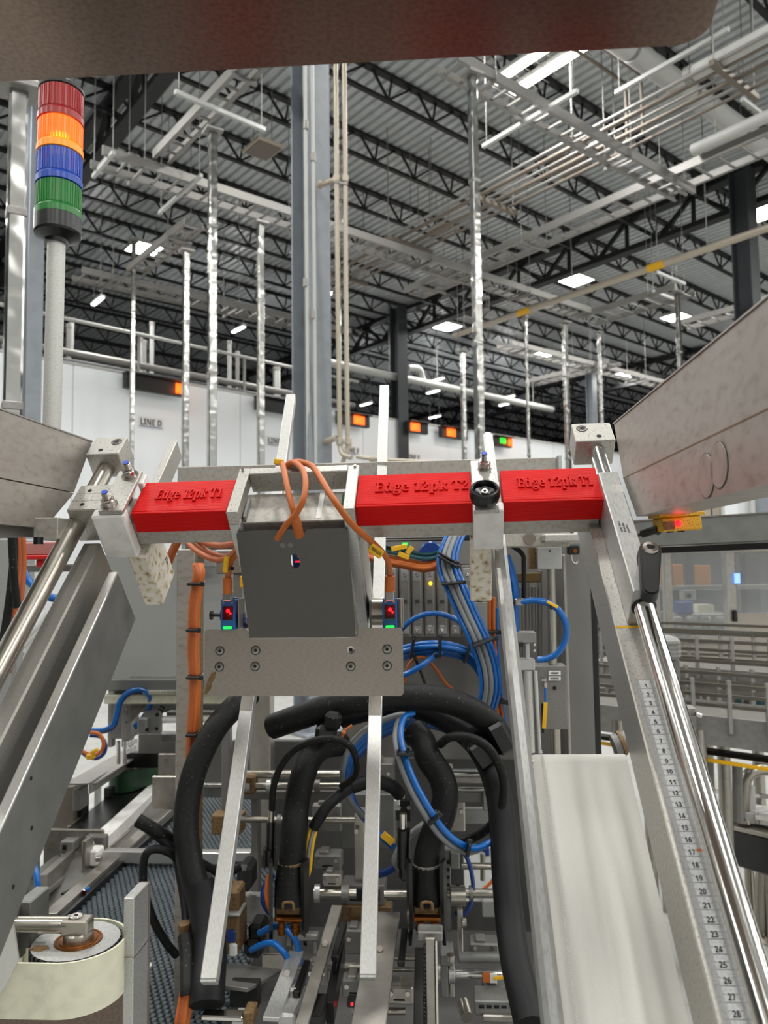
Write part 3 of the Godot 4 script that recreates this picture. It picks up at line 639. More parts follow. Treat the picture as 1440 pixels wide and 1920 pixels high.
func drops_and_columns():
	drop("tallest shiny cable drop, right of the dark middle column, reaching the wide tray", 885, 110, 899, 800, 7.3, 0.078)
	drop("shiny cable drop left of the light grey column, hanging from the short climbing tray", 401, 222, 397, 850, 8.1, 0.085)
	drop("shiny cable drop second from the left behind the left shaft block", 346, 460, 347, 860, 10.5, 0.085)
	drop("shiny cable drop nearest the light grey column on its left", 487, 405, 489, 870, 9.6, 0.080)
	drop("thin far cable drop beside the LINE D sign", 250, 440, 247, 815, 13.0, 0.07)
	drop("broad shiny cable drop at the left edge behind the stack light", 34, 140, 22, 770, 2.75, 0.062)
	drop("thin shiny cable drop left of the tallest one, over the orange displays", 870, 655, 871, 860, 13.5, 0.075)
	drop("thin shiny drop beside the small far column at centre right", 1060, 600, 1065, 835, 13.5, 0.085)
	drop("faint thin drop at centre right before the far wall", 989, 590, 992, 860, 14.5, 0.05)
	drop("shiny drop above the right steel cover, under the wide tray end", 1269, 545, 1275, 690, 12.9, 0.075)
	drop("short far drop behind the top edge of the right shaft block", 1127, 620, 1128, 790, 14.0, 0.06)
	var cols := [[583, 7.9, 0.30, M.column_paint, 500, "column"], [748, 19.5, 0.33, M.column_dark, 700, "column"], [1109, 25.0, 0.26, M.column_paint, 740, "column"], [1396, 12.9, 0.32, M.column_dark, 450, "column"], [62, 10.0, 0.20, M.column_paint, 600, "column"]]
	var labs := ["tall light grey steel column in the middle of the hall", "slim dark grey column right of the ivory conduits", "small far grey column above the right end of the wall", "dark steel column at the right edge under the girder", "grey column at the left edge beside the stack light"]
	for k in cols.size():
		var c: Array = cols[k]; var p := P(c[0], c[4], c[1]); var w: float = c[2]
		var t := thing("steel_column", labs[k], "column", Vector3(p.x, 0, p.z), "steel columns of the hall")
		var hh := EYE.y + 6.6; var rot := RB
		var mid := Vector3(p.x, hh / 2, p.z)
		put(t, "web", boxm(Vector3(0.02, hh, w - 0.02), 0.002), c[3], Transform3D(rot, mid))
		for s in [-1.0, 1.0]: put(t, "flange", boxm(Vector3(w * 0.95, hh, 0.025), 0.003), c[3], Transform3D(rot, mid + rot.z * s * (w / 2 - 0.012)))
		put(t, "base_plate", boxm(Vector3(w * 1.6, 0.03, w * 1.6), 0.004), c[3], Transform3D(rot, Vector3(p.x, 0.015, p.z)))
	# ivory conduits right of the tall column
	for k in 2:
		var o := thing("ivory_conduit", ["ivory conduit rising beside the tall grey column, left of the pair", "ivory conduit rising beside the tall grey column, right of the pair"][k], "conduit", P(631 + 17 * k, 830, 7.6))
		var x := 629 + 16 * k
		tube(o, "conduit", M.conduit, [P(x, 100, 7.6), P(x + 2, 300, 7.6), P(x + 5, 600, 7.6), P(x + 8, 815, 7.6), P(x + 9, 838, 7.6), P(x + 14 + 4 * k, 852, 7.55), P(x + 30, 858, 7.5)] if k == 0 else [P(x, 100, 7.6), P(x + 2, 300, 7.6), P(x + 4, 600, 7.6), P(x + 7, 815, 7.6), P(x + 9, 835, 7.6), P(x + 4, 850, 7.6), P(x - 2, 866, 7.6), P(x - 6, 880, 7.6)], 0.024, 10)
		for y in [335, 828]: put(o, "coupling", cylm(0.034, 0.07, 12, 0.005), M.conduit, Transform3D(Basis(), P(x + (2 if y < 500 else 8), y, 7.6)))
	for y in [345, 830]:
		var o := thing("conduit_standoff", ["upper standoff arm holding the ivory conduits to the column", "lower standoff arm holding the ivory conduits to the column"][0 if y == 345 else 1], "bracket", P(612, y, 7.7))
		rod(o, "arm", M.conduit, P(597, y + 3, 7.75), P(631, y - 9, 7.6), 0.03, 10)
		bar(o, "clamp_bar", M.galvanised, P(626, y - 5, 7.58), P(652, y + 1, 7.58), 0.02, 0.02)
		put(o, "end_cap", cylm(0.04, 0.03, 12, 0.004), M.conduit, look(P(597, y + 3, 7.75), P(631, y - 9, 7.6)) * Transform3D(Basis(Vector3.RIGHT, PI / 2), Vector3(0, 0, -0.1)))
	for k in 2:
		var x := 571 + 14 * k; var o := thing("column_conduit", ["thin conduit on the face of the tall grey column, left one", "thin conduit on the face of the tall grey column, right one"][k], "conduit", P(x + 5, 870, 7.55))
		tube(o, "conduit", M.pipe_white, [P(x, 95, 7.6), P(x + 4, 500, 7.6), P(x + 7, 900, 7.6)], 0.017, 10)
		for y in [235, 530]: put(o, "coupling", cylm(0.026, 0.09, 12, 0.004), M.galvanised, Transform3D(Basis(), P(x + 2, y + 60 * k, 7.6)))
	var hp := thing("ivory_cross_conduit", "ivory conduit running level behind the red caps to the right of the tall column", "conduit", P(700, 862, 7.5))
	tube(hp, "conduit", M.conduit, [P(668, 856, 7.5), P(720, 862, 7.5), P(860, 868, 7.6), P(960, 872, 7.7)], 0.02, 8)
	put(hp, "coupling", cylm(0.03, 0.08, 12, 0.004), M.conduit, Transform3D(Basis(Vector3(0, 0, 1), PI / 2), P(700, 860, 7.5)))

# ------------------------------------------------------------------ the tilted magazine
func disc(parent: Node3D, called: String, m: Material, x: float, y: float, z: float, r: float, h: float, seg := 24) -> MeshInstance3D:
	return put(parent, called, cylm(r, h, seg), m, txf(x, y, z))
func cap_screw(t: Node3D, x: float, y: float, z: float, r: float):
	disc(t, "counterbore", M.black_hole, x, y + 0.0001, z, r, 0.0004)
	var s := put(t, "screw_head", lathem([[0, -0.001], [r * 0.86, -0.001], [r * 0.86, 0.0006], [r * 0.78, 0.0010], [r * 0.42, 0.0010], [r * 0.36, 0.0004], [0, 0.0004]], 24), M.bolt, txf(x, y, z))
	put(s, "hex_socket", cylm(r * 0.36, 0.0012, 6), M.black_hole, txf(x, y + 0.0003, z))
func hex_bolt(label: String, x: float, y: float, z: float, k := 1.0):
	var t := thing("hex_bolt", label, "bolt", T(x, y, z), "hex bolts with blue-marked ends on the clamps")
	put(t, "washer", lathem([[0.0042, 0], [0.0105 * k, 0], [0.0105 * k, 0.0014], [0.0042, 0.0014]], 28), M.bolt, txf(x, y, z))
	put(t, "hex_nut", lathem([[0, 0.0014], [0.0088 * k, 0.0014], [0.0088 * k, 0.0082], [0.0076 * k, 0.0092], [0, 0.0092]], 6), M.bolt, txf(x, y, z))
	put(t, "nut_collar", lathem([[0.0066 * k, 0.0092], [0.0062 * k, 0.0108], [0, 0.0108]], 24), M.bolt, txf(x, y, z))
	var pr := [[0, 0.0108]]
	for i in 7: pr.append_array([[0.0046 * k, 0.011 + i * 0.0013], [0.0040 * k, 0.0116 + i * 0.0013]])
	pr.append([0, 0.0201])
	var st := put(t, "threaded_end", lathem(pr, 20), M.bolt, txf(x, y, z))
	put(st, "blue_mark", cylm(0.0037 * k, 0.0008, 18), M.blue_mark, txf(x, y + 0.0204, z))

func red_cap(label: String, words: String, x0: float, x1: float, tx0: float, tx1: float):
	var t := thing("red_sign_block", label, "sign", T((x0 + x1) / 2, -0.574, -0.733), "red printed caps clipped over the crossbar")
	var m := MB.new(); var w := x1 - x0
	m.box(Vector3(w, 0.0205, 0.0565), 0.0006, Transform3D(Basis(), Vector3(0, 0.0113, -0.00025)))
	m.box(Vector3(w, 0.030, 0.0035), 0.0006, Transform3D(Basis(), Vector3(0, 0.0065, 0.0301)))
	m.box(Vector3(w, 0.030, 0.0035), 0.0006, Transform3D(Basis(), Vector3(0, 0.0065, -0.0287)))
	put(t, "cap", m.mesh(), M.red_print, txf((x0 + x1) / 2, -0.574, -0.733))
	text(t, "lettering", words, M.red_print, Transform3D(TB * Basis(Vector3.RIGHT, -PI / 2), T((tx0 + tx1) / 2, -0.5518, -0.7335)), tx1 - tx0, 0.0245, 0.0026, "Droid Serif", 700)

func clamp_block(label: String, x0: float, x1: float, y0: float, y1: float, z0: float, z1: float, screw_x: float, hole_x: float, called := "shaft_block"):
	var t := thing(called, label, "shaft support", T((x0 + x1) / 2, y0, (z0 + z1) / 2))
	tbox(t, "body", M.aluminium, x0, x1, y0, y1, z0, z1, 0.001)
	cap_screw(t, screw_x, y1, z0 + (z1 - z0) * 0.3, 0.0072)
	disc(t, "tapped_hole", M.black_hole, hole_x, y1, z0 + (z1 - z0) * 0.76, 0.0034, 0.0006, 16)
	disc(t, "hole_rim", M.aluminium_clean, hole_x, y1 - 0.0001, z0 + (z1 - z0) * 0.76, 0.0042, 0.0006, 16)
	return t

func magazine():
	# crossbar
	var cb := thing("crossbar", "long aluminium crossbar carrying the three red caps", "beam", T(-0.1, -0.604, -0.73))
	tbox(cb, "bar", M.aluminium_worn, -0.41, 0.1795, -0.604, -0.574, -0.7605, -0.704, 0.001)
	tbox(cb, "green_mark", mat("green_ink", Color(0.12, 0.34, 0.20), 0.6), -0.1265, -0.1245, -0.5742, -0.5738, -0.756, -0.716, 0)
	for x in [-0.155, -0.36, 0.03, 0.175]: tbox(cb, "clear_strip", M.paper, x, x + 0.006, -0.5742, -0.5735, -0.758, -0.708, 0)
	red_cap("red cap with the raised words Edge 12pk T1 at the left end of the crossbar", "Edge 12pk T1", -0.376, -0.2585, -0.353, -0.271)
	red_cap("red cap with the raised words Edge 12pk T2 in the middle of the crossbar", "Edge 12pk T2", -0.1046, 0.0320, -0.083, 0.028)
	red_cap("red cap with raised words Edge 12pk T1, right of the black knob", "Edge 12pk T1", 0.0672, 0.1812, 0.086, 0.173)
	# rear crossbar
	var rb := thing("rear_bar", "weathered grey bar running level behind the crossbar", "beam", P(700, 880, 1.25))
	pbar(rb, "bar", M.aluminium_worn, 335, 896, 1.30, 1050, 879, 1.22, 0.012, 0.036, 0.001)
	pbar(rb, "end_plate", M.aluminium_clean, 1044, 878, 1.215, 1051, 878, 1.215, 0.02, 0.04, 0.001)
	# right side
	clamp_block("aluminium shaft block at the top of the right guide rod", 0.1665, 0.2152, -0.5872, -0.55, -0.858, -0.817, 0.178, 0.1965)
	var rr := thing("guide_rod", "polished steel guide rod running down the right side past the ruler", "rod", T(0.193, -0.5655, -0.1))
	rod(rr, "rod", M.chrome, T(0.1929, -0.5648, -0.852), T(0.1933, -0.5665, -0.13), 0.0103, 40)
	var ca := thing("carriage_block", "long aluminium clamp plate on the right rail with faint dotted print", "clamp", T(0.191, -0.5913, -0.64))
	tbox(ca, "body", M.aluminium_clean, 0.1805, 0.2025, -0.5911, -0.5442, -0.743, -0.544, 0.0012)
	put(ca, "bore_ring", lathem([[0.0103, -0.0012], [0.0122, -0.0012], [0.0122, 0.0006], [0.0103, 0.0006]], 32), M.plastic_black, Transform3D(TB * Basis(Vector3.RIGHT, PI / 2), T(0.1929, -0.5655, -0.5436)))
	var words := ["C186-UD9", "10V5AXX", "130901"]
	for k in 3:
		text(ca, "dot_print", words[k], M.ink_grey, Transform3D(TB * Basis(Vector3.RIGHT, -PI / 2) * Basis(Vector3(0, 0, 1), -PI / 2 + 0.03), T(0.1865 + 0.0036 * k, -0.5441, -0.6425 + 0.002 * k)), 0.017 - 0.002 * k, 0.0022, 0.0003)
	tbox(ca, "scribed_band", M.aluminium_brushed, 0.1808, 0.2022, -0.5443, -0.5441, -0.716, -0.703, 0)
	var lv := thing("clamp_lever", "black clamping lever with a silver hub on the right clamp plate", "handle", T(0.1995, -0.544, -0.574))
	put(lv, "spring_stem", cylm(0.0042, 0.014, 16), M.bolt, txf(0.1965, -0.538, -0.562))
	put(lv, "hub", lathem([[0, -0.006], [0.0098, -0.006], [0.0112, 0.0], [0.0112, 0.009], [0.0095, 0.0115], [0, 0.0115]], 32), M.plastic_black_matte, txf(0.1995, -0.532, -0.575))
	var arm: Array = []
	for i in 25: arm.append(Vector2(cos(PI * i / 24.0) * 0.0105, sin(PI * i / 24.0) * 0.0105))
	for i in 25: arm.append(Vector2(-0.0015 + cos(PI + PI * i / 24.0) * 0.0078, -0.056 + sin(PI + PI * i / 24.0) * 0.0078))
	var af := Transform3D(TB * Basis(Vector3.RIGHT, -PI / 2) * Basis(Vector3(0, 0, 1), -0.19), T(0.1995, -0.523, -0.575))
	var ar := put(lv, "arm", prismm(arm, 0.011), M.plastic_black_matte, af)
	var arm2: Array = []
	for q in arm: arm2.append(Vector2(q.x * 0.82, -0.024 + (q.y + 0.024) * 0.95))
	put(ar, "arm_crown", prismm(arm2, 0.0135), M.plastic_black_matte, af)
	put(lv, "silver_cap", lathem([[0, 0], [0.0082, 0], [0.0074, 0.002], [0.0042, 0.0024], [0.0036, 0.0010], [0, 0.0010]], 28), M.bolt, txf(0.1995, -0.5165, -0.5755))
	put(lv, "hex_socket", cylm(0.0036, 0.0006, 6), M.black_hole, txf(0.1995, -0.5153, -0.5755))
	var rl := thing("side_rail", "aluminium side rail on the right with a printed ruler tape along its top", "rail", T(0.187, -0.652, -0.1))
	tbox(rl, "rail", M.aluminium, 0.1675, 0.2065, -0.652, -0.5913, -0.80, -0.13, 0.0012)
	tbox(rl, "yellow_line", M.tag_yellow, 0.1676, 0.2064, -0.5914, -0.5910, -0.5425, -0.5395, 0)
	var tp := tbox(rl, "ruler_tape", M.tape, 0.1722, 0.1905, -0.5914, -0.59105, -0.4742, -0.13, 0)
	var tk := MB.new()
	for k in 400:
		var z := -0.4736 + 0.001 * k
		if z > -0.135: break
		var ln := 0.0182 if k % 10 == 0 else (0.0060 if k % 5 == 0 else 0.0043)
		var th := 0.00032 if k % 10 == 0 else 0.00024
		if k % 10 == 0: tk.box(Vector3(ln, 0.0001, th), 0, Transform3D(Basis(), Vector3(0.18135, 0, z)))
		else:
			tk.box(Vector3(ln, 0.0001, th), 0, Transform3D(Basis(), Vector3(0.1723 + ln / 2, 0, z)))
			tk.box(Vector3(ln - 0.0008, 0.0001, th), 0, Transform3D(Basis(), Vector3(0.1904 - ln / 2, 0, z)))
	put(tp, "tick_marks", tk.mesh(), M.ink, txf(0, -0.5910, 0))
	for k in range(1, 33):
		var wd := 0.0016 if k == 1 else (0.0023 if k < 10 else 0.0046)
		text(tp, "number", str(k), M.ink, Transform3D(TB * Basis(Vector3.RIGHT, -PI / 2), T(0.1816, -0.5909, -0.4768 + 0.01 * k)), wd * 1.1, 0.0042, 0.0002, "Droid Sans", 700)
	tbox(tp, "orange_smear", M.cable_orange, 0.1855, 0.1898, -0.5911, -0.5909, -0.3093, -0.3073, 0)
	# clamp beside the knob
	var st := thing("strap_plate", "narrow aluminium strap across the crossbar under the black knob", "strap", T(0.047, -0.549, -0.72))
	tbox(st, "strap", M.aluminium, 0.0325, 0.0605, -0.5515, -0.5455, -0.777, -0.679, 0.0008)
	hex_bolt("hex bolt with blue end standing behind the black knob", 0.0484, -0.5455, -0.762, 0.88)
	var kn := thing("clamp_handwheel", "round black plastic knob with a hollow face on the crossbar", "knob", T(0.045, -0.5455, -0.69))
	var kp := [[0, 0.004], [0.0135, 0.004], [0.0158, 0.007], [0.0168, 0.012], [0.0168, 0.0205], [0.0158, 0.0228], [0.0142, 0.0232], [0.0132, 0.0222], [0.0118, 0.0165], [0.0062, 0.0145], [0.0058, 0.0165], [0, 0.0165]]
	put(kn, "knob", lathem(kp, 48), M.plastic_black, txf(0.0448, -0.5455, -0.69))
	put(kn, "stud", cylm(0.005, 0.006, 18), M.chrome_dull, txf(0.0448, -0.5425, -0.69))
	var nut := put(kn, "center_screw", lathem([[0, 0.0165], [0.0044, 0.0165], [0.0044, 0.0185], [0.0036, 0.0192], [0, 0.0192]], 18), M.bolt, txf(0.0448, -0.5455, -0.69))
	put(nut, "hex_socket", cylm(0.0018, 0.0005, 6), M.black_hole, txf(0.0448, -0.5261, -0.69))
	var rg := MB.new()
	for k in 30:
		var g := TAU * k / 30; rg.box(Vector3(0.0007, 0.0075, 0.0017), 0, Transform3D(Basis(Vector3.UP, -g), Vector3(cos(g) * 0.0168, 0.0163, sin(g) * 0.0168)))
	put(kn, "grip_ridges", rg.mesh(), M.plastic_black, txf(0.0448, -0.5455, -0.69))
	var wb := thing("guide_block", "clean white plastic block hanging in front below the black knob", "block", T(0.049, -0.614, -0.696))
	tbox(wb, "block", M.uhmw, 0.0318, 0.0668, -0.6135, -0.5535, -0.7035, -0.688, 0.0012)
	put(wb, "screw_tip", cylm(0.004, 0.004, 8), M.bolt, txf(0.044, -0.615, -0.697))
	var wp := thing("guide_block", "dirty white plastic block below the clean one, beside the right guide bar", "block", T(0.042, -0.715, -0.71))
	tbox(wp, "block", M.uhmw_dirty, 0.0288, 0.0558, -0.716, -0.608, -0.718, -0.7035, 0.0012)
	var gr := thing("guide_bar", "pale chamfered guide bar left of the white belt, rising behind the knob", "guide", T(0.066, -0.675, -0.1))
	tbox(gr, "bar", M.aluminium_clean, 0.0595, 0.0735, -0.668, -0.6295, -0.972, -0.13, 0.004)
	# white belt on the right
	var bl := thing("belt_conveyor", "wide white fabric belt rising beside the ruler rail", "conveyor", T(0.12, -0.68, -0.1))
	var q := MB.new(); var nx := 44; var zs := []
	for i in 10:
		var g := PI * i / 9.0; zs.append(Vector2(-0.432 - sin(g) * 0.016, -0.677 - cos(g) * 0.016))
	for z in [-0.40, -0.36, -0.32, -0.28, -0.24, -0.20, -0.16, -0.13]: zs.append(Vector2(z, -0.661))
	for j in zs.size():
		for i in nx + 1:
			var u := float(i) / nx; var x := lerpf(0.0737, 0.1668, u)
			var top := clampf((zs[j].x + 0.445) / 0.05, 0.0, 1.0) if j > 9 else 0.0
			var wv := top * (0.0014 * sin(u * 15.0 + zs[j].x * 9.0) + 0.0010 * sin(u * 31.0 - zs[j].x * 6.0)) - 0.004 * pow(maxf(0.0, 0.1 - u) / 0.1, 2.0)
			q.v.append(Vector3(x, zs[j].y + wv, zs[j].x)); q.n.append(Vector3.UP)
	for j in zs.size() - 1:
		for i in nx:
			var a := j * (nx + 1) + i
			q.ix.append_array([a, a + nx + 2, a + 1, a, a + nx + 1, a + nx + 2])
	var sf := SurfaceTool.new(); sf.begin(Mesh.PRIMITIVE_TRIANGLES); sf.set_smooth_group(0)
	for i in q.ix: sf.add_vertex(q.v[i])
	sf.index(); sf.generate_normals()
	put(bl, "belt", sf.commit(), M.belt_white, txf(0, 0, 0))
	var sm := MB.new()
	for k in 160: sm.box(Vector3(0.0026, 0.0005, 0.0006), 0, Transform3D(Basis(Vector3.UP, 0.6), Vector3(0.0862 + 0.0006 * sin(k * 0.1), 0, -0.443 + 0.0019 * k)))
	put(bl, "stitched_seam", sm.mesh(), M.paper, txf(0, -0.6594, 0))
	rod(bl, "nose_roller", M.chrome_dull, T(0.074, -0.677, -0.432), T(0.1665, -0.677, -0.432), 0.0145, 24)
	tbox(bl, "slider_bed", M.stainless, 0.075, 0.1655, -0.685, -0.667, -0.42, -0.135, 0.001)
	# left side
	clamp_block("aluminium shaft block at the top of the left guide rod", -0.4765, -0.4315, -0.588, -0.55, -0.869, -0.828, -0.4425, -0.4585)
	var rlft := thing("guide_rod", "dull steel guide rod running down the left side", "rod", T(-0.4555, -0.5745, -0.1))
	rod(rlft, "rod", M.chrome_dull, T(-0.4552, -0.574, -0.862), T(-0.4458, -0.5725, -0.13), 0.0112, 40)
	var cl := thing("carriage_block", "square aluminium carriage on the left rod with scribed lines and two holes", "clamp", T(-0.436, -0.60, -0.733))
	tbox(cl, "body", M.aluminium, -0.4578, -0.4125, -0.60, -0.55, -0.759, -0.7085, 0.0012)
	for k in 2: disc(cl, "tapped_hole", M.black_hole, -0.4415, -0.55, -0.747 + 0.028 * k, 0.0028, 0.0006, 14)
	for k in 2: tbox(cl, "scribed_line", M.ink_grey, -0.4572, -0.415, -0.5501, -0.5499, -0.741 + 0.0145 * k, -0.7407 + 0.0145 * k, 0)
	for k in 4: tbox(cl, "scribed_letter_stroke", M.aluminium_brushed, -0.4435 + 0.0065 * k, -0.4428 + 0.0065 * k, -0.5501, -0.5498, -0.7405, -0.728, 0)
	tbox(cl, "scribed_letter_bar", M.aluminium_brushed, -0.443, -0.421, -0.5501, -0.5498, -0.7365, -0.7358, 0)
	var sl := thing("strap_plate", "flat aluminium strap with two hex bolts left of the left red cap", "strap", T(-0.392, -0.5455, -0.73))
	tbox(sl, "strap", M.aluminium, -0.4085, -0.3785, -0.5448, -0.539, -0.772, -0.6905, 0.0008)
	for s in [[-0.409, -0.396, -0.772, -0.757], [-0.3805, -0.374, -0.772, -0.752]]: tbox(sl, "plastic_shim", M.uhmw, s[0], s[1], -0.574, -0.545, s[2], s[3], 0.001)
	hex_bolt("hex bolt with blue end at the rear of the left strap", -0.3905, -0.539, -0.7605)
	hex_bolt("hex bolt with blue end at the front of the left strap", -0.3975, -0.539, -0.701)
	var w1 := thing("guide_block", "clean white plastic block hanging below the front bolt of the left strap", "block", T(-0.4, -0.612, -0.695))
	tbox(w1, "block", M.uhmw, -0.4190, -0.3785, -0.612, -0.545, -0.7035, -0.6875, 0.0022)
	var w2 := thing("guide_block", "stained white plastic block under the left end of the crossbar", "block", T(-0.38, -0.70, -0.72))
	tbox(w2, "block", M.uhmw_dirty, -0.3938, -0.3695, -0.697, -0.612, -0.749, -0.690, 0.0015)
	for r in 3: tbox(w2, "stamped_mark", M.ink_grey, -0.3697, -0.3694, -0.668 + 0.004 * r, -0.6655 + 0.004 * r, -0.742, -0.735, 0)
	var r2 := thing("side_rail", "dark mottled steel rail beside the left guide rod", "rail", T(-0.44, -0.66, -0.1))
	tbox(r2, "rail", M.rail_steel, -0.4515, -0.4288, -0.665, -0.60, -0.706, -0.2, 0.002)
	var p2 := thing("guide_plate", "broad grey guide plate with a bright top edge on the left", "plate", T(-0.4, -0.69, -0.1))
	tbox(p2, "plate", M.steel_grey, -0.4055, -0.3952, -0.690, -0.6105, -0.66, -0.2, 0.001)
	tbox(p2, "bright_edge", M.aluminium_brushed, -0.4058, -0.3949, -0.611, -0.608, -0.66, -0.2, 0.0008)
	tbox(p2, "upper_finger", M.aluminium, -0.4055, -0.3952, -0.640, -0.608, -0.945, -0.76, 0.001)
	for s in [[-0.655, -0.36], [-0.665, -0.31], [-0.62, -0.39]]:
		put(p2, "small_hole", cylm(0.0022, 0.0004, 12), M.black_hole, Transform3D(TB * Basis(Vector3(0, 0, 1), PI / 2), T(-0.3951, s[0], s[1])))
	# two long inner bars
	for k in 2:
		var o := thing("magazine_bar", ["long brushed flat bar, the left of the two crossing the picture", "long brushed flat bar, the right of the two crossing the picture"][k], "bar", P([393, 694][k], [1838, 1860][k], 0.78), "long brushed magazine bars")
		var a := P([393, 690][k], [1838, 1830][k], [0.78, 0.783][k]); var b := P([546, 721][k], [745, 728][k], 1.39)
		bar(o, "bar", M.aluminium_brushed, a, b, 0.0165, 0.016, 0.0008)
		bar(o, "end_cap", M.aluminium_clean, a - (b - a).normalized() * 0.003, a, 0.0162, 0.0157, 0.0008)

# ------------------------------------------------------------------ sensor head in the middle of the crossbar
func LP(x: float, y: float) -> Vector2:
	return Vector2(x * 0.993, 1.62 + (y - 1.62) * 0.993)
func sensor(label: String, px: float, py: float, d: float):
	var c := P(px, py, d)
	var t := thing("photo_sensor", label, "sensor", c, "small blue photo sensors")
	var f := Transform3D(Basis(Vector3.RIGHT, -0.05), c)
	put(t, "body", boxm(Vector3(0.0185, 0.038, 0.026), 0.0012), M.sensor_blue, f * Transform3D(Basis(), Vector3(0, 0, -0.013)))
	var w := put(t, "window", boxm(Vector3(0.0132, 0.0175, 0.0012), 0.0004), M.window_red, f * Transform3D(Basis(), Vector3(0, 0.0015, 0.0004)))
	put(w, "red_spot", cylm(0.0023, 0.0005, 16), M.led_red, f * Transform3D(Basis(Vector3.RIGHT, PI / 2), Vector3(0.0004, 0.0045, 0.0011)))
	put(w, "red_spot", cylm(0.0014, 0.0005, 16), M.led_red, f * Transform3D(Basis(Vector3.RIGHT, PI / 2), Vector3(0.0036, 0.0012, 0.0011)))
	put(t, "green_lamp", boxm(Vector3(0.011, 0.0028, 0.003), 0.001), M.led_green, f * Transform3D(Basis(), Vector3(0, -0.0165, 0.0003)))
	for s in [-1.0, 1.0]: put(t, "screw", cylm(0.0017, 0.0012, 12), M.bolt, f * Transform3D(Basis(Vector3.RIGHT, PI / 2), Vector3(0.0055 * s, 0.0145, 0.0004)))
	put(t, "top_cap", boxm(Vector3(0.014, 0.003, 0.018), 0.001), M.sensor_blue, f * Transform3D(Basis(), Vector3(0, 0.0203, -0.012)))
	put(t, "socket", boxm(Vector3(0.009, 0.008, 0.009), 0.0008), M.plastic_grey, f * Transform3D(Basis(), Vector3(0, 0.025, -0.010)))
	var l := OmniLight3D.new(); l.name = "light"; l.light_color = Color(1, 0.05, 0.05); l.light_energy = 0.00008; l.light_size = 0.003; l.omni_range = 10; l.omni_attenuation = 2.0; l.shadow_enabled = true
	t.add_child(l); l.transform = t.global_transform.affine_inverse() * f * Transform3D(Basis(), Vector3(0.001, 0.003, 0.006))
	return t

func ctag(parent: Node3D, px: float, py: float, d: float, w: float, h: float, ang: float, words := ""):
	var f := Transform3D(CB * Basis(Vector3(0, 0, 1), ang), P(px, py, d))
	var o := put(parent, "tag", boxm(Vector3(w, h, 0.008), 0.001), M.tag_yellow, f)
	if words: text(o, "tag_print", words, M.ink, f * Transform3D(Basis(), Vector3(0, 0, 0.0042)), w * 0.75, h * 0.36, 0.0003, "Droid Sans", 700)

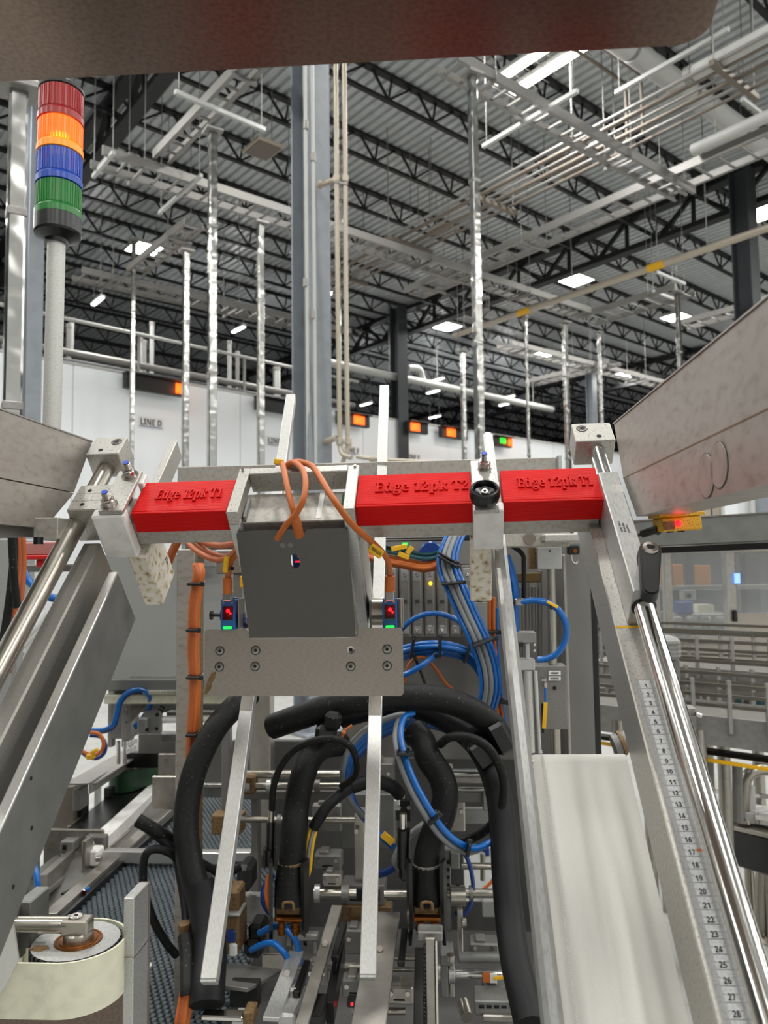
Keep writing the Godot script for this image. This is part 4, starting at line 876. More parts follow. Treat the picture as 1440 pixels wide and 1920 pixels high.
func sensor_head():
	var fr := thing("sensor_bracket", "open aluminium bracket frame straddling the crossbar, left of the middle red cap", "bracket", T(-0.18, -0.574, -0.74))
	tbox(fr, "side_bar", M.aluminium, -0.2568, -0.2432, -0.566, -0.548, -0.781, -0.692, 0.001)
	tbox(fr, "side_bar", M.aluminium, -0.1188, -0.1050, -0.566, -0.548, -0.780, -0.692, 0.001)
	tbox(fr, "rear_bar", M.aluminium, -0.2432, -0.1188, -0.577, -0.548, -0.781, -0.768, 0.001)
	tbox(fr, "left_arm", M.aluminium_clean, -0.2568, -0.2432, -0.72, -0.5662, -0.703, -0.692, 0.001)
	tbox(fr, "right_arm", M.aluminium_clean, -0.1188, -0.1050, -0.755, -0.5662, -0.703, -0.692, 0.001)
	tbox(fr, "side_plate", M.aluminium_worn, -0.1120, -0.1040, -0.775, -0.606, -0.765, -0.7035, 0.001)
	for k in 2: tbox(fr, "shim", M.plastic_grey, [-0.2425, -0.1215][k], [-0.2395, -0.1190][k], -0.5735, -0.566, -0.745, -0.706, 0.0005)
	for s in [[-0.252, -0.776], [-0.110, -0.776]]: disc(fr, "pin", M.bolt, s[0], -0.5475, s[1], 0.0018, 0.004, 12)
	put(fr, "sheath_clip", boxm(Vector3(0.014, 0.006, 0.004), 0.0008), M.bolt, txf(-0.1845, -0.545, -0.776) * Transform3D(Basis(Vector3.UP, -0.5), Vector3()))
	# dark sheet
	var top := T(-0.182, -0.575, -0.690); var bot := T(-0.182, -0.711, -0.6435)
	var yy := (top - bot).normalized(); var xx := TB.x; var zz := xx.cross(yy).normalized()
	var f := Transform3D(Basis(xx, yy, zz), (top + bot) / 2)
	var hh := top.distance_to(bot) / 2; var hw := 0.0668
	var sc := Vector2(0.0005, hh - 0.0405); var sr := 0.0052; var sh := 0.0042
	var db := MB.new()
	for side in [-1.0, 1.0]:
		var pts: Array = [Vector2(sc.x, -hh), Vector2(side * hw, -hh)]
		for i in 7: pts.append(Vector2(side * (hw - 0.005 + cos(PI / 2 * i / 6.0) * 0.005), hh - 0.005 + sin(PI / 2 * i / 6.0) * 0.005))
		pts.append(Vector2(sc.x, hh))
		for i in 9: pts.append(sc + Vector2(side * sin(PI / 2 * i / 8.0) * sr, sh + cos(PI / 2 * i / 8.0) * sr))
		for i in 9: pts.append(sc + Vector2(side * cos(PI / 2 * i / 8.0) * sr, -sh - sin(PI / 2 * i / 8.0) * sr))
		db.prism(PackedVector2Array(pts), 0.0025)
	var dp := thing("sensor_shield", "dark satin steel sheet with a small slot and two rivets, above the wide plate", "plate", (top + bot) / 2)
	put(dp, "sheet", db.mesh(), M.plate_black, f)
	for k in 2: put(dp, "rivet", lathem([[0, 0.0], [0.0033, 0.0], [0.0030, 0.0006], [0.0014, 0.0008], [0, 0.0005]], 20), M.steel_dark, f * Transform3D(Basis(Vector3.RIGHT, PI / 2), Vector3(-0.0125 + 0.0092 * k, hh - 0.0195, 0.0012)))
	# sensor seen through the slot
	var hs := thing("photo_sensor", "blue photo sensor glowing red behind the slot of the dark sheet", "sensor", f * Vector3(0.002, hh - 0.042, -0.03), "small blue photo sensors")
	put(hs, "body", boxm(Vector3(0.02, 0.036, 0.024), 0.001), M.sensor_blue, f * Transform3D(Basis(), Vector3(0.004, hh - 0.05, -0.026)))
	put(hs, "window", boxm(Vector3(0.012, 0.012, 0.001)), M.window_red, f * Transform3D(Basis(), Vector3(0.004, hh - 0.037, -0.0135)))
	for s in [[0.0025, -0.0345], [0.0045, -0.0395]]: put(hs, "red_spot", cylm(0.0024, 0.0006, 14), M.led_red, f * Transform3D(Basis(Vector3.RIGHT, PI / 2), Vector3(s[0], hh + s[1], -0.0127)))
	put(hs, "red_glint", boxm(Vector3(0.007, 0.0014, 0.0006)), M.led_red, f * Transform3D(Basis(), Vector3(0.001, hh - 0.0475, -0.0135)))
	# wide lower plate
	var o := []
	var cr := func(c: Vector2, r: float, g0: float):
		for i in 5: o.append(c + Vector2(cos(g0 + PI / 2 * i / 4.0), sin(g0 + PI / 2 * i / 4.0)) * r)
	var xl := -0.3010; var xr := -0.0497; var yb := 1.4595; var yt := 1.5430; var yn := 1.5308
	cr.call(LP(xl + 0.005, yb + 0.005), 0.005, PI); cr.call(LP(xr - 0.005, yb + 0.005), 0.005, -PI / 2); cr.call(LP(xr - 0.005, yt - 0.005), 0.005, 0.0)
	o.append(LP(-0.1020, yt)); o.append(LP(-0.1051, yt - 0.003)); o.append(LP(-0.1065, yn)); o.append(LP(-0.2430, yn)); o.append(LP(-0.2446, yt - 0.003)); o.append(LP(-0.2480, yt))
	cr.call(LP(xl + 0.005, yt - 0.005), 0.005, PI / 2)
	var zf := -0.9636 * 0.993
	var lp := thing("sensor_plate", "wide stainless plate with two rows of countersunk screws", "plate", Vector3(-0.175, 1.46, zf))
	put(lp, "plate", prismm(o, 0.003), M.stainless_grain, Transform3D(Basis(), Vector3(0, 0, zf)))
	put(lp, "bend", cylm(0.0016, 0.135, 12), M.stainless_grain, Transform3D(Basis(Vector3(0, 0, 1), PI / 2), Vector3(-0.1736, LP(0, yn).y, zf)))
	for s in [[-0.2812, 1.5158], [-0.2353, 1.5162], [-0.1148, 1.5164], [-0.0694, 1.5168], [-0.2818, 1.4958], [-0.236, 1.4963], [-0.115, 1.4959], [-0.0696, 1.4965]]:
		var c := LP(s[0], s[1]); var sf := Transform3D(Basis(Vector3.RIGHT, PI / 2), Vector3(c.x, c.y, zf + 0.0015))
		if s[0] == -0.1148:
			var eh := put(lp, "empty_countersink", lathem([[0, 0.0004], [0.0024, 0.0004], [0.0050, 0.0009], [0.0056, 0.0]], 28), M.bolt, sf)
			put(eh, "bore", cylm(0.0023, 0.0012, 16), M.black_hole, sf)
			continue
		var sr2 := put(lp, "screw", lathem([[0, 0.0006], [0.0046, 0.0006], [0.0048, 0.0002], [0, 0.0002]], 28) if false else lathem([[0.0050, 0.0], [0.0046, 0.0010], [0.0022, 0.0012], [0.0018, 0.0004], [0, 0.0004]], 28), M.chrome_dull, sf)
		put(sr2, "rim_groove", lathem([[0.0050, 0.0], [0.0050, 0.0005], [0.0060, 0.0005], [0.0060, 0.0]], 28), M.ink_grey, sf)
		put(sr2, "hex_socket", cylm(0.0018, 0.0010, 6), M.black_hole, sf)
	var wpt: Array = []
	for q in [[384, 1301], [386, 1284], [396, 1262], [405, 1259], [403, 1272], [398, 1280], [396, 1290], [388, 1302]]:
		var w3 := P(q[0], q[1], 0.962); wpt.append(Vector2(w3.x, w3.y))
	put(lp, "worn_patch", prismm(wpt, 0.0004), M.oxide, Transform3D(Basis(), Vector3(0, 0, zf + 0.0016)))
	sensor("blue photo sensor on the wide plate left of the dark sheet", 427, 1152, 0.962)
	sensor("blue photo sensor on the wide plate right of the dark sheet", 731, 1150, 0.962)
	for k in 2:
		var x: float = [437, 741][k]
		var b := thing("sensor_mount", ["bent metal mount behind the left photo sensor", "bent metal mount behind the right photo sensor"][k], "bracket", P(x, 1175, 0.985))
		pbox(b, "upright", M.stainless, x - 18, 1122, x + 16, 1178, 0.996, 0.003, 0.0005)
		pbox(b, "side", M.stainless, x + 9, 1122, x + 12, 1178, 0.965, 0.026, 0.0005)
		if k == 0:
			prod(b, "thumb_screw", M.plastic_black, 397, 1153, 0.99, 420, 1154, 0.99, 0.0022, 12); prod(b, "screw_head", M.plastic_black, 394, 1153, 0.99, 399, 1153, 0.99, 0.006, 14)
			prod(b, "blue_knob", M.hose_navy, 414, 1153, 0.985, 419, 1153, 0.985, 0.007, 14)
			for q in [[456, 1158], [459, 1168]]: prod(b, "blue_nut", M.hose_navy, q[0] - 4, q[1], 0.99, q[0] + 4, q[1], 0.99, 0.007, 8)
			pbox(b, "yellow_clip", M.yellow, 462, 1168, 470, 1178, 0.99, 0.008)
		else:
			prod(b, "round_spacer", M.chrome_dull, 696, 1146, 1.0, 722, 1146, 1.0, 0.018, 28); prod(b, "spacer_flange", M.steel_dark, 693, 1146, 1.0, 697, 1146, 1.0, 0.022, 28)
	# sensor cables
	var c1 := thing("sensor_cable", "orange cable rising from the left photo sensor behind the dark sheet", "cable", P(427, 1112, 0.955))
	tube(c1, "boot", M.cable_orange, px3([[427, 1113, 0.955], [427, 1095, 0.955], [427, 1083, 0.955]]), 0.0062, 8, 2)
	put(c1, "nut", boxm(Vector3(0.011, 0.010, 0.011), 0.001), M.bolt, Transform3D(Basis(), P(427, 1119, 0.955)))
	tube(c1, "cable", M.cable_orange, px3([[427, 1085, 0.955], [430, 1065, 0.955], [435, 1048, 0.955], [447, 1037, 0.95], [470, 1034, 0.955], [500, 1060, 0.97]]), 0.0038, 12)
	ctag(c1, 424, 1058, 0.945, 0.006, 0.020, -0.1); put(c1, "cable_tie", cylm(0.0056, 0.004, 12), M.plastic_black, Transform3D(Basis(), P(431, 1066, 0.955)))
	var c2 := thing("sensor_cable", "orange cable arching over the bracket down to the right photo sensor", "cable", P(730, 1112, 0.955))
	tube(c2, "boot", M.cable_orange, px3([[731, 1110, 0.955], [731, 1095, 0.955], [731, 1080, 0.955]]), 0.0066, 8, 2)
	put(c2, "nut", boxm(Vector3(0.011, 0.012, 0.011), 0.001), M.bolt, Transform3D(Basis(), P(731, 1117, 0.955)))
	tube(c2, "cable", M.cable_orange, px3([[731, 1082, 0.955], [730, 1062, 0.95], [724, 1045, 0.94], [712, 1030, 0.925], [690, 1010, 0.90], [660, 983, 0.87], [635, 950, 0.86], [618, 925, 0.87], [600, 895, 0.90], [587, 876, 0.925], [572, 868, 0.94], [555, 866, 0.955], [540, 874, 0.965]]), 0.0037, 12)
	ctag(c2, 705, 1033, 0.908, 0.018, 0.011, -0.62, "709C01")
	var c3 := thing("sensor_cable", "orange cable looping from the bracket top to behind the dark sheet", "cable", P(545, 990, 0.90))
	tube(c3, "cable", M.cable_orange, px3([[520, 1010, 0.905], [536, 985, 0.885], [556, 962, 0.87], [569, 935, 0.868], [573, 905, 0.885], [568, 882, 0.915], [556, 869, 0.94], [545, 867, 0.955], [537, 874, 0.965]]), 0.0036, 12)
	var c4 := thing("sensor_cable", "orange cable with a yellow tag at the bracket top, falling straight behind the dark sheet", "cable", P(555, 990, 0.90))
	tube(c4, "cable", M.cable_orange, px3([[561, 1005, 0.905], [555, 975, 0.880], [548, 950, 0.875], [538, 910, 0.895], [532, 880, 0.925], [528, 868, 0.945], [520, 868, 0.96]]), 0.0036, 12)
	tube(c4, "sleeve", M.cable_orange, px3([[561, 1003, 0.903], [556, 982, 0.885], [550, 966, 0.877]]), 0.0058, 10)
	ctag(c4, 523, 866, 0.945, 0.012, 0.007, -0.15)

# ------------------------------------------------------------------ side housings, cover plate, stack light
func zyprism(poly: Array, x0: float, x1: float) -> ArrayMesh:      # outline in (z, y), thickness along x, about the eye
	var pts: Array = []
	for p in poly: pts.append(Vector2(-p[0], p[1]))
	var b := MB.new(); b.prism(PackedVector2Array(pts), absf(x1 - x0), Transform3D(Basis(Vector3(0, 0, -1), Vector3(0, 1, 0), Vector3(1, 0, 0)), Vector3((x0 + x1) / 2, 0, 0))); return b.mesh()
func housings():
	var e := Transform3D(Basis(), EYE)
	var hl := thing("side_housing", "pale steel housing beam on the left with a long joint", "housing", EYE + Vector3(-0.5, 0.05, -0.6))
	put(hl, "upper_panel", zyprism([[-1.018, 0.1755], [-0.968, 0.1015], [-0.62, 0.1015], [-0.62, 0.1755]], -0.60, -0.478), M.stainless_pale, e)
	put(hl, "lower_panel", zyprism([[-0.967, 0.1000], [-0.894, 0.0508], [-0.62, 0.0508], [-0.62, 0.1000]], -0.60, -0.4775), M.stainless_pale, e)
	put(hl, "lid_edge", zyprism([[-1.019, 0.1775], [-1.018, 0.1757], [-0.62, 0.1757], [-0.62, 0.1775]], -0.602, -0.477), M.stainless, e)
	put(hl, "foot_strip", zyprism([[-0.90, 0.0505], [-0.90, 0.040], [-0.62, 0.040], [-0.62, 0.0505]], -0.595, -0.49), M.steel_dark, e)
	put(hl, "corner_bracket", boxm(Vector3(0.03, 0.026, 0.05), 0.001), M.aluminium_worn, Transform3D(Basis(), P(105, 993, 0.93)))
	put(hl, "bolt_head", cylm(0.006, 0.008, 6), M.plastic_black, Transform3D(Basis(), P(72, 1014, 0.87)))
	var hr := thing("side_housing", "wide pale steel housing beam on the right with a rust-stained seam", "housing", EYE + Vector3(0.24, 0.05, -0.6))
	put(hr, "upper_panel", zyprism([[-0.957, 0.1710], [-0.919, 0.1002], [-0.42, 0.1002], [-0.42, 0.1710]], 0.2155, 0.2605), M.stainless_pale, e)
	put(hr, "lower_panel", zyprism([[-0.918, 0.0990], [-0.864, 0.0510], [-0.42, 0.0510], [-0.42, 0.0990]], 0.2153, 0.2605), M.stainless_pale, e)
	put(hr, "seam_sealant", zyprism([[-0.918, 0.1003], [-0.918, 0.0989], [-0.42, 0.0989], [-0.42, 0.1003]], 0.2150, 0.2600), M.oxide, e)
	put(hr, "lid_edge", zyprism([[-0.958, 0.1728], [-0.957, 0.1712], [-0.42, 0.1712], [-0.42, 0.1728]], 0.2140, 0.2615), M.stainless, e)
	for k in 2:
		var r := on_x([1324, 1348][k], [892, 872][k], 0.2149)
		put(hr, "round_plug", lathem([[0, 0.0], [0.0180, 0.0], [0.0176, 0.0005], [0, 0.0005]], 40), M.stainless_pale, Transform3D(Basis(Vector3(0, 0, 1), PI / 2), r))
		put(hr, "plug_rim", lathem([[0.0180, 0.0], [0.0180, 0.0003], [0.0184, 0.0003], [0.0184, 0.0]], 40), M.ink_grey, Transform3D(Basis(Vector3(0, 0, 1), PI / 2), r))
	# yellow safety sensor under the right housing
	var ys := thing("safety_sensor", "yellow sensor block with a glowing red lamp under the right housing", "sensor", P(1268, 985, 0.83))
	var yf := Transform3D(Basis(Vector3.UP, 0.12) * Basis(Vector3(0, 0, 1), 0.05), P(1269, 983, 0.83))
	put(ys, "body", boxm(Vector3(0.044, 0.015, 0.026), 0.0015), M.yellow, yf)
	put(ys, "nameplate", boxm(Vector3(0.0125, 0.0085, 0.0006)), M.oxide, yf * Transform3D(Basis(), Vector3(-0.0145, -0.0012, 0.0132)))
	put(ys, "red_lamp", lathem([[0, 0.0024], [0.0016, 0.0022], [0.0032, 0.0010], [0.0036, 0.0]], 20), M.led_red, yf * Transform3D(Basis(Vector3.RIGHT, PI / 2), Vector3(-0.004, 0.0003, 0.013)))
	for k in 2: put(ys, "screw_hole", boxm(Vector3(0.006, 0.002, 0.004)), M.black_hole, yf * Transform3D(Basis(), Vector3(-0.012 + 0.012 * k, -0.0078, 0.009)))
	put(ys, "mount_plate", boxm(Vector3(0.05, 0.004, 0.03), 0.0006), M.yellow, yf * Transform3D(Basis(), Vector3(0.001, 0.0098, -0.002)))
	tube(ys, "plug", M.plastic_black, px3([[1236, 992, 0.83], [1222, 995, 0.84], [1205, 1001, 0.85]]), 0.0048, 10)
	tube(ys, "lead", M.plastic_black, px3([[1236, 1000, 0.835], [1218, 998, 0.845], [1195, 1004, 0.86], [1185, 1010, 0.9]]), 0.0022, 8)
	var rl := OmniLight3D.new(); rl.name = "light"; rl.light_color = Color(1, 0.06, 0.05); rl.light_energy = 0.00006; rl.light_size = 0.004; rl.omni_range = 10; rl.omni_attenuation = 2.0; rl.shadow_enabled = true
	ys.add_child(rl); rl.transform = ys.global_transform.affine_inverse() * yf * Transform3D(Basis(), Vector3(-0.004, 0.003, 0.02))
	# cover plate overhead: its polished underside shows; unseen rear depth added to shade the machine
	var a := plate_pt(-420, 172.6); var b := plate_pt(1322, 79)
	var dirx := (b - a).normalized(); var back := dirx.cross(Vector3(0.10, 1, 0).normalized()).normalized()
	var L := a.distance_to(b); var pts: Array = [Vector2(0, 0), Vector2(0, 0.42), Vector2(L, 0.42)]
	for i in 9: pts.append(Vector2(L - 0.022 + cos(PI / 2 * i / 8.0) * 0.022, 0.022 - sin(PI / 2 * i / 8.0) * 0.022))
	var cp := thing("cover_plate", "large polished steel cover plate overhead, out of focus across the top", "plate", (a + b) / 2)
	put(cp, "sheet", prismm(pts, 0.003), M.plate_polished, Transform3D(Basis(dirx, back, dirx.cross(back)), a))
	# stack light
	var p0 := P(108, 452, 1.30); var p1 := P(115.5, 166, 1.335)
	var ax := (p1 - p0).normalized(); var L2 := p0.distance_to(p1); var sb := Basis(ax.cross(Vector3(0, 0, 1)).normalized() * -1.0, ax, Vector3())
	sb.x = ax.cross(Vector3(0, 0, -1)).normalized() * -1.0; sb.z = sb.x.cross(ax)
	var sx := Transform3D(sb, p0)
	var sl := thing("stack_light", "signal tower light with red, amber, blue and green tiers, amber lit", "signal light", p0)
	var r := 0.0375
	put(sl, "base", lathem([[0, 0], [0.020, 0], [0.028, 0.004], [r - 0.001, 0.008], [r + 0.0005, 0.012], [r + 0.0005, 0.038], [0, 0.038]], 40), M.plastic_black, sx)
	var y := 0.038; var th := (L2 - 0.038 - 0.012) / 4.0
	for tier in ["green", "blue", "amber", "red"]:
		var tx := sx * Transform3D(Basis(), Vector3(0, y, 0))
		var pr := []
		var fl := MB.new()
		for k in 48:
			var g := TAU * k / 48
			fl.box(Vector3(0.0018, th * 0.70, 0.0030), 0.0004, Transform3D(Basis(Vector3.UP, -g), Vector3(cos(g) * (r - 0.0016), th * 0.63, sin(g) * (r - 0.0016))))
		var part := put(sl, tier + "_lens", lathem([[r - 0.0018, th * 0.27], [r - 0.0018, th * 0.99], [0, th * 0.99]], 48), M["lens_" + tier], tx)
		put(part, "flutes", fl.mesh(), M["lens_" + tier], tx)
		put(part, "collar", lathem([[r - 0.004, 0.0], [r + 0.0006, 0.0004], [r + 0.0006, th * 0.20], [r - 0.0015, th * 0.27], [r - 0.006, th * 0.27]], 48), M["ring_" + tier], tx)
		if tier == "amber": put(part, "lamp_core", cylm(0.019, th * 0.34, 24, 0.004), M.amber_core, tx * Transform3D(Basis(), Vector3(0, th * 0.34, 0)))
		put(part, "inner_core", cylm(0.017, th * 0.64, 24, 0.003), M.paper if tier != "amber" else M.ring_amber, tx * Transform3D(Basis(), Vector3(0, th * (0.62 if tier != "amber" else 0.80), 0)).scaled_local(Vector3(1, 1.0 if tier != "amber" else 0.5, 1)))
		y += th
	put(sl, "cap", lathem([[r - 0.001, 0], [r + 0.0004, 0.001], [r + 0.0004, 0.007], [r - 0.004, 0.011], [0, 0.0125]], 40), M.plastic_black_matte, sx * Transform3D(Basis(), Vector3(0, y, 0)))
	var al := OmniLight3D.new(); al.name = "light"; al.light_color = Color(1, 0.6, 0.1); al.light_energy = 0.012; al.light_size = 0.015; al.omni_range = 20; al.omni_attenuation = 2.0; al.shadow_enabled = true
	sl.add_child(al); al.transform = sl.global_transform.affine_inverse() * sx * Transform3D(Basis(), Vector3(0, 0.038 + 2.34 * th, 0))
	var po := thing("light_pole", "mottled round steel pole carrying the signal tower light", "pole", P(96, 830, 1.28))
	rod(po, "pole", M.pole_mottled, P(96, 850, 1.27), P(106, 446, 1.30), 0.0145, 28)
	rod(po, "collar", M.plastic_black, P(106, 456, 1.30), P(106.5, 447, 1.30), 0.02, 24)

func plate_pt(px: float, py: float) -> Vector3:
	var r := CB * Vector3((px - 720.0) / FPX, -(py - 960.0) / FPX, -1.0)
	var nn := Vector3(0.10, 1, 0).normalized()      # the sheet hangs a little lower on its right
	return EYE + r * (nn.dot(Vector3(0, 0.37, 0)) / nn.dot(r))
func on_x(px: float, py: float, x: float) -> Vector3:
	var r := CB * Vector3((px - 720.0) / FPX, -(py - 960.0) / FPX, -1.0)
	return EYE + r * (x / r.x)

# ------------------------------------------------------------------ rear machine: panels, modules, cylinder
func back_machine():
	var bp := thing("back_panel", "dark steel back panel behind the modules and cables", "panel", P(890, 1480, 2.02))
	pbox(bp, "sheet", M.steel_dark, 690, 985, 1075, 1420, 2.02, 0.02)
	pbox(bp, "lower_sheet", M.shaded_steel, 470, 1395, 1075, 1960, 2.15, 0.02)  # lower sheet colour carries the shade behind the grippers
	pbox(bp, "flange", M.stainless, 640, 985, 698, 1400, 2.0, 0.02)
	var bs := thing("base_plate", "machine bed under the grippers, coloured dark for the shade there", "machine bed", P(680, 1930, 1.7))
	wbox(bs, "bed", M.shaded_steel, -0.44, 0.36, -1.05, -0.98, -2.15, -1.0)  # bed colour darkened for the shade under the grippers
	var lp := thing("back_panel", "plain light grey panel behind the left post", "panel", P(300, 1270, 2.5))
	pbox(lp, "sheet", M.plastic_grey, 150, 1040, 480, 1272, 2.5, 0.03); pbox(lp, "bottom_rim", M.galvanised, 240, 1266, 480, 1272, 2.48, 0.02)
	pbox(lp, "top_rim", M.galvanised, 345, 1046, 405, 1063, 2.45, 0.03)
	# overhead plate seen under the crossbar
	var up := thing("top_bracket", "cast bracket plate under the crossbar right of the white blocks", "bracket", P(1000, 1025, 1.5))
	pbox(up, "plate", M.aluminium_worn, 935, 985, 1068, 1026, 1.55, 0.05, 0.003); pbox(up, "lip", M.aluminium, 1020, 1000, 1100, 1016, 1.5, 0.05, 0.003)
	put(up, "washer", cylm(0.012, 0.004, 24), M.galvanised_rust, Transform3D(Basis(Vector3.RIGHT, PI / 2), P(993, 1010, 1.548)))
	var rs := thing("mounting_rail", "ribbed aluminium mounting rail under the middle red cap", "rail", P(790, 1008, 1.75))
	for k in 4: pbox(rs, "rib", M.aluminium_clean, 700, 998 + 4 * k, 858, 1000.5 + 4 * k, 1.75 + 0.004 * (k % 2), 0.05, 0.0005)
	pbox(rs, "web", M.plastic_black_matte, 700, 996, 892, 1014, 1.76, 0.04)
	var cu := thing("bus_unit", "grey control unit with two green lamps above the modules", "control unit", P(790, 1035, 1.95))
	pbox(cu, "case", M.module_grey, 715, 1012, 885, 1060, 1.97, 0.05)
	for k in 2: pbox(cu, "green_lamp", M.led_green, 755 + 5 * k, 1018, 758.5 + 5 * k, 1022, 1.968, 0.004, 0.0005)
	put(cu, "dial", cylm(0.03, 0.03, 24, 0.004), M.hose_navy, Transform3D(Basis(Vector3.RIGHT, PI / 2), P(808, 1037, 1.95)))
	for k in 8:
		var x := 724.0 + 23.4 * k
		var t := thing("drive_module", "grey slim module with two screws in the row behind the right sensor", "module", P(x + 11, 1193, 1.9), "row of slim grey modules")
		t.set_meta("label", ["grey module farthest left, half hidden by the right photo sensor", "second grey module from the left in the module row", "third grey module from the left, beside the orange plug", "grey module with a lit yellow lamp", "grey module just right of the one with the yellow lamp", "grey module behind the top of the blue cable bundle", "grey module behind the middle of the blue and grey bundle", "last grey module of the row, beside the dirty white block"][k])
		pbox(t, "case", M.module_grey, x + 0.7, 1060, x + 22.7, 1194, 1.92, 0.06, 0.002)
		pbox(t, "face", M.plastic_grey, x + 4, 1066, x + 19, 1189, 1.916, 0.006, 0.0025)
		pbox(t, "inlay", M.module_grey, x + 5, 1088, x + 18, 1172, 1.9145, 0.002, 0.001)
		pbox(t, "window", M.ink_grey, x + 7.5, 1124, x + 15.5, 1131, 1.913, 0.002, 0.0005)
		for y in [1078, 1183]: put(t, "screw", lathem([[0, 0], [0.0056, 0], [0.0050, 0.003], [0.0020, 0.004], [0, 0.0032]], 18), M.bolt, Transform3D(Basis(Vector3.RIGHT, PI / 2), P(x + 11.5, y, 1.913)))
		if k >= 3 and k < 7: pbox(t, "paper_label", M.paper, x + 8, 1142, x + 15, 1174, 1.9125, 0.001, 0)
		if k == 3: put(t, "yellow_lamp", cylm(0.0042, 0.003, 16), M.led_yellow, Transform3D(Basis(Vector3.RIGHT, PI / 2), P(x + 13, 1094, 1.911)))
	var gp := thing("grey_module", "plain grey box module below the dirty white block", "module", P(904, 1195, 1.9))
	pbox(gp, "case", M.module_grey, 888, 1130, 916, 1194, 1.9, 0.06); pbox(gp, "door", M.plastic_grey, 891, 1134, 913, 1190, 1.897, 0.004)
	# cylinder unit at the right
	var cy := thing("lift_cylinder", "grey pneumatic lift block on a vertical steel shaft", "cylinder", P(1035, 1370, 1.6))
	pbox(cy, "top_block", M.aluminium_clean, 1008, 1026, 1053, 1067, 1.6, 0.05, 0.001); pbox(cy, "top_side", M.oxide, 993, 1026, 1008, 1067, 1.62, 0.04, 0.001)
	put(cy, "top_hole", cylm(0.002, 0.001, 12), M.black_hole, Transform3D(Basis(Vector3.RIGHT, PI / 2), P(1031, 1033, 1.599)))
	prod(cy, "shaft", M.chrome_dull, 1033, 1066, 1.62, 1036, 1252, 1.62, 0.0088); prod(cy, "lower_shaft", M.chrome_dull, 1041, 1365, 1.62, 1042, 1412, 1.62, 0.0105)
	pbox(cy, "block", M.module_grey, 1000, 1249, 1063, 1367, 1.6, 0.05, 0.0015)
	for y in [1290, 1326]: put(cy, "port", cylm(0.0038, 0.001, 16), M.black_hole, Transform3D(Basis(Vector3.RIGHT, PI / 2), P(1040, y, 1.599)))
	for k in 2: pbox(cy, "white_sticker", M.paper, 1029, 1258 + 10 * k, 1051, 1266 + 10 * k, 1.599, 0.0006, 0)
	text(cy, "sticker_print", "VARIANT", M.ink, Transform3D(Basis(), P(1040, 1262, 1.5983)), 0.017, 0.0042, 0.0003, "Droid Sans", 700)
	text(cy, "sticker_print", "ROHRUNG", M.ink, Transform3D(Basis(), P(1040, 1272, 1.5983)), 0.017, 0.0042, 0.0003, "Droid Sans", 700)
	pbox(cy, "yellow_sticker", M.tag_yellow, 1036, 1348, 1052, 1367, 1.5985, 0.0006, 0)
	var st := pbox(cy, "arrow_stem", M.ink, 1043, 1352, 1045, 1359, 1.598, 0.0004, 0); var w := 0.0033
	put(cy, "arrow_head", prismm([Vector2(-w, 0), Vector2(0, -w * 1.5), Vector2(w, 0)], 0.0004), M.ink, Transform3D(Basis(), P(1044, 1358.5, 1.598)))
	var ac := thing("air_cylinder", "slender white-tubed air cylinder left of the lift block", "cylinder", P(990, 1405, 1.58))
	prod(ac, "tube", M.pole_mottled, 990, 1258, 1.58, 995, 1410, 1.57, 0.009); prod(ac, "tie_rod", M.strut_white, 1004, 1258, 1.57, 1012, 1412, 1.57, 0.0036); prod(ac, "tie_rod", M.strut_white, 977, 1256, 1.59, 984, 1405, 1.58, 0.0036)
	pbox(ac, "end_cap", M.aluminium_clean, 970, 1236, 1003, 1258, 1.58, 0.03, 0.002); pbox(ac, "clevis", M.aluminium_clean, 985, 1205, 993, 1240, 1.585, 0.012); pbox(ac, "hinge_plate", M.galvanised, 966, 1185, 1005, 1206, 1.58, 0.03)
	for y in [1209, 1220]: prod(ac, "screw", M.bolt, 1000, y, 1.57, 1004, y, 1.57, 0.004, 12)
	var sw := thing("reed_switch", "small switch with a yellow tagged lead on the air cylinder", "sensor", P(1019, 1360, 1.57))
	pbox(sw, "elbow", M.bolt, 1014, 1272, 1024, 1279, 1.575, 0.012); pbox(sw, "nut", M.bolt, 1019, 1279, 1026, 1292, 1.575, 0.012); tube(sw, "lead", M.hose_blue, px3([[1022, 1290, 1.57], [1023, 1310, 1.57], [1022, 1330, 1.57]]), 0.0024, 8)
	pbar(sw, "yellow_tag", M.tag_yellow, 1023, 1317, 1.568, 1020, 1366, 1.568, 0.008, 0.002); pbox(sw, "plug", M.plastic_black, 1016, 1320, 1021, 1375, 1.58, 0.01)
	var dp := thing("frame_post", "broad dark steel post with a black edge, right of the lift cylinder", "post", P(1095, 1405, 1.75))
	pbox(dp, "post", M.steel_dark, 1062, 1015, 1120, 1900, 1.75, 0.08, 0.004); pbox(dp, "black_edge", M.plastic_black, 1119, 1090, 1131, 1900, 1.745, 0.06, 0.002); pbox(dp, "bright_edge", M.stainless, 1060, 1040, 1066, 1420, 1.742, 0.02)
	var hk := thing("eye_bolt", "black eye bolt at the head of the dark post", "bolt", P(1078, 1045, 1.72))
	pbox(hk, "head", M.plastic_black, 1066, 1022, 1087, 1040, 1.725, 0.03, 0.003); put(hk, "nut", cylm(0.005, 0.006, 6), M.brass, Transform3D(Basis(Vector3.RIGHT, PI / 2), P(1078, 1033, 1.722))); tube(hk, "hook", M.bolt, px3([[1071, 1040, 1.72], [1073, 1052, 1.72], [1080, 1057, 1.72], [1083, 1052, 1.72]]), 0.0022, 8)
	var vp := thing("vertical_rods", "dark vertical rods and a brass plate behind the blue hose loop", "frame", P(990, 1240, 1.85))
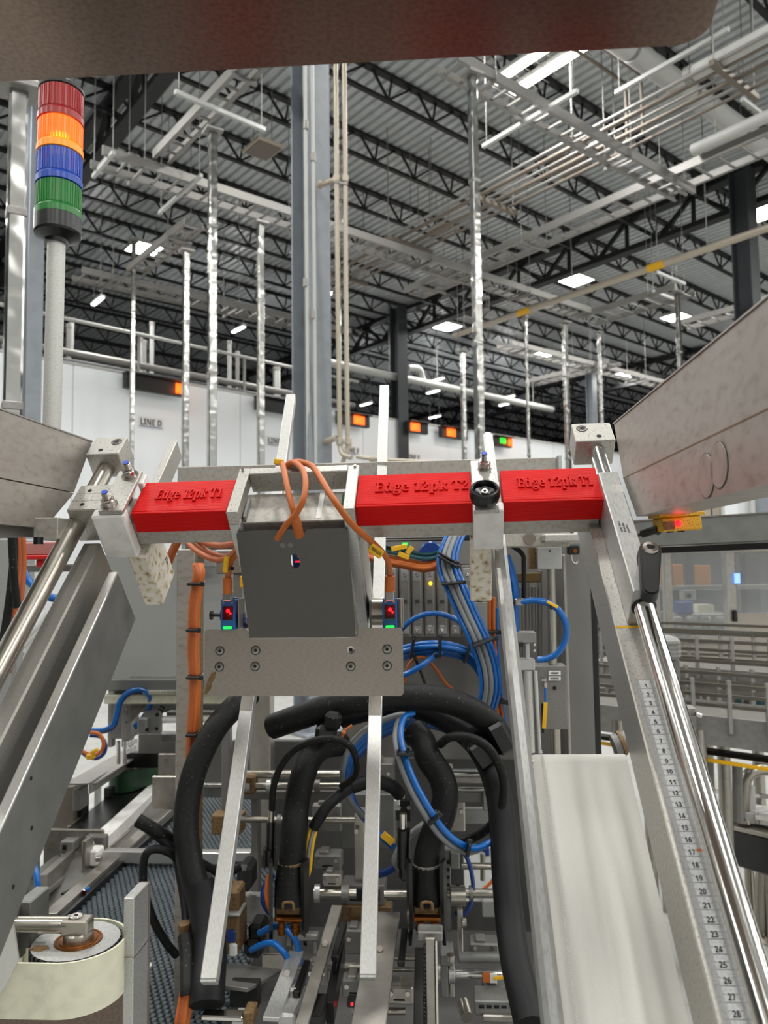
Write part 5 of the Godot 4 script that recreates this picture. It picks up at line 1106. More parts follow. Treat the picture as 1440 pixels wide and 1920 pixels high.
	for q in [[975, 1100, 1240], [988, 1090, 1240], [1000, 1100, 1190], [1012, 1070, 1250]]: prod(vp, "rod", M.steel_dark, q[0], q[1], 1.85, q[0] + 1, q[2], 1.85, 0.006, 10)
	pbox(vp, "brass_plate", mat("old_brass", Color(0.30, 0.23, 0.08), 0.5, 0.4), 962, 1074, 1014, 1092, 1.8, 0.02)
	# left posts
	var p1 := thing("frame_post", "weathered square steel post standing left of the orange cable bundle", "post", P(345, 1920, 1.5))
	pbox(p1, "post", M.stainless_pale, 328, 1030, 363, 1960, 1.5, 0.04, 0.002)
	pbox(p1, "dark_side", M.oxide, 362, 1040, 372, 1960, 1.52, 0.03, 0.001)
	var p2 := thing("frame_post", "grey steel post behind the left inner bar", "post", P(488, 1560, 1.9))
	pbox(p2, "post", M.stainless, 470, 1290, 507, 1600, 1.9, 0.05); pbox(p2, "thin_post", M.steel_dark, 415, 1350, 430, 1560, 1.95, 0.03); pbox(p2, "foot", M.oxide, 395, 1530, 452, 1565, 1.9, 0.05)
	var ab := thing("actuator_bracket", "grey angle bracket with a yellow clip left of the dark sheet", "bracket", P(430, 1080, 1.5))
	pbox(ab, "angle", M.galvanised_rust, 405, 1032, 455, 1076, 1.5, 0.04); pbox(ab, "rod_frame", M.steel_dark, 437, 1075, 456, 1130, 1.5, 0.02); pbox(ab, "yellow_clip", M.yellow, 449, 1080, 460, 1102, 1.48, 0.01); pbox(ab, "upper_rail", M.steel_dark, 345, 1012, 450, 1030, 1.55, 0.05)

# ------------------------------------------------------------------ cables, air hoses and black conduits
func ring(parent: Node3D, called: String, m: Material, px: float, py: float, d: float, r: float, h: float, ang: float):
	put(parent, called, cylm(r, h, 20, 0.0006), m, Transform3D(CB * Basis(Vector3(0, 0, 1), ang), P(px, py, d)))
func hose(called: String, label: String, cat: String, m: Material, pts: Array, r: float, group := "", sides := 12) -> Node3D:
	var q := px3(pts); var t := thing(called, label, cat, q[0], group)
	tube(t, "hose", m, q, r, sides, 8)
	return t
func bundle(called: String, label: String, cols: Array, pts: Array, r: float, spread: Array, ties := [], m_tie: Material = null):
	var t := thing(called, label, "cable bundle", P(pts[0][0], pts[0][1], pts[0][2]))
	for k in cols.size(): tube(t, "strand", cols[k], px3(pts, spread[k][0], spread[k][1], spread[k][2]), r, 10, 7)
	for q in ties:
		var f := CB * Basis(Vector3(0, 0, 1), q[3])
		put(t, "cable_tie", boxm(Vector3(q[4], 0.0055, 0.034), 0.0015), m_tie if m_tie else M.plastic_black, Transform3D(f, P(q[0], q[1], q[2])))
		put(t, "tie_head", boxm(Vector3(0.009, 0.009, 0.008), 0.001), m_tie if m_tie else M.plastic_black, Transform3D(f, P(q[0], q[1], q[2]) + f * Vector3(q[4] / 2 + 0.002, 0, 0.01)))
	return t
func hoses():
	var B: Material = M.hose_blue; var G: Material = M.hose_grey; var O: Material = M.cable_orange
	bundle("hose_bundle", "thick bundle of blue and grey air hoses curving down right of the modules", [B, G, G, B, B, G, B], [[860, 985, 1.75], [838, 1035, 1.70], [838, 1070, 1.68], [852, 1105, 1.66], [872, 1150, 1.65], [895, 1200, 1.63], [912, 1250, 1.62], [916, 1295, 1.62], [905, 1338, 1.64]], 0.0054, [[-13, 2, 0.0], [-4, 0, -0.01], [5, -2, -0.012], [13, -4, 0.0], [20, -4, 0.01], [0, 0, 0.012], [-8, 4, 0.014]],
		[[847, 1093, 1.645, 0.1, 0.046], [906, 1203, 1.6, 0.35, 0.050], [838, 1045, 1.665, -0.5, 0.045], [838, 1052, 1.66, -0.5, 0.045]])
	bundle("hose_bundle", "level bundle of blue hoses arching right from behind the wide plate", [B, B, B, B], [[742, 1225, 1.72], [790, 1214, 1.68], [830, 1213, 1.67], [868, 1222, 1.67], [890, 1238, 1.68], [905, 1262, 1.69]], 0.0058, [[0, -7, 0.0], [0, 0, -0.008], [0, 7, 0.0], [0, 12, 0.008]], [[773, 1214, 1.66, 1.4, 0.044], [824, 1213, 1.65, 1.55, 0.04], [875, 1225, 1.65, 1.2, 0.04]])
	var h1 := hose("air_hose", "blue hose arching over the lower half of the modules", "hose", B, [[745, 1190, 1.8], [765, 1168, 1.76], [790, 1154, 1.74], [815, 1150, 1.73], [840, 1155, 1.72], [862, 1166, 1.7], [875, 1185, 1.69], [885, 1212, 1.68]], 0.0058, "single blue air hoses")
	var h2 := hose("air_hose", "blue hose running diagonally down behind the wide plate", "hose", B, [[745, 1270, 1.65], [770, 1260, 1.65], [795, 1245, 1.65], [815, 1230, 1.66], [830, 1220, 1.67]], 0.0062, "single blue air hoses"); ring(h2, "cable_tie", M.plastic_black, 817, 1229, 1.658, 0.0075, 0.006, -0.9)
	var h3 := hose("air_hose", "thick blue hose making a round loop in front of the lift shaft", "hose", B, [[978, 1129, 1.56], [1000, 1126, 1.55], [1025, 1130, 1.54], [1048, 1145, 1.54], [1061, 1172, 1.54], [1060, 1200, 1.545], [1045, 1225, 1.55], [1025, 1235, 1.56], [1008, 1237, 1.565]], 0.0064, "single blue air hoses")
	pbox(h3, "fitting", M.bolt, 966, 1122, 981, 1136, 1.555, 0.016, 0.002); pbar(h3, "yellow_tag", M.tag_yellow, 1026, 1128, 1.53, 1046, 1139, 1.53, 0.003, 0.006); ring(h3, "cable_tie", M.plastic_black, 1032, 1136, 1.54, 0.0078, 0.005, -1.2)
	bundle("hose_bundle", "slim blue hose bundle right of the right guide bar", [B, M.hose_navy, B, B], [[945, 1040, 1.6], [957, 1075, 1.6], [963, 1110, 1.6], [963, 1150, 1.6], [962, 1200, 1.6], [958, 1250, 1.62]], 0.0045, [[-4, 0, 0], [0, 0, 0.01], [3, 0, -0.006], [7, 0, 0]], [[961, 1129, 1.58, 0.0, 0.03], [960, 1207, 1.58, 0.0, 0.03]])
	bundle("cable_bundle", "orange cable bundle running down behind the right guide bar", [O, M.cable_rust, O, B], [[922, 1120, 1.72], [922, 1180, 1.72], [926, 1240, 1.72], [932, 1300, 1.73], [940, 1350, 1.74], [944, 1380, 1.75]], 0.0042, [[-4, 0, 0], [0, 0, 0.008], [4, 0, 0], [10, 20, 0.004]], [[922, 1184, 1.71, 0.0, 0.026], [936, 1315, 1.71, 0.0, 0.028]])
	bundle("cable_bundle", "tangle of orange and teal cables with yellow tags above the modules", [O, M.cable_teal, O, O, M.cable_rust, M.cable_teal], [[690, 1040, 1.80], [720, 1048, 1.78], [760, 1056, 1.76], [795, 1062, 1.74], [820, 1056, 1.72], [836, 1044, 1.70], [850, 1020, 1.72], [868, 990, 1.74]], 0.0046, [[0, 0, 0], [6, -14, 0.0], [0, 4, -0.01], [2, -6, 0.01], [0, 8, 0], [4, -22, 0.02]])
	var tg := thing("cable_tags", "cluster of yellow cable tags above the modules", "tags", P(755, 1035, 1.72))
	for q in [[748, 1027, 0.035, 0.2], [757, 1042, 0.026, -0.4], [768, 1032, 0.02, 0.9]]: ctag(tg, q[0], q[1], 1.72, q[2], 0.011, q[3])
	hose("signal_cable", "thin orange cable making an arch below the blue hose bundle", "cable", O, [[757, 1282, 1.7], [765, 1250, 1.68], [780, 1234, 1.68], [798, 1234, 1.68], [815, 1252, 1.68], [835, 1280, 1.69], [848, 1292, 1.7]], 0.0034)
	hose("signal_cable", "thin black cable hanging slanted below the blue hose bundle", "cable", M.plastic_black, [[775, 1226, 1.67], [783, 1245, 1.67], [790, 1262, 1.68], [797, 1280, 1.7]], 0.0034)
	hose("signal_cable", "black cable bent down beside the top bracket", "cable", M.rubber, [[943, 1015, 1.58], [965, 1027, 1.58], [980, 1040, 1.58], [982, 1060, 1.58], [982, 1120, 1.6]], 0.0048)
	# drooping orange cables at the left
	bundle("cable_bundle", "drooping rust orange cables between left white block and dark sheet", [M.cable_rust, M.cable_rust], [[345, 1008, 1.3], [362, 1028, 1.25], [385, 1043, 1.22], [408, 1050, 1.2], [425, 1046, 1.18], [440, 1034, 1.15], [460, 1020, 1.12]], 0.0046, [[0, 0, 0], [10, -6, 0.02]])
	hose("signal_cable", "single rust orange cable close under the crossbar, left of the dark sheet", "cable", M.cable_rust, [[365, 1008, 1.28], [385, 1018, 1.24], [410, 1023, 1.2], [432, 1021, 1.16], [460, 1014, 1.12]], 0.005)
	hose("signal_cable", "orange cable slanting behind the stained white block", "cable", M.cable_rust, [[338, 1005, 1.3], [328, 1025, 1.32], [318, 1048, 1.34], [312, 1070, 1.36]], 0.0075)
	bundle("cable_bundle", "long vertical orange cable bundle tied to the left post", [O, M.cable_rust, O, O, M.cable_rust], [[370, 1058, 1.47], [373, 1075, 1.46], [369, 1100, 1.46], [364, 1140, 1.46], [363, 1180, 1.46], [362, 1220, 1.46], [364, 1260, 1.46], [365, 1300, 1.46], [362, 1350, 1.46], [359, 1400, 1.46], [358, 1440, 1.47]], 0.0050, [[-6, 0, 0], [-2, 2, -0.008], [3, 0, -0.006], [7, 0, 0.002], [0, 0, 0.008]],
		[[367, 1094, 1.45, 0.0, 0.026], [363, 1180, 1.45, 0.0, 0.022], [365, 1268, 1.45, 0.0, 0.026], [362, 1375, 1.45, 0.0, 0.022]])
	bundle("cable_bundle", "orange cables leaving the black sleeve at the bottom left", [O, M.cable_rust, O, O], [[352, 1855, 1.2], [347, 1885, 1.19], [342, 1915, 1.18], [338, 1950, 1.18]], 0.0046, [[-9, 0, 0], [-3, 0, -0.006], [3, 0, -0.006], [9, 0, 0]])
	# black conduits
	var g := "thick black corrugated hoses of the grippers"
	var c1 := hose("black_hose", "thick black hose sweeping down at the left of the inner bars", "hose", M.rubber_specks, [[470, 1300, 1.5], [440, 1325, 1.47], [408, 1360, 1.44], [382, 1405, 1.42], [362, 1455, 1.40], [351, 1510, 1.38], [349, 1560, 1.36], [355, 1610, 1.34], [366, 1655, 1.32], [378, 1700, 1.3]], 0.0225, g, 18)
	tube(c1, "sleeve", M.rubber, px3([[372, 1655, 1.315], [382, 1700, 1.3], [392, 1760, 1.27], [394, 1800, 1.24], [390, 1850, 1.2], [388, 1885, 1.18]]), 0.0265, 18); ring(c1, "joint_ring", M.plastic_black, 370, 1652, 1.32, 0.026, 0.006, 0.2)
	var c2 := hose("black_hose", "thick black hose crossing level just below the wide plate", "hose", M.rubber_specks, [[512, 1362, 1.5], [560, 1345, 1.47], [620, 1325, 1.45], [690, 1312, 1.44], [760, 1306, 1.44], [830, 1312, 1.45], [885, 1332, 1.46], [925, 1362, 1.47], [945, 1400, 1.48]], 0.0245, g, 18)
	ring(c2, "cable_tie", M.plastic_black, 622, 1326, 1.45, 0.0258, 0.004, -1.3); put(c2, "clip", boxm(Vector3(0.035, 0.06, 0.045), 0.006), M.plastic_black, Transform3D(CB * Basis(Vector3(0, 0, 1), 0.5), P(938, 1380, 1.45)))
	var c2b := hose("black_hose", "second black hose under the level one, reaching to the right corner", "hose", M.rubber, [[640, 1345, 1.55], [720, 1325, 1.53], [790, 1330, 1.52], [850, 1360, 1.51], [895, 1400, 1.5], [925, 1450, 1.5], [935, 1500, 1.5]], 0.022, g, 16)
	var c3 := hose("black_hose", "black hose of the left gripper, bent down between the inner bars", "hose", M.rubber_specks, [[640, 1395, 1.5], [605, 1400, 1.46], [580, 1425, 1.43], [565, 1465, 1.41], [556, 1510, 1.40], [552, 1560, 1.38], [548, 1610, 1.37], [542, 1650, 1.36], [540, 1690, 1.35]], 0.0235, g, 18)
	ring(c3, "joint_ring", M.oxide, 548, 1614, 1.37, 0.0255, 0.005, 0.1); tube(c3, "sleeve", M.rubber, px3([[545, 1622, 1.37], [541, 1660, 1.36], [540, 1700, 1.35]]), 0.0245, 16)
	var c4 := hose("black_hose", "black hose of the right gripper, bent down right of the inner bars", "hose", M.rubber_specks, [[775, 1370, 1.47], [792, 1390, 1.45], [803, 1420, 1.43], [826, 1455, 1.42], [835, 1490, 1.41], [828, 1530, 1.4], [813, 1565, 1.39], [803, 1600, 1.38], [800, 1640, 1.37], [800, 1690, 1.36]], 0.0245, g, 18)
	ring(c4, "upper_ring", M.plastic_black, 780, 1376, 1.465, 0.0258, 0.02, 0.5); ring(c4, "joint_ring", M.steel_dark, 800, 1618, 1.375, 0.0258, 0.005, 0.05); tube(c4, "sleeve", M.rubber, px3([[800, 1622, 1.375], [800, 1660, 1.37], [800, 1695, 1.365]]), 0.026, 16)
	var c5 := hose("black_hose", "long thick black hose hanging beside the right guide bar to the bottom", "hose", M.rubber, [[880, 1375, 1.5], [915, 1430, 1.46], [935, 1490, 1.42], [943, 1560, 1.38], [948, 1640, 1.33], [955, 1720, 1.28], [966, 1800, 1.22], [982, 1870, 1.17], [995, 1925, 1.13]], 0.024, g, 18)
	put(c5, "clamp", boxm(Vector3(0.04, 0.05, 0.03), 0.005), M.plastic_black, Transform3D(CB * Basis(Vector3(0, 0, 1), 0.6), P(905, 1412, 1.44)))
	var jb := thing("hose_joint", "black plastic joint on the left gripper hose with a square cap", "fitting", P(625, 1360, 1.42))
	put(jb, "cap", boxm(Vector3(0.03, 0.032, 0.03), 0.007), M.rubber_specks, Transform3D(CB * Basis(Vector3(0, 0, 1), -0.15), P(624, 1352, 1.40))); put(jb, "neck", boxm(Vector3(0.04, 0.03, 0.04), 0.008), M.plastic_black, Transform3D(CB * Basis(Vector3(0, 0, 1), -0.15), P(612, 1372, 1.43)))
	tube(jb, "orange_tie", O, px3([[638, 1395, 1.38], [642, 1380, 1.375], [646, 1370, 1.38], [660, 1360, 1.38]]), 0.0022, 6); pbox(jb, "tie_head", O, 640, 1371, 648, 1378, 1.372, 0.006)
	hose("loop_cable", "black cable looping over the left gripper hose", "cable", M.rubber_specks, [[510, 1518, 1.4], [512, 1480, 1.39], [525, 1440, 1.38], [550, 1408, 1.37], [585, 1390, 1.36], [625, 1385, 1.36], [655, 1398, 1.37], [668, 1425, 1.38], [665, 1455, 1.4], [640, 1475, 1.42]], 0.0062)
	hose("loop_cable", "black cable looping out right of the right gripper hose", "cable", M.rubber_specks, [[825, 1396, 1.42], [845, 1382, 1.4], [880, 1383, 1.39], [915, 1402, 1.38], [938, 1440, 1.38], [945, 1480, 1.385], [938, 1520, 1.39], [915, 1553, 1.4], [885, 1572, 1.42], [860, 1578, 1.44]], 0.0082)
	hose("loop_cable", "ribbed black conduit below the left loop, running to the yellow leads", "conduit", M.rubber, [[668, 1470, 1.46], [640, 1488, 1.43], [615, 1510, 1.41], [598, 1535, 1.40], [588, 1552, 1.40]], 0.0105)
	hose("loop_cable", "black cable slack between the two gripper hoses", "cable", M.rubber, [[660, 1475, 1.45], [700, 1465, 1.46], [735, 1475, 1.47], [750, 1490, 1.48]], 0.013)
	bundle("hose_bundle", "blue and grey hose pair swinging down across the right gripper hose", [G, B], [[770, 1340, 1.44], [752, 1350, 1.42], [747, 1385, 1.39], [757, 1430, 1.36], [775, 1475, 1.34], [800, 1520, 1.33], [828, 1560, 1.33], [858, 1585, 1.34], [890, 1593, 1.36], [925, 1575, 1.38]], 0.0058, [[-5, 4, 0], [5, -3, -0.003]], [[756, 1410, 1.365, 0.0, 0.024], [812, 1533, 1.325, 0.7, 0.024], [877, 1588, 1.34, 1.4, 0.024]])
	bundle("hose_bundle", "coiled blue hoses behind the right inner bar", [B, G, B, B, M.hose_navy], [[845, 1360, 1.55], [800, 1345, 1.53], [755, 1345, 1.51], [705, 1365, 1.5], [670, 1395, 1.49], [655, 1425, 1.49], [650, 1460, 1.49], [657, 1490, 1.5], [672, 1515, 1.51], [690, 1535, 1.52]], 0.0060, [[0, 6, 0], [-8, -4, -0.01], [-3, 0, -0.006], [5, 12, 0.006], [8, 16, 0.012]])
	hose("air_hose", "blue hose with a yellow tag crossing right of the right inner bar", "hose", B, [[690, 1535, 1.5], [705, 1556, 1.49], [722, 1575, 1.48], [740, 1590, 1.47]], 0.006, "single blue air hoses")
	var tg2 := thing("cable_tag", "yellow cable tag on the blue hose right of the right inner bar", "tag", P(727, 1572, 1.46)); ctag(tg2, 727, 1572, 1.46, 0.026, 0.013, -0.7)
	hose("air_hose", "grey hose curving down left of the right gripper hose", "hose", G, [[795, 1545, 1.45], [770, 1565, 1.44], [750, 1590, 1.43], [740, 1615, 1.43], [750, 1630, 1.44]], 0.0062)
	hose("air_hose", "dark blue hose pair curving below the yellow tag", "hose", M.hose_navy, [[700, 1640, 1.5], [720, 1637, 1.48], [735, 1630, 1.47], [745, 1618, 1.46]], 0.007)
	hose("air_hose", "thin blue hose hanging right of the gripper plates", "hose", M.hose_navy, [[868, 1595, 1.5], [880, 1620, 1.5], [887, 1660, 1.5], [882, 1695, 1.5], [868, 1715, 1.5], [852, 1712, 1.5]], 0.0042)
	bundle("hose_bundle", "short blue hoses fanning from the black valve at lower left centre", [B, B], [[470, 1782, 1.35], [490, 1772, 1.34], [510, 1768, 1.33], [525, 1778, 1.32], [540, 1800, 1.32], [548, 1840, 1.32]], 0.0055, [[0, 0, 0], [16, -32, 0.02]])
	bundle("cable_bundle", "yellow tagged leads below the ribbed conduit", [M.tag_yellow, G, M.tag_yellow], [[588, 1552, 1.4], [582, 1575, 1.39], [578, 1600, 1.385], [575, 1630, 1.38], [568, 1650, 1.38]], 0.0034, [[-5, 0, 0], [0, 4, -0.004], [6, 0, 0]])
	hose("signal_cable", "orange and blue curved cable beside the left gripper", "cable", O, [[504, 1640, 1.42], [500, 1670, 1.41], [502, 1695, 1.4], [508, 1710, 1.4]], 0.0042)
	hose("air_hose", "navy hose curved beside the left gripper frame", "hose", M.hose_navy, [[512, 1640, 1.44], [496, 1665, 1.43], [494, 1690, 1.42], [506, 1712, 1.42]], 0.0055)
	# left loops
	hose("loop_cable", "black cable loop left of the weathered post", "cable", M.rubber_specks, [[340, 1618, 1.36], [320, 1600, 1.35], [295, 1592, 1.34], [275, 1600, 1.33], [268, 1630, 1.33], [272, 1680, 1.33], [290, 1730, 1.33], [312, 1768, 1.34], [330, 1790, 1.36]], 0.0072)
	var bh := hose("loop_cable", "black cable with a braided end above the loop, left of the weathered post", "cable", M.rubber, [[258, 1538, 1.36], [280, 1555, 1.36], [305, 1575, 1.36], [328, 1600, 1.36], [338, 1640, 1.35], [348, 1700, 1.32], [352, 1760, 1.28], [352, 1800, 1.25]], 0.0085)
	tube(bh, "braided_end", M.rubber_specks, px3([[258, 1538, 1.355], [285, 1553, 1.355], [315, 1572, 1.37], [335, 1592, 1.39]]), 0.0115, 10)
	tube(bh, "sleeve", M.rubber_specks, px3([[347, 1755, 1.27], [352, 1800, 1.24], [353, 1850, 1.2], [352, 1868, 1.19]]), 0.0125, 14); ring(bh, "grey_band", M.oxide, 347, 1742, 1.285, 0.011, 0.022, 0.1)
	hose("loop_cable", "thin black cable running behind the left inner bar", "cable", M.rubber, [[372, 1615, 1.38], [395, 1628, 1.4], [420, 1640, 1.42], [450, 1625, 1.44]], 0.0075)

# ------------------------------------------------------------------ gripper mechanics in the middle
func cshaft(label: String, x0: float, x1: float, y: float, d: float, r: float, collars: Array, m: Material, dy := 0.0):
	var t := thing("cross_shaft", label, "shaft", P((x0 + x1) / 2, y, d), "level cross shafts of the gripper frame")
	prod(t, "shaft", m, x0, y, d, x1, y + dy, d, r, 20)
	for c in collars: prod(t, "collar", M.steel_dark if c[2] else M.aluminium_clean, c[0], y + dy * 0.5, d, c[1], y + dy * 0.5, d, r * 1.7, 20)
func grippers():
	cshaft("bright upper cross shaft behind the left gripper hose", 440, 640, 1452, 1.62, 0.0085, [[448, 460, 1]], M.chrome_dull)
	cshaft("cross shaft under the bright upper one, with a clamp at its left end", 448, 645, 1474, 1.6, 0.0078, [[455, 470, 0], [500, 508, 0], [590, 600, 1]], M.chrome_dull)
	cshaft("thin cross shaft behind the left inner bar, at mid height of the gripper hoses", 442, 665, 1536, 1.58, 0.0065, [[520, 527, 1]], M.chrome_dull, 2)
	cshaft("bright cross shaft right of the right gripper hose", 845, 915, 1449, 1.62, 0.0095, [], M.chrome)
	cshaft("thin bright cross shaft below the bright one at right", 850, 925, 1479, 1.62, 0.0055, [], M.chrome)
	cshaft("cross shaft with a round collar between the gripper feet", 588, 668, 1675, 1.5, 0.0095, [[590, 600, 0], [640, 655, 1]], M.chrome_dull)
	cshaft("cross shaft running right from the right gripper foot", 838, 935, 1675, 1.5, 0.0085, [[846, 872, 0], [880, 886, 1]], M.chrome_dull)
	cshaft("short cross shaft between right inner bar and right gripper", 720, 775, 1677, 1.5, 0.0085, [], M.chrome_dull)
	cshaft("cross shaft low behind the finger plates, left part", 540, 690, 1812, 1.4, 0.0075, [[620, 634, 1]], M.chrome_dull)
	cshaft("cross shaft low between right inner bar and chain plate", 700, 780, 1795, 1.4, 0.0060, [], M.chrome_dull)
	cshaft("bright low cross shaft at the right with an orange tag", 845, 945, 1826, 1.4, 0.0095, [[840, 852, 0], [812, 830, 0]], M.chrome)
	cshaft("second low cross shaft between the inner bar and chain plate", 720, 790, 1818, 1.4, 0.0042, [], M.chrome_dull)
	cshaft("lowest cross shaft near the bottom edge", 660, 760, 1896, 1.35, 0.0060, [], M.chrome_dull)
	cshaft("thin shaft across the gap right of the chain plate", 860, 940, 1795, 1.42, 0.0095, [], M.steel_grey)
	cshaft("cross shaft behind the blue hose below the right gripper collar", 865, 930, 1624, 1.62, 0.0070, [], M.chrome_dull)
	var fl := thing("frame_bar", "dull flat frame bar under the upper cross shafts at the left", "frame", P(540, 1492, 1.61))
	pbox(fl, "bar", M.steel_dark, 440, 1485, 640, 1500, 1.61, 0.03); pbox(fl, "leg", M.steel_dark, 470, 1500, 484, 1760, 1.63, 0.03); pbox(fl, "clamp", M.oxide, 455, 1455, 478, 1490, 1.59, 0.03, 0.004)
	var fr := thing("frame_bar", "dull frame bar with bolted ends under the bright shafts at right", "frame", P(885, 1500, 1.64))
	pbox(fr, "bar", M.steel_dark, 845, 1485, 930, 1505, 1.64, 0.04); pbox(fr, "bright_face", M.stainless, 850, 1455, 920, 1470, 1.63, 0.02); pbox(fr, "end_bracket", M.steel_grey, 905, 1450, 925, 1520, 1.625, 0.03); pbox(fr, "lit_gap_plate", M.plastic_grey, 845, 1515, 925, 1545, 1.7, 0.01)
	var cm := thing("camera_housing", "grey bolted housing between the gripper hoses", "housing", P(700, 1600, 1.66))
	pbox(cm, "body", M.steel_grey, 640, 1490, 740, 1590, 1.68, 0.08); pbox(cm, "side", M.stainless, 665, 1530, 685, 1790, 1.58, 0.05); pbox(cm, "foot", M.steel_dark, 640, 1660, 722, 1700, 1.56, 0.05)
	for q in [[668, 1560], [668, 1558]]: put(cm, "screw", cylm(0.004, 0.004, 12), M.bolt, Transform3D(Basis(Vector3.RIGHT, PI / 2), P(q[0], q[1], 1.575)))
	pbox(cm, "lower_face", M.oxide, 640, 1700, 735, 1735, 1.55, 0.03); pbox(cm, "vent_row", M.black_hole, 655, 1668, 712, 1690, 1.555, 0.004)
	# two gripper feet with fittings
	for k in 2:
		var x: float = [540.0, 800.0][k]; var t := thing("gripper_foot", ["black gripper foot with brown fittings under the left gripper hose", "black gripper foot with brown fittings under the right gripper hose"][k], "gripper", P(x, 1760, 1.35))
		for s in [-1.0, 1.0]: put(t, "cheek", prismm([Vector2(-0.012, 0.07), Vector2(0.012, 0.07), Vector2(0.010, -0.045), Vector2(0.0, -0.075), Vector2(-0.010, -0.045)], 0.006), M.plastic_black, Transform3D(Basis(Vector3.UP, PI / 2 - 0.25 * s), P(x + 32 * s, 1690, 1.35)))
		pbox(t, "cross_block", M.oxide, x - 24, 1700, x + 24, 1716, 1.35, 0.03, 0.002); pbox(t, "base_bar", M.brass, x - 26, 1722, x + 28, 1730, 1.34, 0.03, 0.002); pbox(t, "black_hollow_fill", M.black_hole, x - 26, 1650, x + 26, 1722, 1.38, 0.02)  # black block painted in for the shade between the cheeks
		for s in [-12.0, 14.0]:
			prod(t, "fitting", M.brass, x + s, 1729, 1.34, x + s, 1752, 1.34, 0.0062, 12); prod(t, "fitting_nut", M.brass, x + s, 1738, 1.34, x + s, 1744, 1.34, 0.0085, 6)
		tube(t, "yoke", M.oxide, px3([[x - 9, 1706, 1.33], [x - 8, 1693, 1.33], [x + 8, 1693, 1.33], [x + 10, 1706, 1.33]]), 0.003, 8)
		pbox(t, "drop_plate", M.galvanised, x - 4, 1735, x + 8, 1775, 1.35, 0.01)
	var ck := thing("cylinder_clip", "black sensor cylinder clipped beside the left gripper hose", "sensor", P(508, 1620, 1.4))
	prod(ck, "body", M.plastic_black, 508, 1540, 1.4, 507, 1610, 1.4, 0.009, 16); prod(ck, "collar", M.chrome_dull, 509, 1518, 1.4, 508, 1545, 1.4, 0.006, 14); prod(ck, "foot", M.plastic_black, 506, 1590, 1.4, 505, 1620, 1.4, 0.0125, 16)
	var ck2 := thing("cylinder_clip", "silver and black sensor cylinder clipped left of the right gripper hose", "sensor", P(760, 1620, 1.4))
	prod(ck2, "body", M.plastic_black, 757, 1555, 1.4, 757, 1625, 1.4, 0.012, 16); prod(ck2, "collar", M.chrome, 756, 1525, 1.4, 756, 1553, 1.4, 0.0065, 14); pbox(ck2, "foot", M.plastic_black, 748, 1625, 775, 1655, 1.4, 0.03, 0.006)
	pbox(ck2, "white_gap", M.paper, 739, 1500, 750, 1520, 1.6, 0.01)
	# gear plates right of the right gripper
	var gp := thing("adjuster_plate", "stack of notched grey plates and collars right of the right gripper", "mechanism", P(850, 1760, 1.5))
	pbox(gp, "plate", M.steel_grey, 835, 1595, 846, 1745, 1.5, 0.04); pbox(gp, "plate", M.stainless, 858, 1705, 868, 1790, 1.48, 0.03); pbox(gp, "block", M.steel_grey, 845, 1600, 862, 1630, 1.49, 0.04)
	for y in range(1615, 1740, 14): pbox(gp, "notch", M.black_hole, 838, y, 843, y + 5, 1.499, 0.002, 0)
	prod(gp, "knob", M.stainless, 866, 1730, 1.47, 874, 1730, 1.47, 0.010, 8); prod(gp, "collar", M.chrome_dull, 845, 1680, 1.46, 872, 1680, 1.46, 0.017, 20); prod(gp, "pin", M.plastic_black, 855, 1665, 1.47, 862, 1665, 1.47, 0.006, 10)
	var bb := thing("adjuster_block", "notched grey slide block at the lower right centre", "mechanism", P(845, 1860, 1.38))
	pbox(bb, "block", M.steel_grey, 826, 1788, 840, 1870, 1.38, 0.05); pbox(bb, "block", M.stainless, 842, 1800, 852, 1870, 1.39, 0.05); pbox(bb, "top", M.steel_grey, 826, 1790, 850, 1812, 1.37, 0.05); prod(bb, "screw_cap", M.bolt, 845, 1790, 1.36, 845, 1800, 1.36, 0.007, 12)
	prod(bb, "clamp_screw", M.chrome_dull, 868, 1880, 1.33, 876, 1908, 1.3, 0.011, 16); pbox(bb, "clamp", M.steel_grey, 890, 1878, 980, 1905, 1.33, 0.05); pbox(bb, "bar", M.stainless, 905, 1905, 985, 1918, 1.32, 0.05)
	for k in 4: pbox(bb, "slot", M.black_hole, 898 + 14 * k, 1886, 908 + 14 * k, 1891, 1.329, 0.002, 0)
	var tg := thing("warning_tag", "small orange and white tag on the low right cross shaft", "tag", P(918, 1832, 1.38))
	pbox(tg, "orange_half", M.cable_orange, 906, 1824, 919, 1842, 1.38, 0.002, 0); pbox(tg, "white_half", M.paper, 919, 1826, 932, 1843, 1.38, 0.002, 0); pbar(tg, "yellow_tie", M.tag_yellow, 925, 1835, 1.375, 945, 1832, 1.375, 0.004, 0.006)
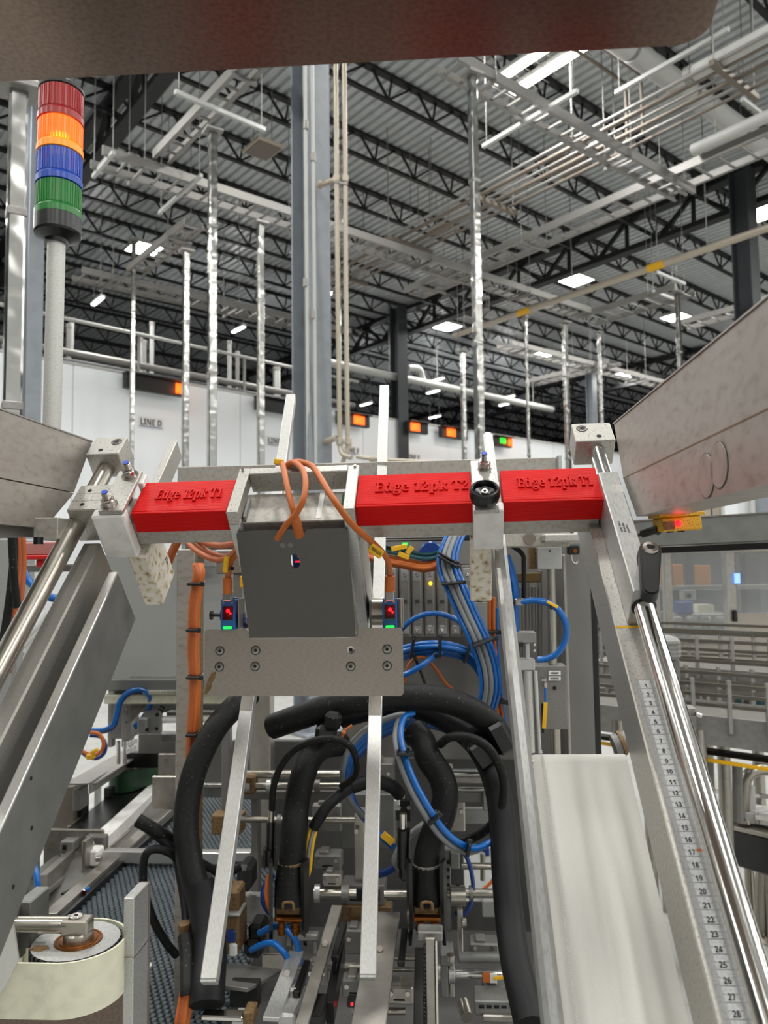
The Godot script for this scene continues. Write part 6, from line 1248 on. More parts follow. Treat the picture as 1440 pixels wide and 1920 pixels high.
	# smaller clamps and brackets between the shafts
	var bits := [["split clamp on the cross shaft right of the left gripper foot", 588, 1604, 640, 1632, 1.53, 0.04], ["little steel valve under the split clamp, left of the camera housing", 604, 1640, 640, 1664, 1.5, 0.03], ["grey terminal plate behind the yellow leads", 585, 1510, 640, 1560, 1.66, 0.02], ["square grey motor behind the coiled blue hoses", 688, 1432, 738, 1486, 1.72, 0.06], ["black terminal box right of the coiled blue hoses", 742, 1500, 772, 1540, 1.6, 0.04], ["steel bracket between right gripper hose and bright shafts", 838, 1500, 872, 1560, 1.66, 0.03], ["grey cable anchor above the right gripper shafts", 815, 1440, 850, 1490, 1.7, 0.04], ["steel slide block under the camera housing", 645, 1745, 690, 1790, 1.5, 0.04], ["dark slide block low between the inner bars", 640, 1838, 690, 1872, 1.36, 0.04], ["grey bearing block low right of the right inner bar", 722, 1852, 775, 1884, 1.34, 0.04], ["small steel block behind the wedge-shaped jaw", 575, 1812, 612, 1850, 1.36, 0.03], ["grey guide block above the warning tag", 880, 1770, 935, 1792, 1.5, 0.04], ["steel anchor block at the lower right corner of the gripper area", 905, 1850, 955, 1876, 1.4, 0.04], ["grey angle block behind the long hanging hose", 925, 1560, 952, 1612, 1.6, 0.03]]
	for k in bits.size():
		var q: Array = bits[k]; var t := thing("clamp_block", q[0], "clamp", P((q[1] + q[3]) / 2.0, q[4], q[5]))
		var mm: Material = [M.steel_grey, M.stainless, M.galvanised, M.steel_dark, M.plastic_black][4 if k == 4 else k % 4]
		pbox(t, "block", mm, q[1], q[2], q[3], q[4], q[5], q[6], 0.003)
		pbox(t, "lug", M.steel_dark if k % 2 else M.stainless, lerpf(q[1], q[3], 0.2), q[2] - 8, lerpf(q[1], q[3], 0.55), q[2], q[5] + 0.005, q[6] * 0.7, 0.002)
		for u in [0.2, 0.8]: put(t, "screw", cylm(0.0042, 0.004, 12), M.bolt, Transform3D(Basis(Vector3.RIGHT, PI / 2), P(lerpf(q[1], q[3], u), lerpf(q[2], q[4], 0.35), q[5] - 0.002)))
		pbox(t, "slot", M.black_hole, lerpf(q[1], q[3], 0.3), lerpf(q[2], q[4], 0.66), lerpf(q[1], q[3], 0.7), lerpf(q[2], q[4], 0.78), q[5] - 0.0005, 0.002, 0)
	# finger plates and chain plate
	var fps := [["bright angled finger plate, leftmost, with a round pin", 508, 1912, 1.16, 556, 1786, 1.34, 0.026, M.aluminium_clean], ["dark finger plate next to the leftmost one", 565, 1925, 1.14, 632, 1700, 1.42, 0.020, M.stainless], ["wide polished finger plate passing behind the right inner bar", 690, 1930, 1.14, 724, 1712, 1.42, 0.052, M.stainless]]
	for f in fps:
		var t := thing("finger_plate", f[0], "plate", P(f[1], f[2], f[3]), "angled finger plates")
		pbar(t, "plate", f[8], f[1], f[2], f[3], f[4], f[5], f[6], f[7], 0.007)
		var a := P(f[1], f[2], f[3]).lerp(P(f[4], f[5], f[6]), 0.62); put(t, "pin", cylm(0.005, 0.004, 16), M.bolt, Transform3D(Basis(Vector3.RIGHT, 0.9), a + Vector3(0, 0.006, 0.004)))
		put(t, "black_pad", boxm(Vector3(0.012, 0.012, 0.09), 0.002), M.plastic_black, look(a, P(f[4], f[5], f[6])) * Transform3D(Basis(), Vector3(-0.012 - f[7] / 2, 0.0, -0.04)))
	var yk := thing("fork_end", "grey fork end over the leftmost finger plate", "fork", P(572, 1770, 1.34))
	pbox(yk, "bridge", M.galvanised, 548, 1752, 596, 1765, 1.34, 0.015); pbox(yk, "tine", M.galvanised, 548, 1765, 558, 1792, 1.34, 0.015); pbox(yk, "tine", M.galvanised, 586, 1765, 596, 1790, 1.34, 0.015)
	var ch := thing("chain_plate", "upright toothed chain plate left of the low right shafts", "chain guide", P(806, 1920, 1.2))
	pbox(ch, "plate", M.stainless, 798, 1762, 817, 1940, 1.26, 0.012, 0.002); pbox(ch, "edge", M.chrome, 816, 1768, 821, 1940, 1.255, 0.01); pbox(ch, "head", M.galvanised, 783, 1748, 830, 1766, 1.28, 0.03)
	var tm := MB.new()
	for k in 20: tm.box(Vector3(0.004, 0.005, 0.012), 0.0008, Transform3D(Basis(), P(796, 1775 + 8 * k, 1.262)))
	put(ch, "teeth", tm.mesh(), M.plastic_black, Transform3D())
	var bk := thing("wedge_block", "grey wedge-shaped jaw at the bottom between the finger plates", "jaw", P(545, 1900, 1.2))
	pbar(bk, "jaw", M.aluminium_clean, 535, 1915, 1.17, 562, 1858, 1.26, 0.03, 0.02, 0.004); pbar(bk, "jaw_top", M.galvanised, 548, 1870, 1.22, 566, 1850, 1.27, 0.016, 0.024, 0.004)
	var bx := thing("black_bracket", "black bracket plates beside the wide finger plate", "bracket", P(640, 1850, 1.3))
	pbar(bx, "bracket", M.plastic_black, 618, 1900, 1.22, 640, 1780, 1.36, 0.014, 0.04); pbar(bx, "bracket", M.plastic_black, 592, 1925, 1.16, 604, 1880, 1.22, 0.018, 0.03); pbar(bx, "bracket", M.plastic_black, 785, 1940, 1.24, 788, 1780, 1.32, 0.016, 0.03)
	var pl := thing("drip_tray", "oily folded sheet at the lower left of the gripper area", "tray", P(430, 1870, 1.25))
	pbar(pl, "sheet", M.steel_dark, 410, 1850, 1.22, 480, 1815, 1.36, 0.10, 0.006); pbox(pl, "grate", M.black_hole, 430, 1845, 485, 1890, 1.24, 0.02); pbox(pl, "bar", M.chrome, 375, 1906, 455, 1916, 1.16, 0.02); pbox(pl, "rusty_block", M.oxide, 455, 1898, 475, 1925, 1.17, 0.03); pbox(pl, "back_sheet", M.stainless, 490, 1790, 535, 1830, 1.42, 0.006)
	var ox := thing("valve_block", "rust-stained valve block with a blue insert behind the left inner bar", "valve", P(430, 1790, 1.35))
	pbox(ox, "top", M.oxide, 420, 1672, 448, 1720, 1.36, 0.05, 0.004); pbox(ox, "body", M.oxide, 415, 1718, 448, 1790, 1.35, 0.06, 0.004); pbox(ox, "blue_insert", M.hose_navy, 424, 1746, 440, 1768, 1.345, 0.01); pbox(ox, "white_insert", M.paper, 428, 1770, 444, 1795, 1.345, 0.02, 0.003); pbox(ox, "cover", M.galvanised, 418, 1714, 450, 1720, 1.345, 0.05)
	var bv := thing("black_valve", "glossy black valve with blue hose ends at lower left centre", "valve", P(480, 1770, 1.38))
	pbox(bv, "body", M.plastic_black, 464, 1735, 494, 1765, 1.39, 0.05, 0.006); pbox(bv, "lower", M.plastic_black, 455, 1765, 490, 1800, 1.38, 0.05, 0.008); pbox(bv, "motor", M.plastic_black, 442, 1625, 470, 1675, 1.46, 0.06, 0.01); pbox(bv, "silver_panel", M.galvanised, 452, 1680, 500, 1730, 1.5, 0.02)
	var rp := thing("instrument_board", "bright white instrument panel seen through the gap behind the right gripper", "panel", P(900, 1640, 1.9))
	pbox(rp, "panel", M.paper, 870, 1590, 935, 1690, 1.9, 0.02); pbox(rp, "blue_switch", M.hose_navy, 905, 1590, 918, 1606, 1.89, 0.01); prod(rp, "post", M.chrome_dull, 905, 1600, 1.85, 905, 1650, 1.85, 0.006, 12); tube(rp, "orange_lead", M.cable_orange, px3([[905, 1668, 1.8], [920, 1655, 1.8], [930, 1640, 1.8]]), 0.004, 8); pbox(rp, "lower_block", M.plastic_grey, 905, 1690, 935, 1720, 1.85, 0.03)
	var rl := thing("red_pilot", "tiny red pilot light low between the inner bars", "indicator", P(660, 1883, 1.3))
	pbox(rl, "socket", M.plastic_black, 650, 1877, 670, 1890, 1.31, 0.02); put(rl, "lamp", cylm(0.0022, 0.003, 12), M.led_red, Transform3D(Basis(Vector3.RIGHT, PI / 2), P(660, 1883, 1.292)))

# ------------------------------------------------------------------ conveyor at the lower left
func stadium_band(r: float, ln: float, h: float, th: float) -> ArrayMesh:      # an endless belt lying flat: two half circles joined, seen from above
	var b := MB.new(); var o := []; var i2 := []
	for i in 49:
		var g := -PI / 2 + PI * i / 48.0; o.append(Vector2(ln / 2 + cos(g) * r, sin(g) * r)); i2.append(Vector2(ln / 2 + cos(g) * (r - th), sin(g) * (r - th)))
	for i in 49:
		var g := PI / 2 + PI * i / 48.0; o.append(Vector2(-ln / 2 + cos(g) * r, sin(g) * r)); i2.append(Vector2(-ln / 2 + cos(g) * (r - th), sin(g) * (r - th)))
	for i in o.size():
		var a: Vector2 = o[i]; var c: Vector2 = o[(i + 1) % o.size()]; var d: Vector2 = i2[i]; var e: Vector2 = i2[(i + 1) % o.size()]
		b.quad(Vector3(a.x, -h / 2, -a.y), Vector3(c.x, -h / 2, -c.y), Vector3(c.x, h / 2, -c.y), Vector3(a.x, h / 2, -a.y))
		b.quad(Vector3(e.x, -h / 2, -e.y), Vector3(d.x, -h / 2, -d.y), Vector3(d.x, h / 2, -d.y), Vector3(e.x, h / 2, -e.y))
		b.quad(Vector3(a.x, h / 2, -a.y), Vector3(c.x, h / 2, -c.y), Vector3(e.x, h / 2, -e.y), Vector3(d.x, h / 2, -d.y))
		b.quad(Vector3(d.x, -h / 2, -d.y), Vector3(e.x, -h / 2, -e.y), Vector3(c.x, -h / 2, -c.y), Vector3(a.x, -h / 2, -a.y))
	return b.mesh()
func left_conveyor():
	# grey modular belt
	var bt := thing("modular_belt", "wide grey modular plastic belt at the lower left", "conveyor belt", EYE + Vector3(-0.6, -0.87, -2.2))
	wbox(bt, "bed", M.shaded_steel, -0.93, -0.43, -0.90, -0.862, -3.6, -1.0)
	wbox(bt, "side_skirt", M.steel_dark, -0.432, -0.42, -1.0, -0.845, -3.6, -1.9)
	var lk := MB.new(); lk.box(Vector3(0.0105, 0.008, 0.0118), 0.002); lk.box(Vector3(0.0052, 0.006, 0.0150), 0.001, Transform3D(Basis(), Vector3(0, -0.002, 0)))
	var mm := MultiMesh.new(); mm.transform_format = MultiMesh.TRANSFORM_3D; mm.mesh = lk.mesh()
	var xs := 34; var zs := 172; mm.instance_count = xs * zs
	for j in zs:
		for i in xs: mm.set_instance_transform(j * xs + i, Transform3D(Basis(), EYE + Vector3(-0.922 + 0.0145 * i + (0.00725 if j % 2 else 0.0), -0.856, -3.5 + 0.0138 * j)))
	var mi := MultiMeshInstance3D.new(); mi.name = "links"; mi.multimesh = mm; mi.material_override = M.belt_grey; bt.add_child(mi, true); mi.transform = bt.global_transform.affine_inverse(); stuff(mi)
	var fr := thing("belt_trough", "stainless side frame with a black edge along the grey modular belt", "conveyor frame", EYE + Vector3(-1.0, -0.9, -2.2))
	wbox(fr, "side_channel", M.steel_dark, -1.16, -0.935, -0.90, -0.845, -3.6, -1.2); wbox(fr, "black_edge", M.plastic_black, -0.945, -0.925, -0.875, -0.835, -3.6, -1.75); wbox(fr, "rail_lip", M.stainless, -0.975, -0.94, -0.845, -0.825, -3.6, -1.85)
	pbar(fr, "white_wear_strip", M.uhmw, 178, 1600, 2.25, 330, 1452, 3.3, 0.05, 0.07); pbar(fr, "guide_face", M.stainless, 205, 1618, 2.3, 335, 1500, 3.2, 0.012, 0.10); pbar(fr, "steel_channel", M.stainless, 140, 1560, 2.5, 250, 1475, 3.2, 0.05, 0.04); pbar(fr, "dark_channel", M.plastic_black, 160, 1560, 2.45, 300, 1440, 3.3, 0.12, 0.02)
	var rf := thing("conveyor_rail", "pale guide rails over the right side of the grey belt", "rail", P(310, 1800, 1.7))
	pbar(rf, "rail", M.stainless, 255, 1870, 1.55, 335, 1780, 1.9, 0.014, 0.03); pbar(rf, "white_rod", M.uhmw, 255, 1840, 1.56, 330, 1760, 1.9, 0.010, 0.010); pbar(rf, "flat", M.aluminium_clean, 235, 1930, 1.45, 330, 1870, 1.6, 0.02, 0.012); prod(rf, "bolt", M.bolt, 308, 1768, 1.8, 309, 1778, 1.8, 0.008, 12)
	tube(rf, "white_hose", M.uhmw, px3([[330, 1850, 1.6], [322, 1880, 1.58], [318, 1925, 1.55]]), 0.008, 10)
	# bright cross bar with a white clamp
	var cb := thing("cross_rail", "bright square rail with a white end block crossing the grey belt", "rail", P(330, 1605, 2.2))
	pbox(cb, "rail", M.aluminium_brushed, 188, 1598, 420, 1620, 2.2, 0.03); pbox(cb, "rail", M.aluminium_brushed, 420, 1598, 470, 1616, 2.21, 0.03); pbox(cb, "white_block", M.uhmw, 162, 1596, 182, 1625, 2.18, 0.05, 0.004); prod(cb, "screw", M.bolt, 181, 1609, 2.16, 190, 1609, 2.16, 0.010, 12)
	# end plate with blocks
	var ep := thing("end_plate", "stainless end plate with two small blocks under the left guide plate", "plate", P(130, 1660, 2.2))
	pbox(ep, "plate", M.stainless, 78, 1557, 195, 1700, 2.3, 0.01, 0.004); pbox(ep, "fin", M.steel_dark, 157, 1570, 196, 1655, 2.25, 0.03, 0.003); pbox(ep, "fin", M.stainless, 153, 1578, 160, 1660, 2.15, 0.05)
	for k in 2:
		pbox(ep, "block", M.galvanised, 112, 1578 + 24 * k, 138, 1598 + 24 * k, 2.27, 0.04, 0.003); pbox(ep, "square_hole", M.black_hole, 117, 1585 + 22 * k, 124, 1594 + 22 * k, 2.268, 0.003, 0)
		put(ep, "bolt_head", cylm(0.007, 0.006, 16), M.bolt, Transform3D(Basis(Vector3.RIGHT, PI / 2), P(86 - 2 * k, 1592 + 42 * k, 2.29)))
	pbar(ep, "channel", M.stainless, 80, 1660, 1.95, 150, 1595, 2.4, 0.02, 0.05); pbar(ep, "slot", M.steel_dark, 85, 1672, 1.94, 125, 1640, 2.18, 0.022, 0.012)
	# small sensors along the belt
	var bs := thing("photo_sensor", "small blue sensor with an amber lamp beside the grey belt", "sensor", P(155, 1680, 2.0), "small blue photo sensors")
	put(bs, "body", boxm(Vector3(0.016, 0.026, 0.032), 0.002), M.hose_blue, Transform3D(Basis(Vector3.UP, -0.5), P(156, 1675, 2.0))); put(bs, "face", boxm(Vector3(0.013, 0.022, 0.004), 0.001), M.window_red, Transform3D(Basis(Vector3.UP, -0.5), P(158, 1676, 1.984))); pbox(bs, "lamp", M.led_yellow, 149, 1681, 154, 1685, 1.975, 0.004, 0); pbar(bs, "bracket", M.plastic_black, 118, 1680, 2.0, 158, 1662, 2.05, 0.02, 0.012)
	var bc := hose("sensor_cable", "orange cable with yellow sleeve left of the small blue sensor", "cable", M.cable_orange, [[138, 1668, 2.0], [128, 1690, 1.98], [120, 1705, 1.96], [115, 1725, 1.94]], 0.006); pbar(bc, "yellow_sleeve", M.tag_yellow, 127, 1690, 1.97, 118, 1708, 1.95, 0.017, 0.017, 0.004); pbox(bc, "paper_tag", M.paper, 104, 1700, 118, 1708, 1.97, 0.004, 0)
	hose("air_hose", "pair of blue hoses hanging at the far left above the belt pulley", "hose", M.hose_blue, [[64, 1618, 1.8], [70, 1650, 1.78], [70, 1680, 1.77], [64, 1708, 1.76]], 0.007, "single blue air hoses")
	# green belts
	for k in 2:
		var gt := thing("green_belt", ["lower dark green side belt in the conveyor at the left", "upper dark green side belt in the conveyor at the left"][k], "belt", P([258, 262][k], [1485, 1450][k], 3.0), "dark green side belts")
		var f := Transform3D(Basis(Vector3.UP, 1.15), P([262, 270][k], [1482, 1448][k], 3.0))
		put(gt, "belt", stadium_band(0.055, 0.20, 0.075, 0.006), M.green_belt, f); put(gt, "pulley", cylm(0.045, 0.06, 24), M.plastic_black, f * Transform3D(Basis(), Vector3(-0.10, 0, 0))); put(gt, "plate", boxm(Vector3(0.22, 0.012, 0.06), 0.002), M.stainless, f * Transform3D(Basis(), Vector3(0, 0.03, 0)))
	var rp := thing("red_pilot", "small red light under the lower green belt", "indicator", P(251, 1500, 2.85)); put(rp, "lamp", boxm(Vector3(0.02, 0.007, 0.008), 0.002), M.led_red, Transform3D(Basis(), P(251, 1501, 2.85))); put(rp, "holder", boxm(Vector3(0.024, 0.007, 0.012), 0.001), M.plastic_black, Transform3D(Basis(), P(251, 1505, 2.86)))
	var bs2 := thing("photo_sensor", "blue sensor with a red spot left of the green belts", "sensor", P(230, 1470, 2.9), "small blue photo sensors"); pbox(bs2, "body", M.hose_blue, 225, 1459, 236, 1477, 2.9, 0.02); pbox(bs2, "spot", M.led_red, 233, 1465, 237, 1470, 2.895, 0.004, 0)
	var bs3 := thing("photo_sensor", "dark sensor with a magenta spot below the sloping ramp", "sensor", P(200, 1500, 2.8), "small blue photo sensors"); pbox(bs3, "body", M.plastic_black, 194, 1478, 210, 1512, 2.8, 0.03); pbox(bs3, "spot", M.led_red, 200, 1501, 204, 1508, 2.795, 0.004, 0)
	# sloping ramp and upright device
	var rm := thing("ramp_plate", "pale sloping ramp plate above the green belts", "ramp", P(210, 1440, 2.8))
	pbar(rm, "plate", M.stainless, 150, 1470, 2.45, 275, 1395, 3.3, 0.10, 0.006); pbar(rm, "front_edge", M.steel_dark, 168, 1478, 2.42, 250, 1425, 3.05, 0.006, 0.035); pbar(rm, "end_rib", M.galvanised, 228, 1432, 3.0, 243, 1425, 3.05, 0.03, 0.02); pbox(rm, "box", M.galvanised_rust, 95, 1475, 140, 1560, 2.6, 0.10, 0.004); pbox(rm, "box_edge", M.steel_dark, 136, 1480, 150, 1520, 2.5, 0.06)
	pbox(rm, "black_window_fill", M.black_hole, 139, 1490, 165, 1532, 2.62, 0.01); pbox(rm, "scale_strip", M.paper, 176, 1460, 186, 1530, 2.75, 0.02)  # black sheet in place of the shaded opening
	var ud := thing("lift_device", "upright grey lift device with a blue hose arch at left", "device", P(220, 1430, 2.7))
	pbox(ud, "column", M.steel_grey, 210, 1305, 245, 1385, 2.7, 0.08, 0.003); pbox(ud, "column_face", M.galvanised, 228, 1300, 246, 1400, 2.68, 0.03); pbox(ud, "top_plate", M.galvanised_rust, 212, 1258, 236, 1305, 2.75, 0.02); pbox(ud, "left_post", M.galvanised, 202, 1270, 211, 1400, 2.72, 0.03); pbox(ud, "cap", M.galvanised, 212, 1291, 260, 1300, 2.66, 0.06)
	put(ud, "wedge", prismm([Vector2(0, 0.05), Vector2(0.05, 0.05), Vector2(0.05, 0.0), Vector2(0.0, -0.05)], 0.02), M.galvanised_rust, Transform3D(Basis(), P(247, 1325, 2.66)))
	for k in 2: prod(ud, "piston_rod", M.chrome, 222 + 12 * k, 1390, 2.68, 222 + 12 * k, 1432, 2.68, 0.007, 12)
	for k in 4: put(ud, "screw", cylm(0.004, 0.003, 12), M.bolt, Transform3D(Basis(Vector3.RIGHT, PI / 2), P(237, 1318 + 12 * k, 2.676)))
	for k in 8: prod(ud, "white_button", M.paper, 239 + 5.5 * (k % 4), 1391 - (k % 4) * 2 + 13 * (k / 4), 2.66, 239 + 5.5 * (k % 4), 1400 - (k % 4) * 2 + 13 * (k / 4), 2.66, 0.0048, 10)
	bundle("hose_bundle", "blue hoses arching over the lift device at left", [M.hose_blue, M.hose_navy], [[165, 1369, 2.6], [195, 1368, 2.58], [212, 1358, 2.57], [219, 1335, 2.57], [224, 1315, 2.57], [240, 1298, 2.58], [262, 1293, 2.6], [278, 1302, 2.6], [280, 1322, 2.62], [268, 1345, 2.63], [252, 1362, 2.63]], 0.0075, [[0, 0, 0], [2, 3, 0.01]])
	bundle("cable_bundle", "orange cable loop with yellow sleeves beside the lift device", [M.cable_orange, M.hose_navy], [[165, 1373, 2.55], [185, 1376, 2.55], [194, 1392, 2.55], [190, 1408, 2.55], [176, 1416, 2.55], [160, 1412, 2.55], [150, 1405, 2.55]], 0.0062, [[0, 0, 0], [4, 6, 0.02]])
	var ys := thing("cable_tags", "yellow cable sleeves on the orange loop at the left", "tags", P(170, 1415, 2.53)); pbar(ys, "sleeve", M.tag_yellow, 162, 1419, 2.53, 178, 1418, 2.53, 0.018, 0.018, 0.004); pbar(ys, "sleeve", M.tag_yellow, 170, 1412, 2.52, 184, 1405, 2.52, 0.012, 0.012, 0.003)
	# bearing plate and rear belt unit
	var bp := thing("bearing_plate", "grey bearing plate with rounded corners and a white shaft", "bearing", P(290, 1375, 2.6))
	pbox(bp, "plate", M.steel_grey, 268, 1333, 302, 1376, 2.6, 0.02, 0.005); pbox(bp, "boss", M.steel_grey, 256, 1346, 275, 1376, 2.57, 0.04, 0.006)
	for q in [[295, 1340], [294, 1366], [276, 1368]]: put(bp, "screw", cylm(0.006, 0.004, 14), M.plastic_black, Transform3D(Basis(Vector3.RIGHT, PI / 2), P(q[0], q[1], 2.598 if q[0] > 280 else 2.568)))
	prod(bp, "white_shaft", M.uhmw, 303, 1349, 2.62, 392, 1348, 2.62, 0.012, 16); prod(bp, "knob", M.plastic_black, 299, 1328, 2.62, 308, 1332, 2.62, 0.012, 14); pbox(bp, "lower_beam", M.steel_grey, 255, 1318, 470, 1336, 2.75, 0.05); pbox(bp, "grey_bar", M.steel_grey, 310, 1335, 470, 1345, 2.7, 0.04); pbox(bp, "lower_rail", M.steel_grey, 300, 1378, 415, 1392, 2.72, 0.05)
	pbox(bp, "shade_gap_fill", M.steel_dark, 258, 1376, 330, 1440, 2.9, 0.05)  # dark steel filler standing in for a shaded gap
	var rb := thing("belt_unit", "cream toothed belt unit running level behind the left post", "belt", P(360, 1300, 2.6))
	pbox(rb, "top_cover", M.plastic_grey, 190, 1274, 480, 1294, 2.6, 0.12, 0.003); pbox(rb, "cream_face", M.belt_edge, 190, 1303, 480, 1320, 2.6, 0.10, 0.003); pbox(rb, "bright_lip", M.paper, 255, 1294, 480, 1296, 2.59, 0.02, 0)
	var tt := MB.new()
	for k in 60: tt.box(Vector3(0.004, 0.012, 0.01), 0.001, Transform3D(Basis(), P(270 + 3.5 * k, 1299, 2.6)))
	put(rb, "belt_teeth", tt.mesh(), M.belt_edge, Transform3D())
	var sg := thing("side_guard", "bent satin steel guard right of the green belts", "guard", P(315, 1500, 2.55)); pbox(sg, "upper", M.stainless, 296, 1414, 330, 1460, 2.55, 0.01); pbox(sg, "lower", M.stainless, 284, 1456, 330, 1517, 2.53, 0.012, 0.003); pbox(sg, "dark_strut", M.plastic_black, 236, 1412, 300, 1440, 2.9, 0.03); put(sg, "screw", cylm(0.006, 0.004, 14), M.bolt, Transform3D(Basis(Vector3.RIGHT, PI / 2), P(311, 1426, 2.548)))
	var ub := thing("under_frame", "dark frame bars seen between the left post and the hose", "frame", P(400, 1470, 2.4)); pbox(ub, "bright_bar", M.stainless, 372, 1470, 470, 1475, 2.4, 0.02); pbox(ub, "face", M.steel_grey, 372, 1475, 470, 1496, 2.42, 0.02); pbox(ub, "dark_panel", M.steel_dark, 372, 1390, 470, 1470, 2.6, 0.02)
	# timing pulley with its white belt
	var c := P(143, 1762, 1.0); var up := Basis()
	var pu := thing("belt_pulley", "cream flat belt turning round a toothed steel pulley at the lower left", "pulley", c - Vector3(0, 0.05, 0))
	var r := 0.062
	put(pu, "belt", stadium_band(r, 0.30, 0.066, 0.003), M.belt_edge, Transform3D(Basis(Vector3.UP, 0.02), c + Vector3(-0.15, -0.034, 0)))
	var tb := MB.new()
	for k in 22: tb.box(Vector3(0.006, 0.064, 0.004), 0.0008, Transform3D(Basis(), c + Vector3(-0.012 - 0.0135 * k, -0.034, -r + 0.005)))
	for k in 20: tb.box(Vector3(0.006, 0.064, 0.004), 0.0008, Transform3D(Basis(), c + Vector3(-0.012 - 0.0135 * k, -0.034, r - 0.005)))
	put(pu, "belt_teeth", tb.mesh(), M.belt_edge, Transform3D())
	put(pu, "disc", lathem([[0, -0.05], [r - 0.010, -0.05], [r - 0.010, -0.003], [r - 0.0075, -0.0005], [0, -0.0005]], 56), M.aluminium_clean, Transform3D(Basis(), c))
	var th := MB.new()
	for k in 36:
		var g := TAU * k / 36; th.box(Vector3(0.006, 0.052, 0.0062), 0.0006, Transform3D(Basis(Vector3.UP, -g), c + Vector3(cos(g) * (r - 0.0085), -0.027, sin(g) * (r - 0.0085))))
	put(pu, "disc_teeth", th.mesh(), M.plastic_black_matte, Transform3D())
	put(pu, "bearing_ring", lathem([[0.018, 0.0], [0.030, 0.0], [0.0295, 0.0014], [0.027, 0.0014], [0.0265, 0.0006], [0.024, 0.0006], [0.0235, 0.0016], [0.019, 0.0016]], 40), M.brass, Transform3D(Basis(), c + Vector3(0.003, 0, 0.0)))
	put(pu, "hub", lathem([[0, 0.0], [0.019, 0.0], [0.019, 0.009], [0.0175, 0.011], [0, 0.011]], 36), M.chrome_dull, Transform3D(Basis(), c + Vector3(0.003, 0.001, 0)))
	for q in [[88, 1790, 14, 1.4]]: put(pu, "dirt_patch", prismm([Vector2(-0.014, -0.004), Vector2(0.002, -0.009), Vector2(0.013, 0.0), Vector2(0.006, 0.008), Vector2(-0.010, 0.007)], 0.0004), M.oxide, Transform3D(Basis(Vector3.RIGHT, -PI / 2), c + Vector3(-0.036, -0.0003, 0.024)))
	var pa := thing("pulley_arm", "round steel arm with a flat screwed end over the pulley", "arm", c + Vector3(-0.05, 0.02, 0))
	rod(pa, "shaft", M.chrome_dull, c + Vector3(-0.086, 0.020, 0.006), c + Vector3(-0.008, 0.020, 0.003), 0.0105, 24)
	put(pa, "flat_end", boxm(Vector3(0.036, 0.020, 0.022), 0.002), M.chrome_dull, Transform3D(Basis(), c + Vector3(0.002, 0.019, 0.002))); put(pa, "screw", cylm(0.0085, 0.003, 24, 0.001), M.bolt, Transform3D(Basis(), c + Vector3(0.0, 0.0302, 0.001))); put(pa, "hex_socket", cylm(0.0026, 0.001, 6), M.black_hole, Transform3D(Basis(), c + Vector3(0.0, 0.0318, 0.001)))
	put(pa, "block", boxm(Vector3(0.030, 0.075, 0.05), 0.0015), M.galvanised, Transform3D(Basis(), c + Vector3(-0.098, 0.004, -0.004))); put(pa, "side_block", boxm(Vector3(0.02, 0.06, 0.05), 0.0015), M.steel_grey, Transform3D(Basis(), c + Vector3(-0.078, 0.012, -0.035))); put(pa, "white_shim", boxm(Vector3(0.010, 0.022, 0.012), 0.001), M.uhmw, Transform3D(Basis(), c + Vector3(-0.066, -0.008, 0.050)))
	# cover sheet below, aluminium post
	var cs := thing("cover_sheet", "scratched steel cover sheet below the cream belt with a blue pen mark", "cover", P(130, 1910, 1.05))
	pbox(cs, "sheet", M.plate_polished, -30, 1800, 238, 1970, 1.06, 0.004, 0.001); pbar(cs, "blue_pen_mark", M.hose_navy, 140, 1904, 1.0575, 232, 1911, 1.0575, 0.0003, 0.0022); pbar(cs, "scratch", M.galvanised, 160, 1850, 1.0575, 228, 1893, 1.0575, 0.0003, 0.0004, 0); pbox(cs, "fold", M.stainless, -30, 1844, 238, 1846, 1.058, 0.001, 0)
	put(cs, "left_flange", prismm([Vector2(-0.06, 0.11), Vector2(0.0, 0.06), Vector2(0.012, -0.005), Vector2(0.0, -0.03), Vector2(-0.06, -0.12)], 0.003), M.aluminium_brushed, Transform3D(Basis(), P(18, 1790, 0.93)))
	var ap := thing("aluminium_post", "upright aluminium flat post beside the cream belt pulley", "post", P(252, 1920, 1.02))
	pbox(ap, "flat", M.aluminium_clean, 230, 1688, 250, 1960, 1.0, 0.05, 0.001); pbox(ap, "back_flat", M.galvanised_rust, 252, 1668, 271, 1960, 1.045, 0.02, 0.001); pbox(ap, "joint", M.bolt, 230, 1796, 251, 1798, 0.999, 0.052, 0); put(ap, "slot_hole", boxm(Vector3(0.006, 0.0006, 0.004)), M.black_hole, Transform3D(Basis(), P(258, 1667, 1.05)))

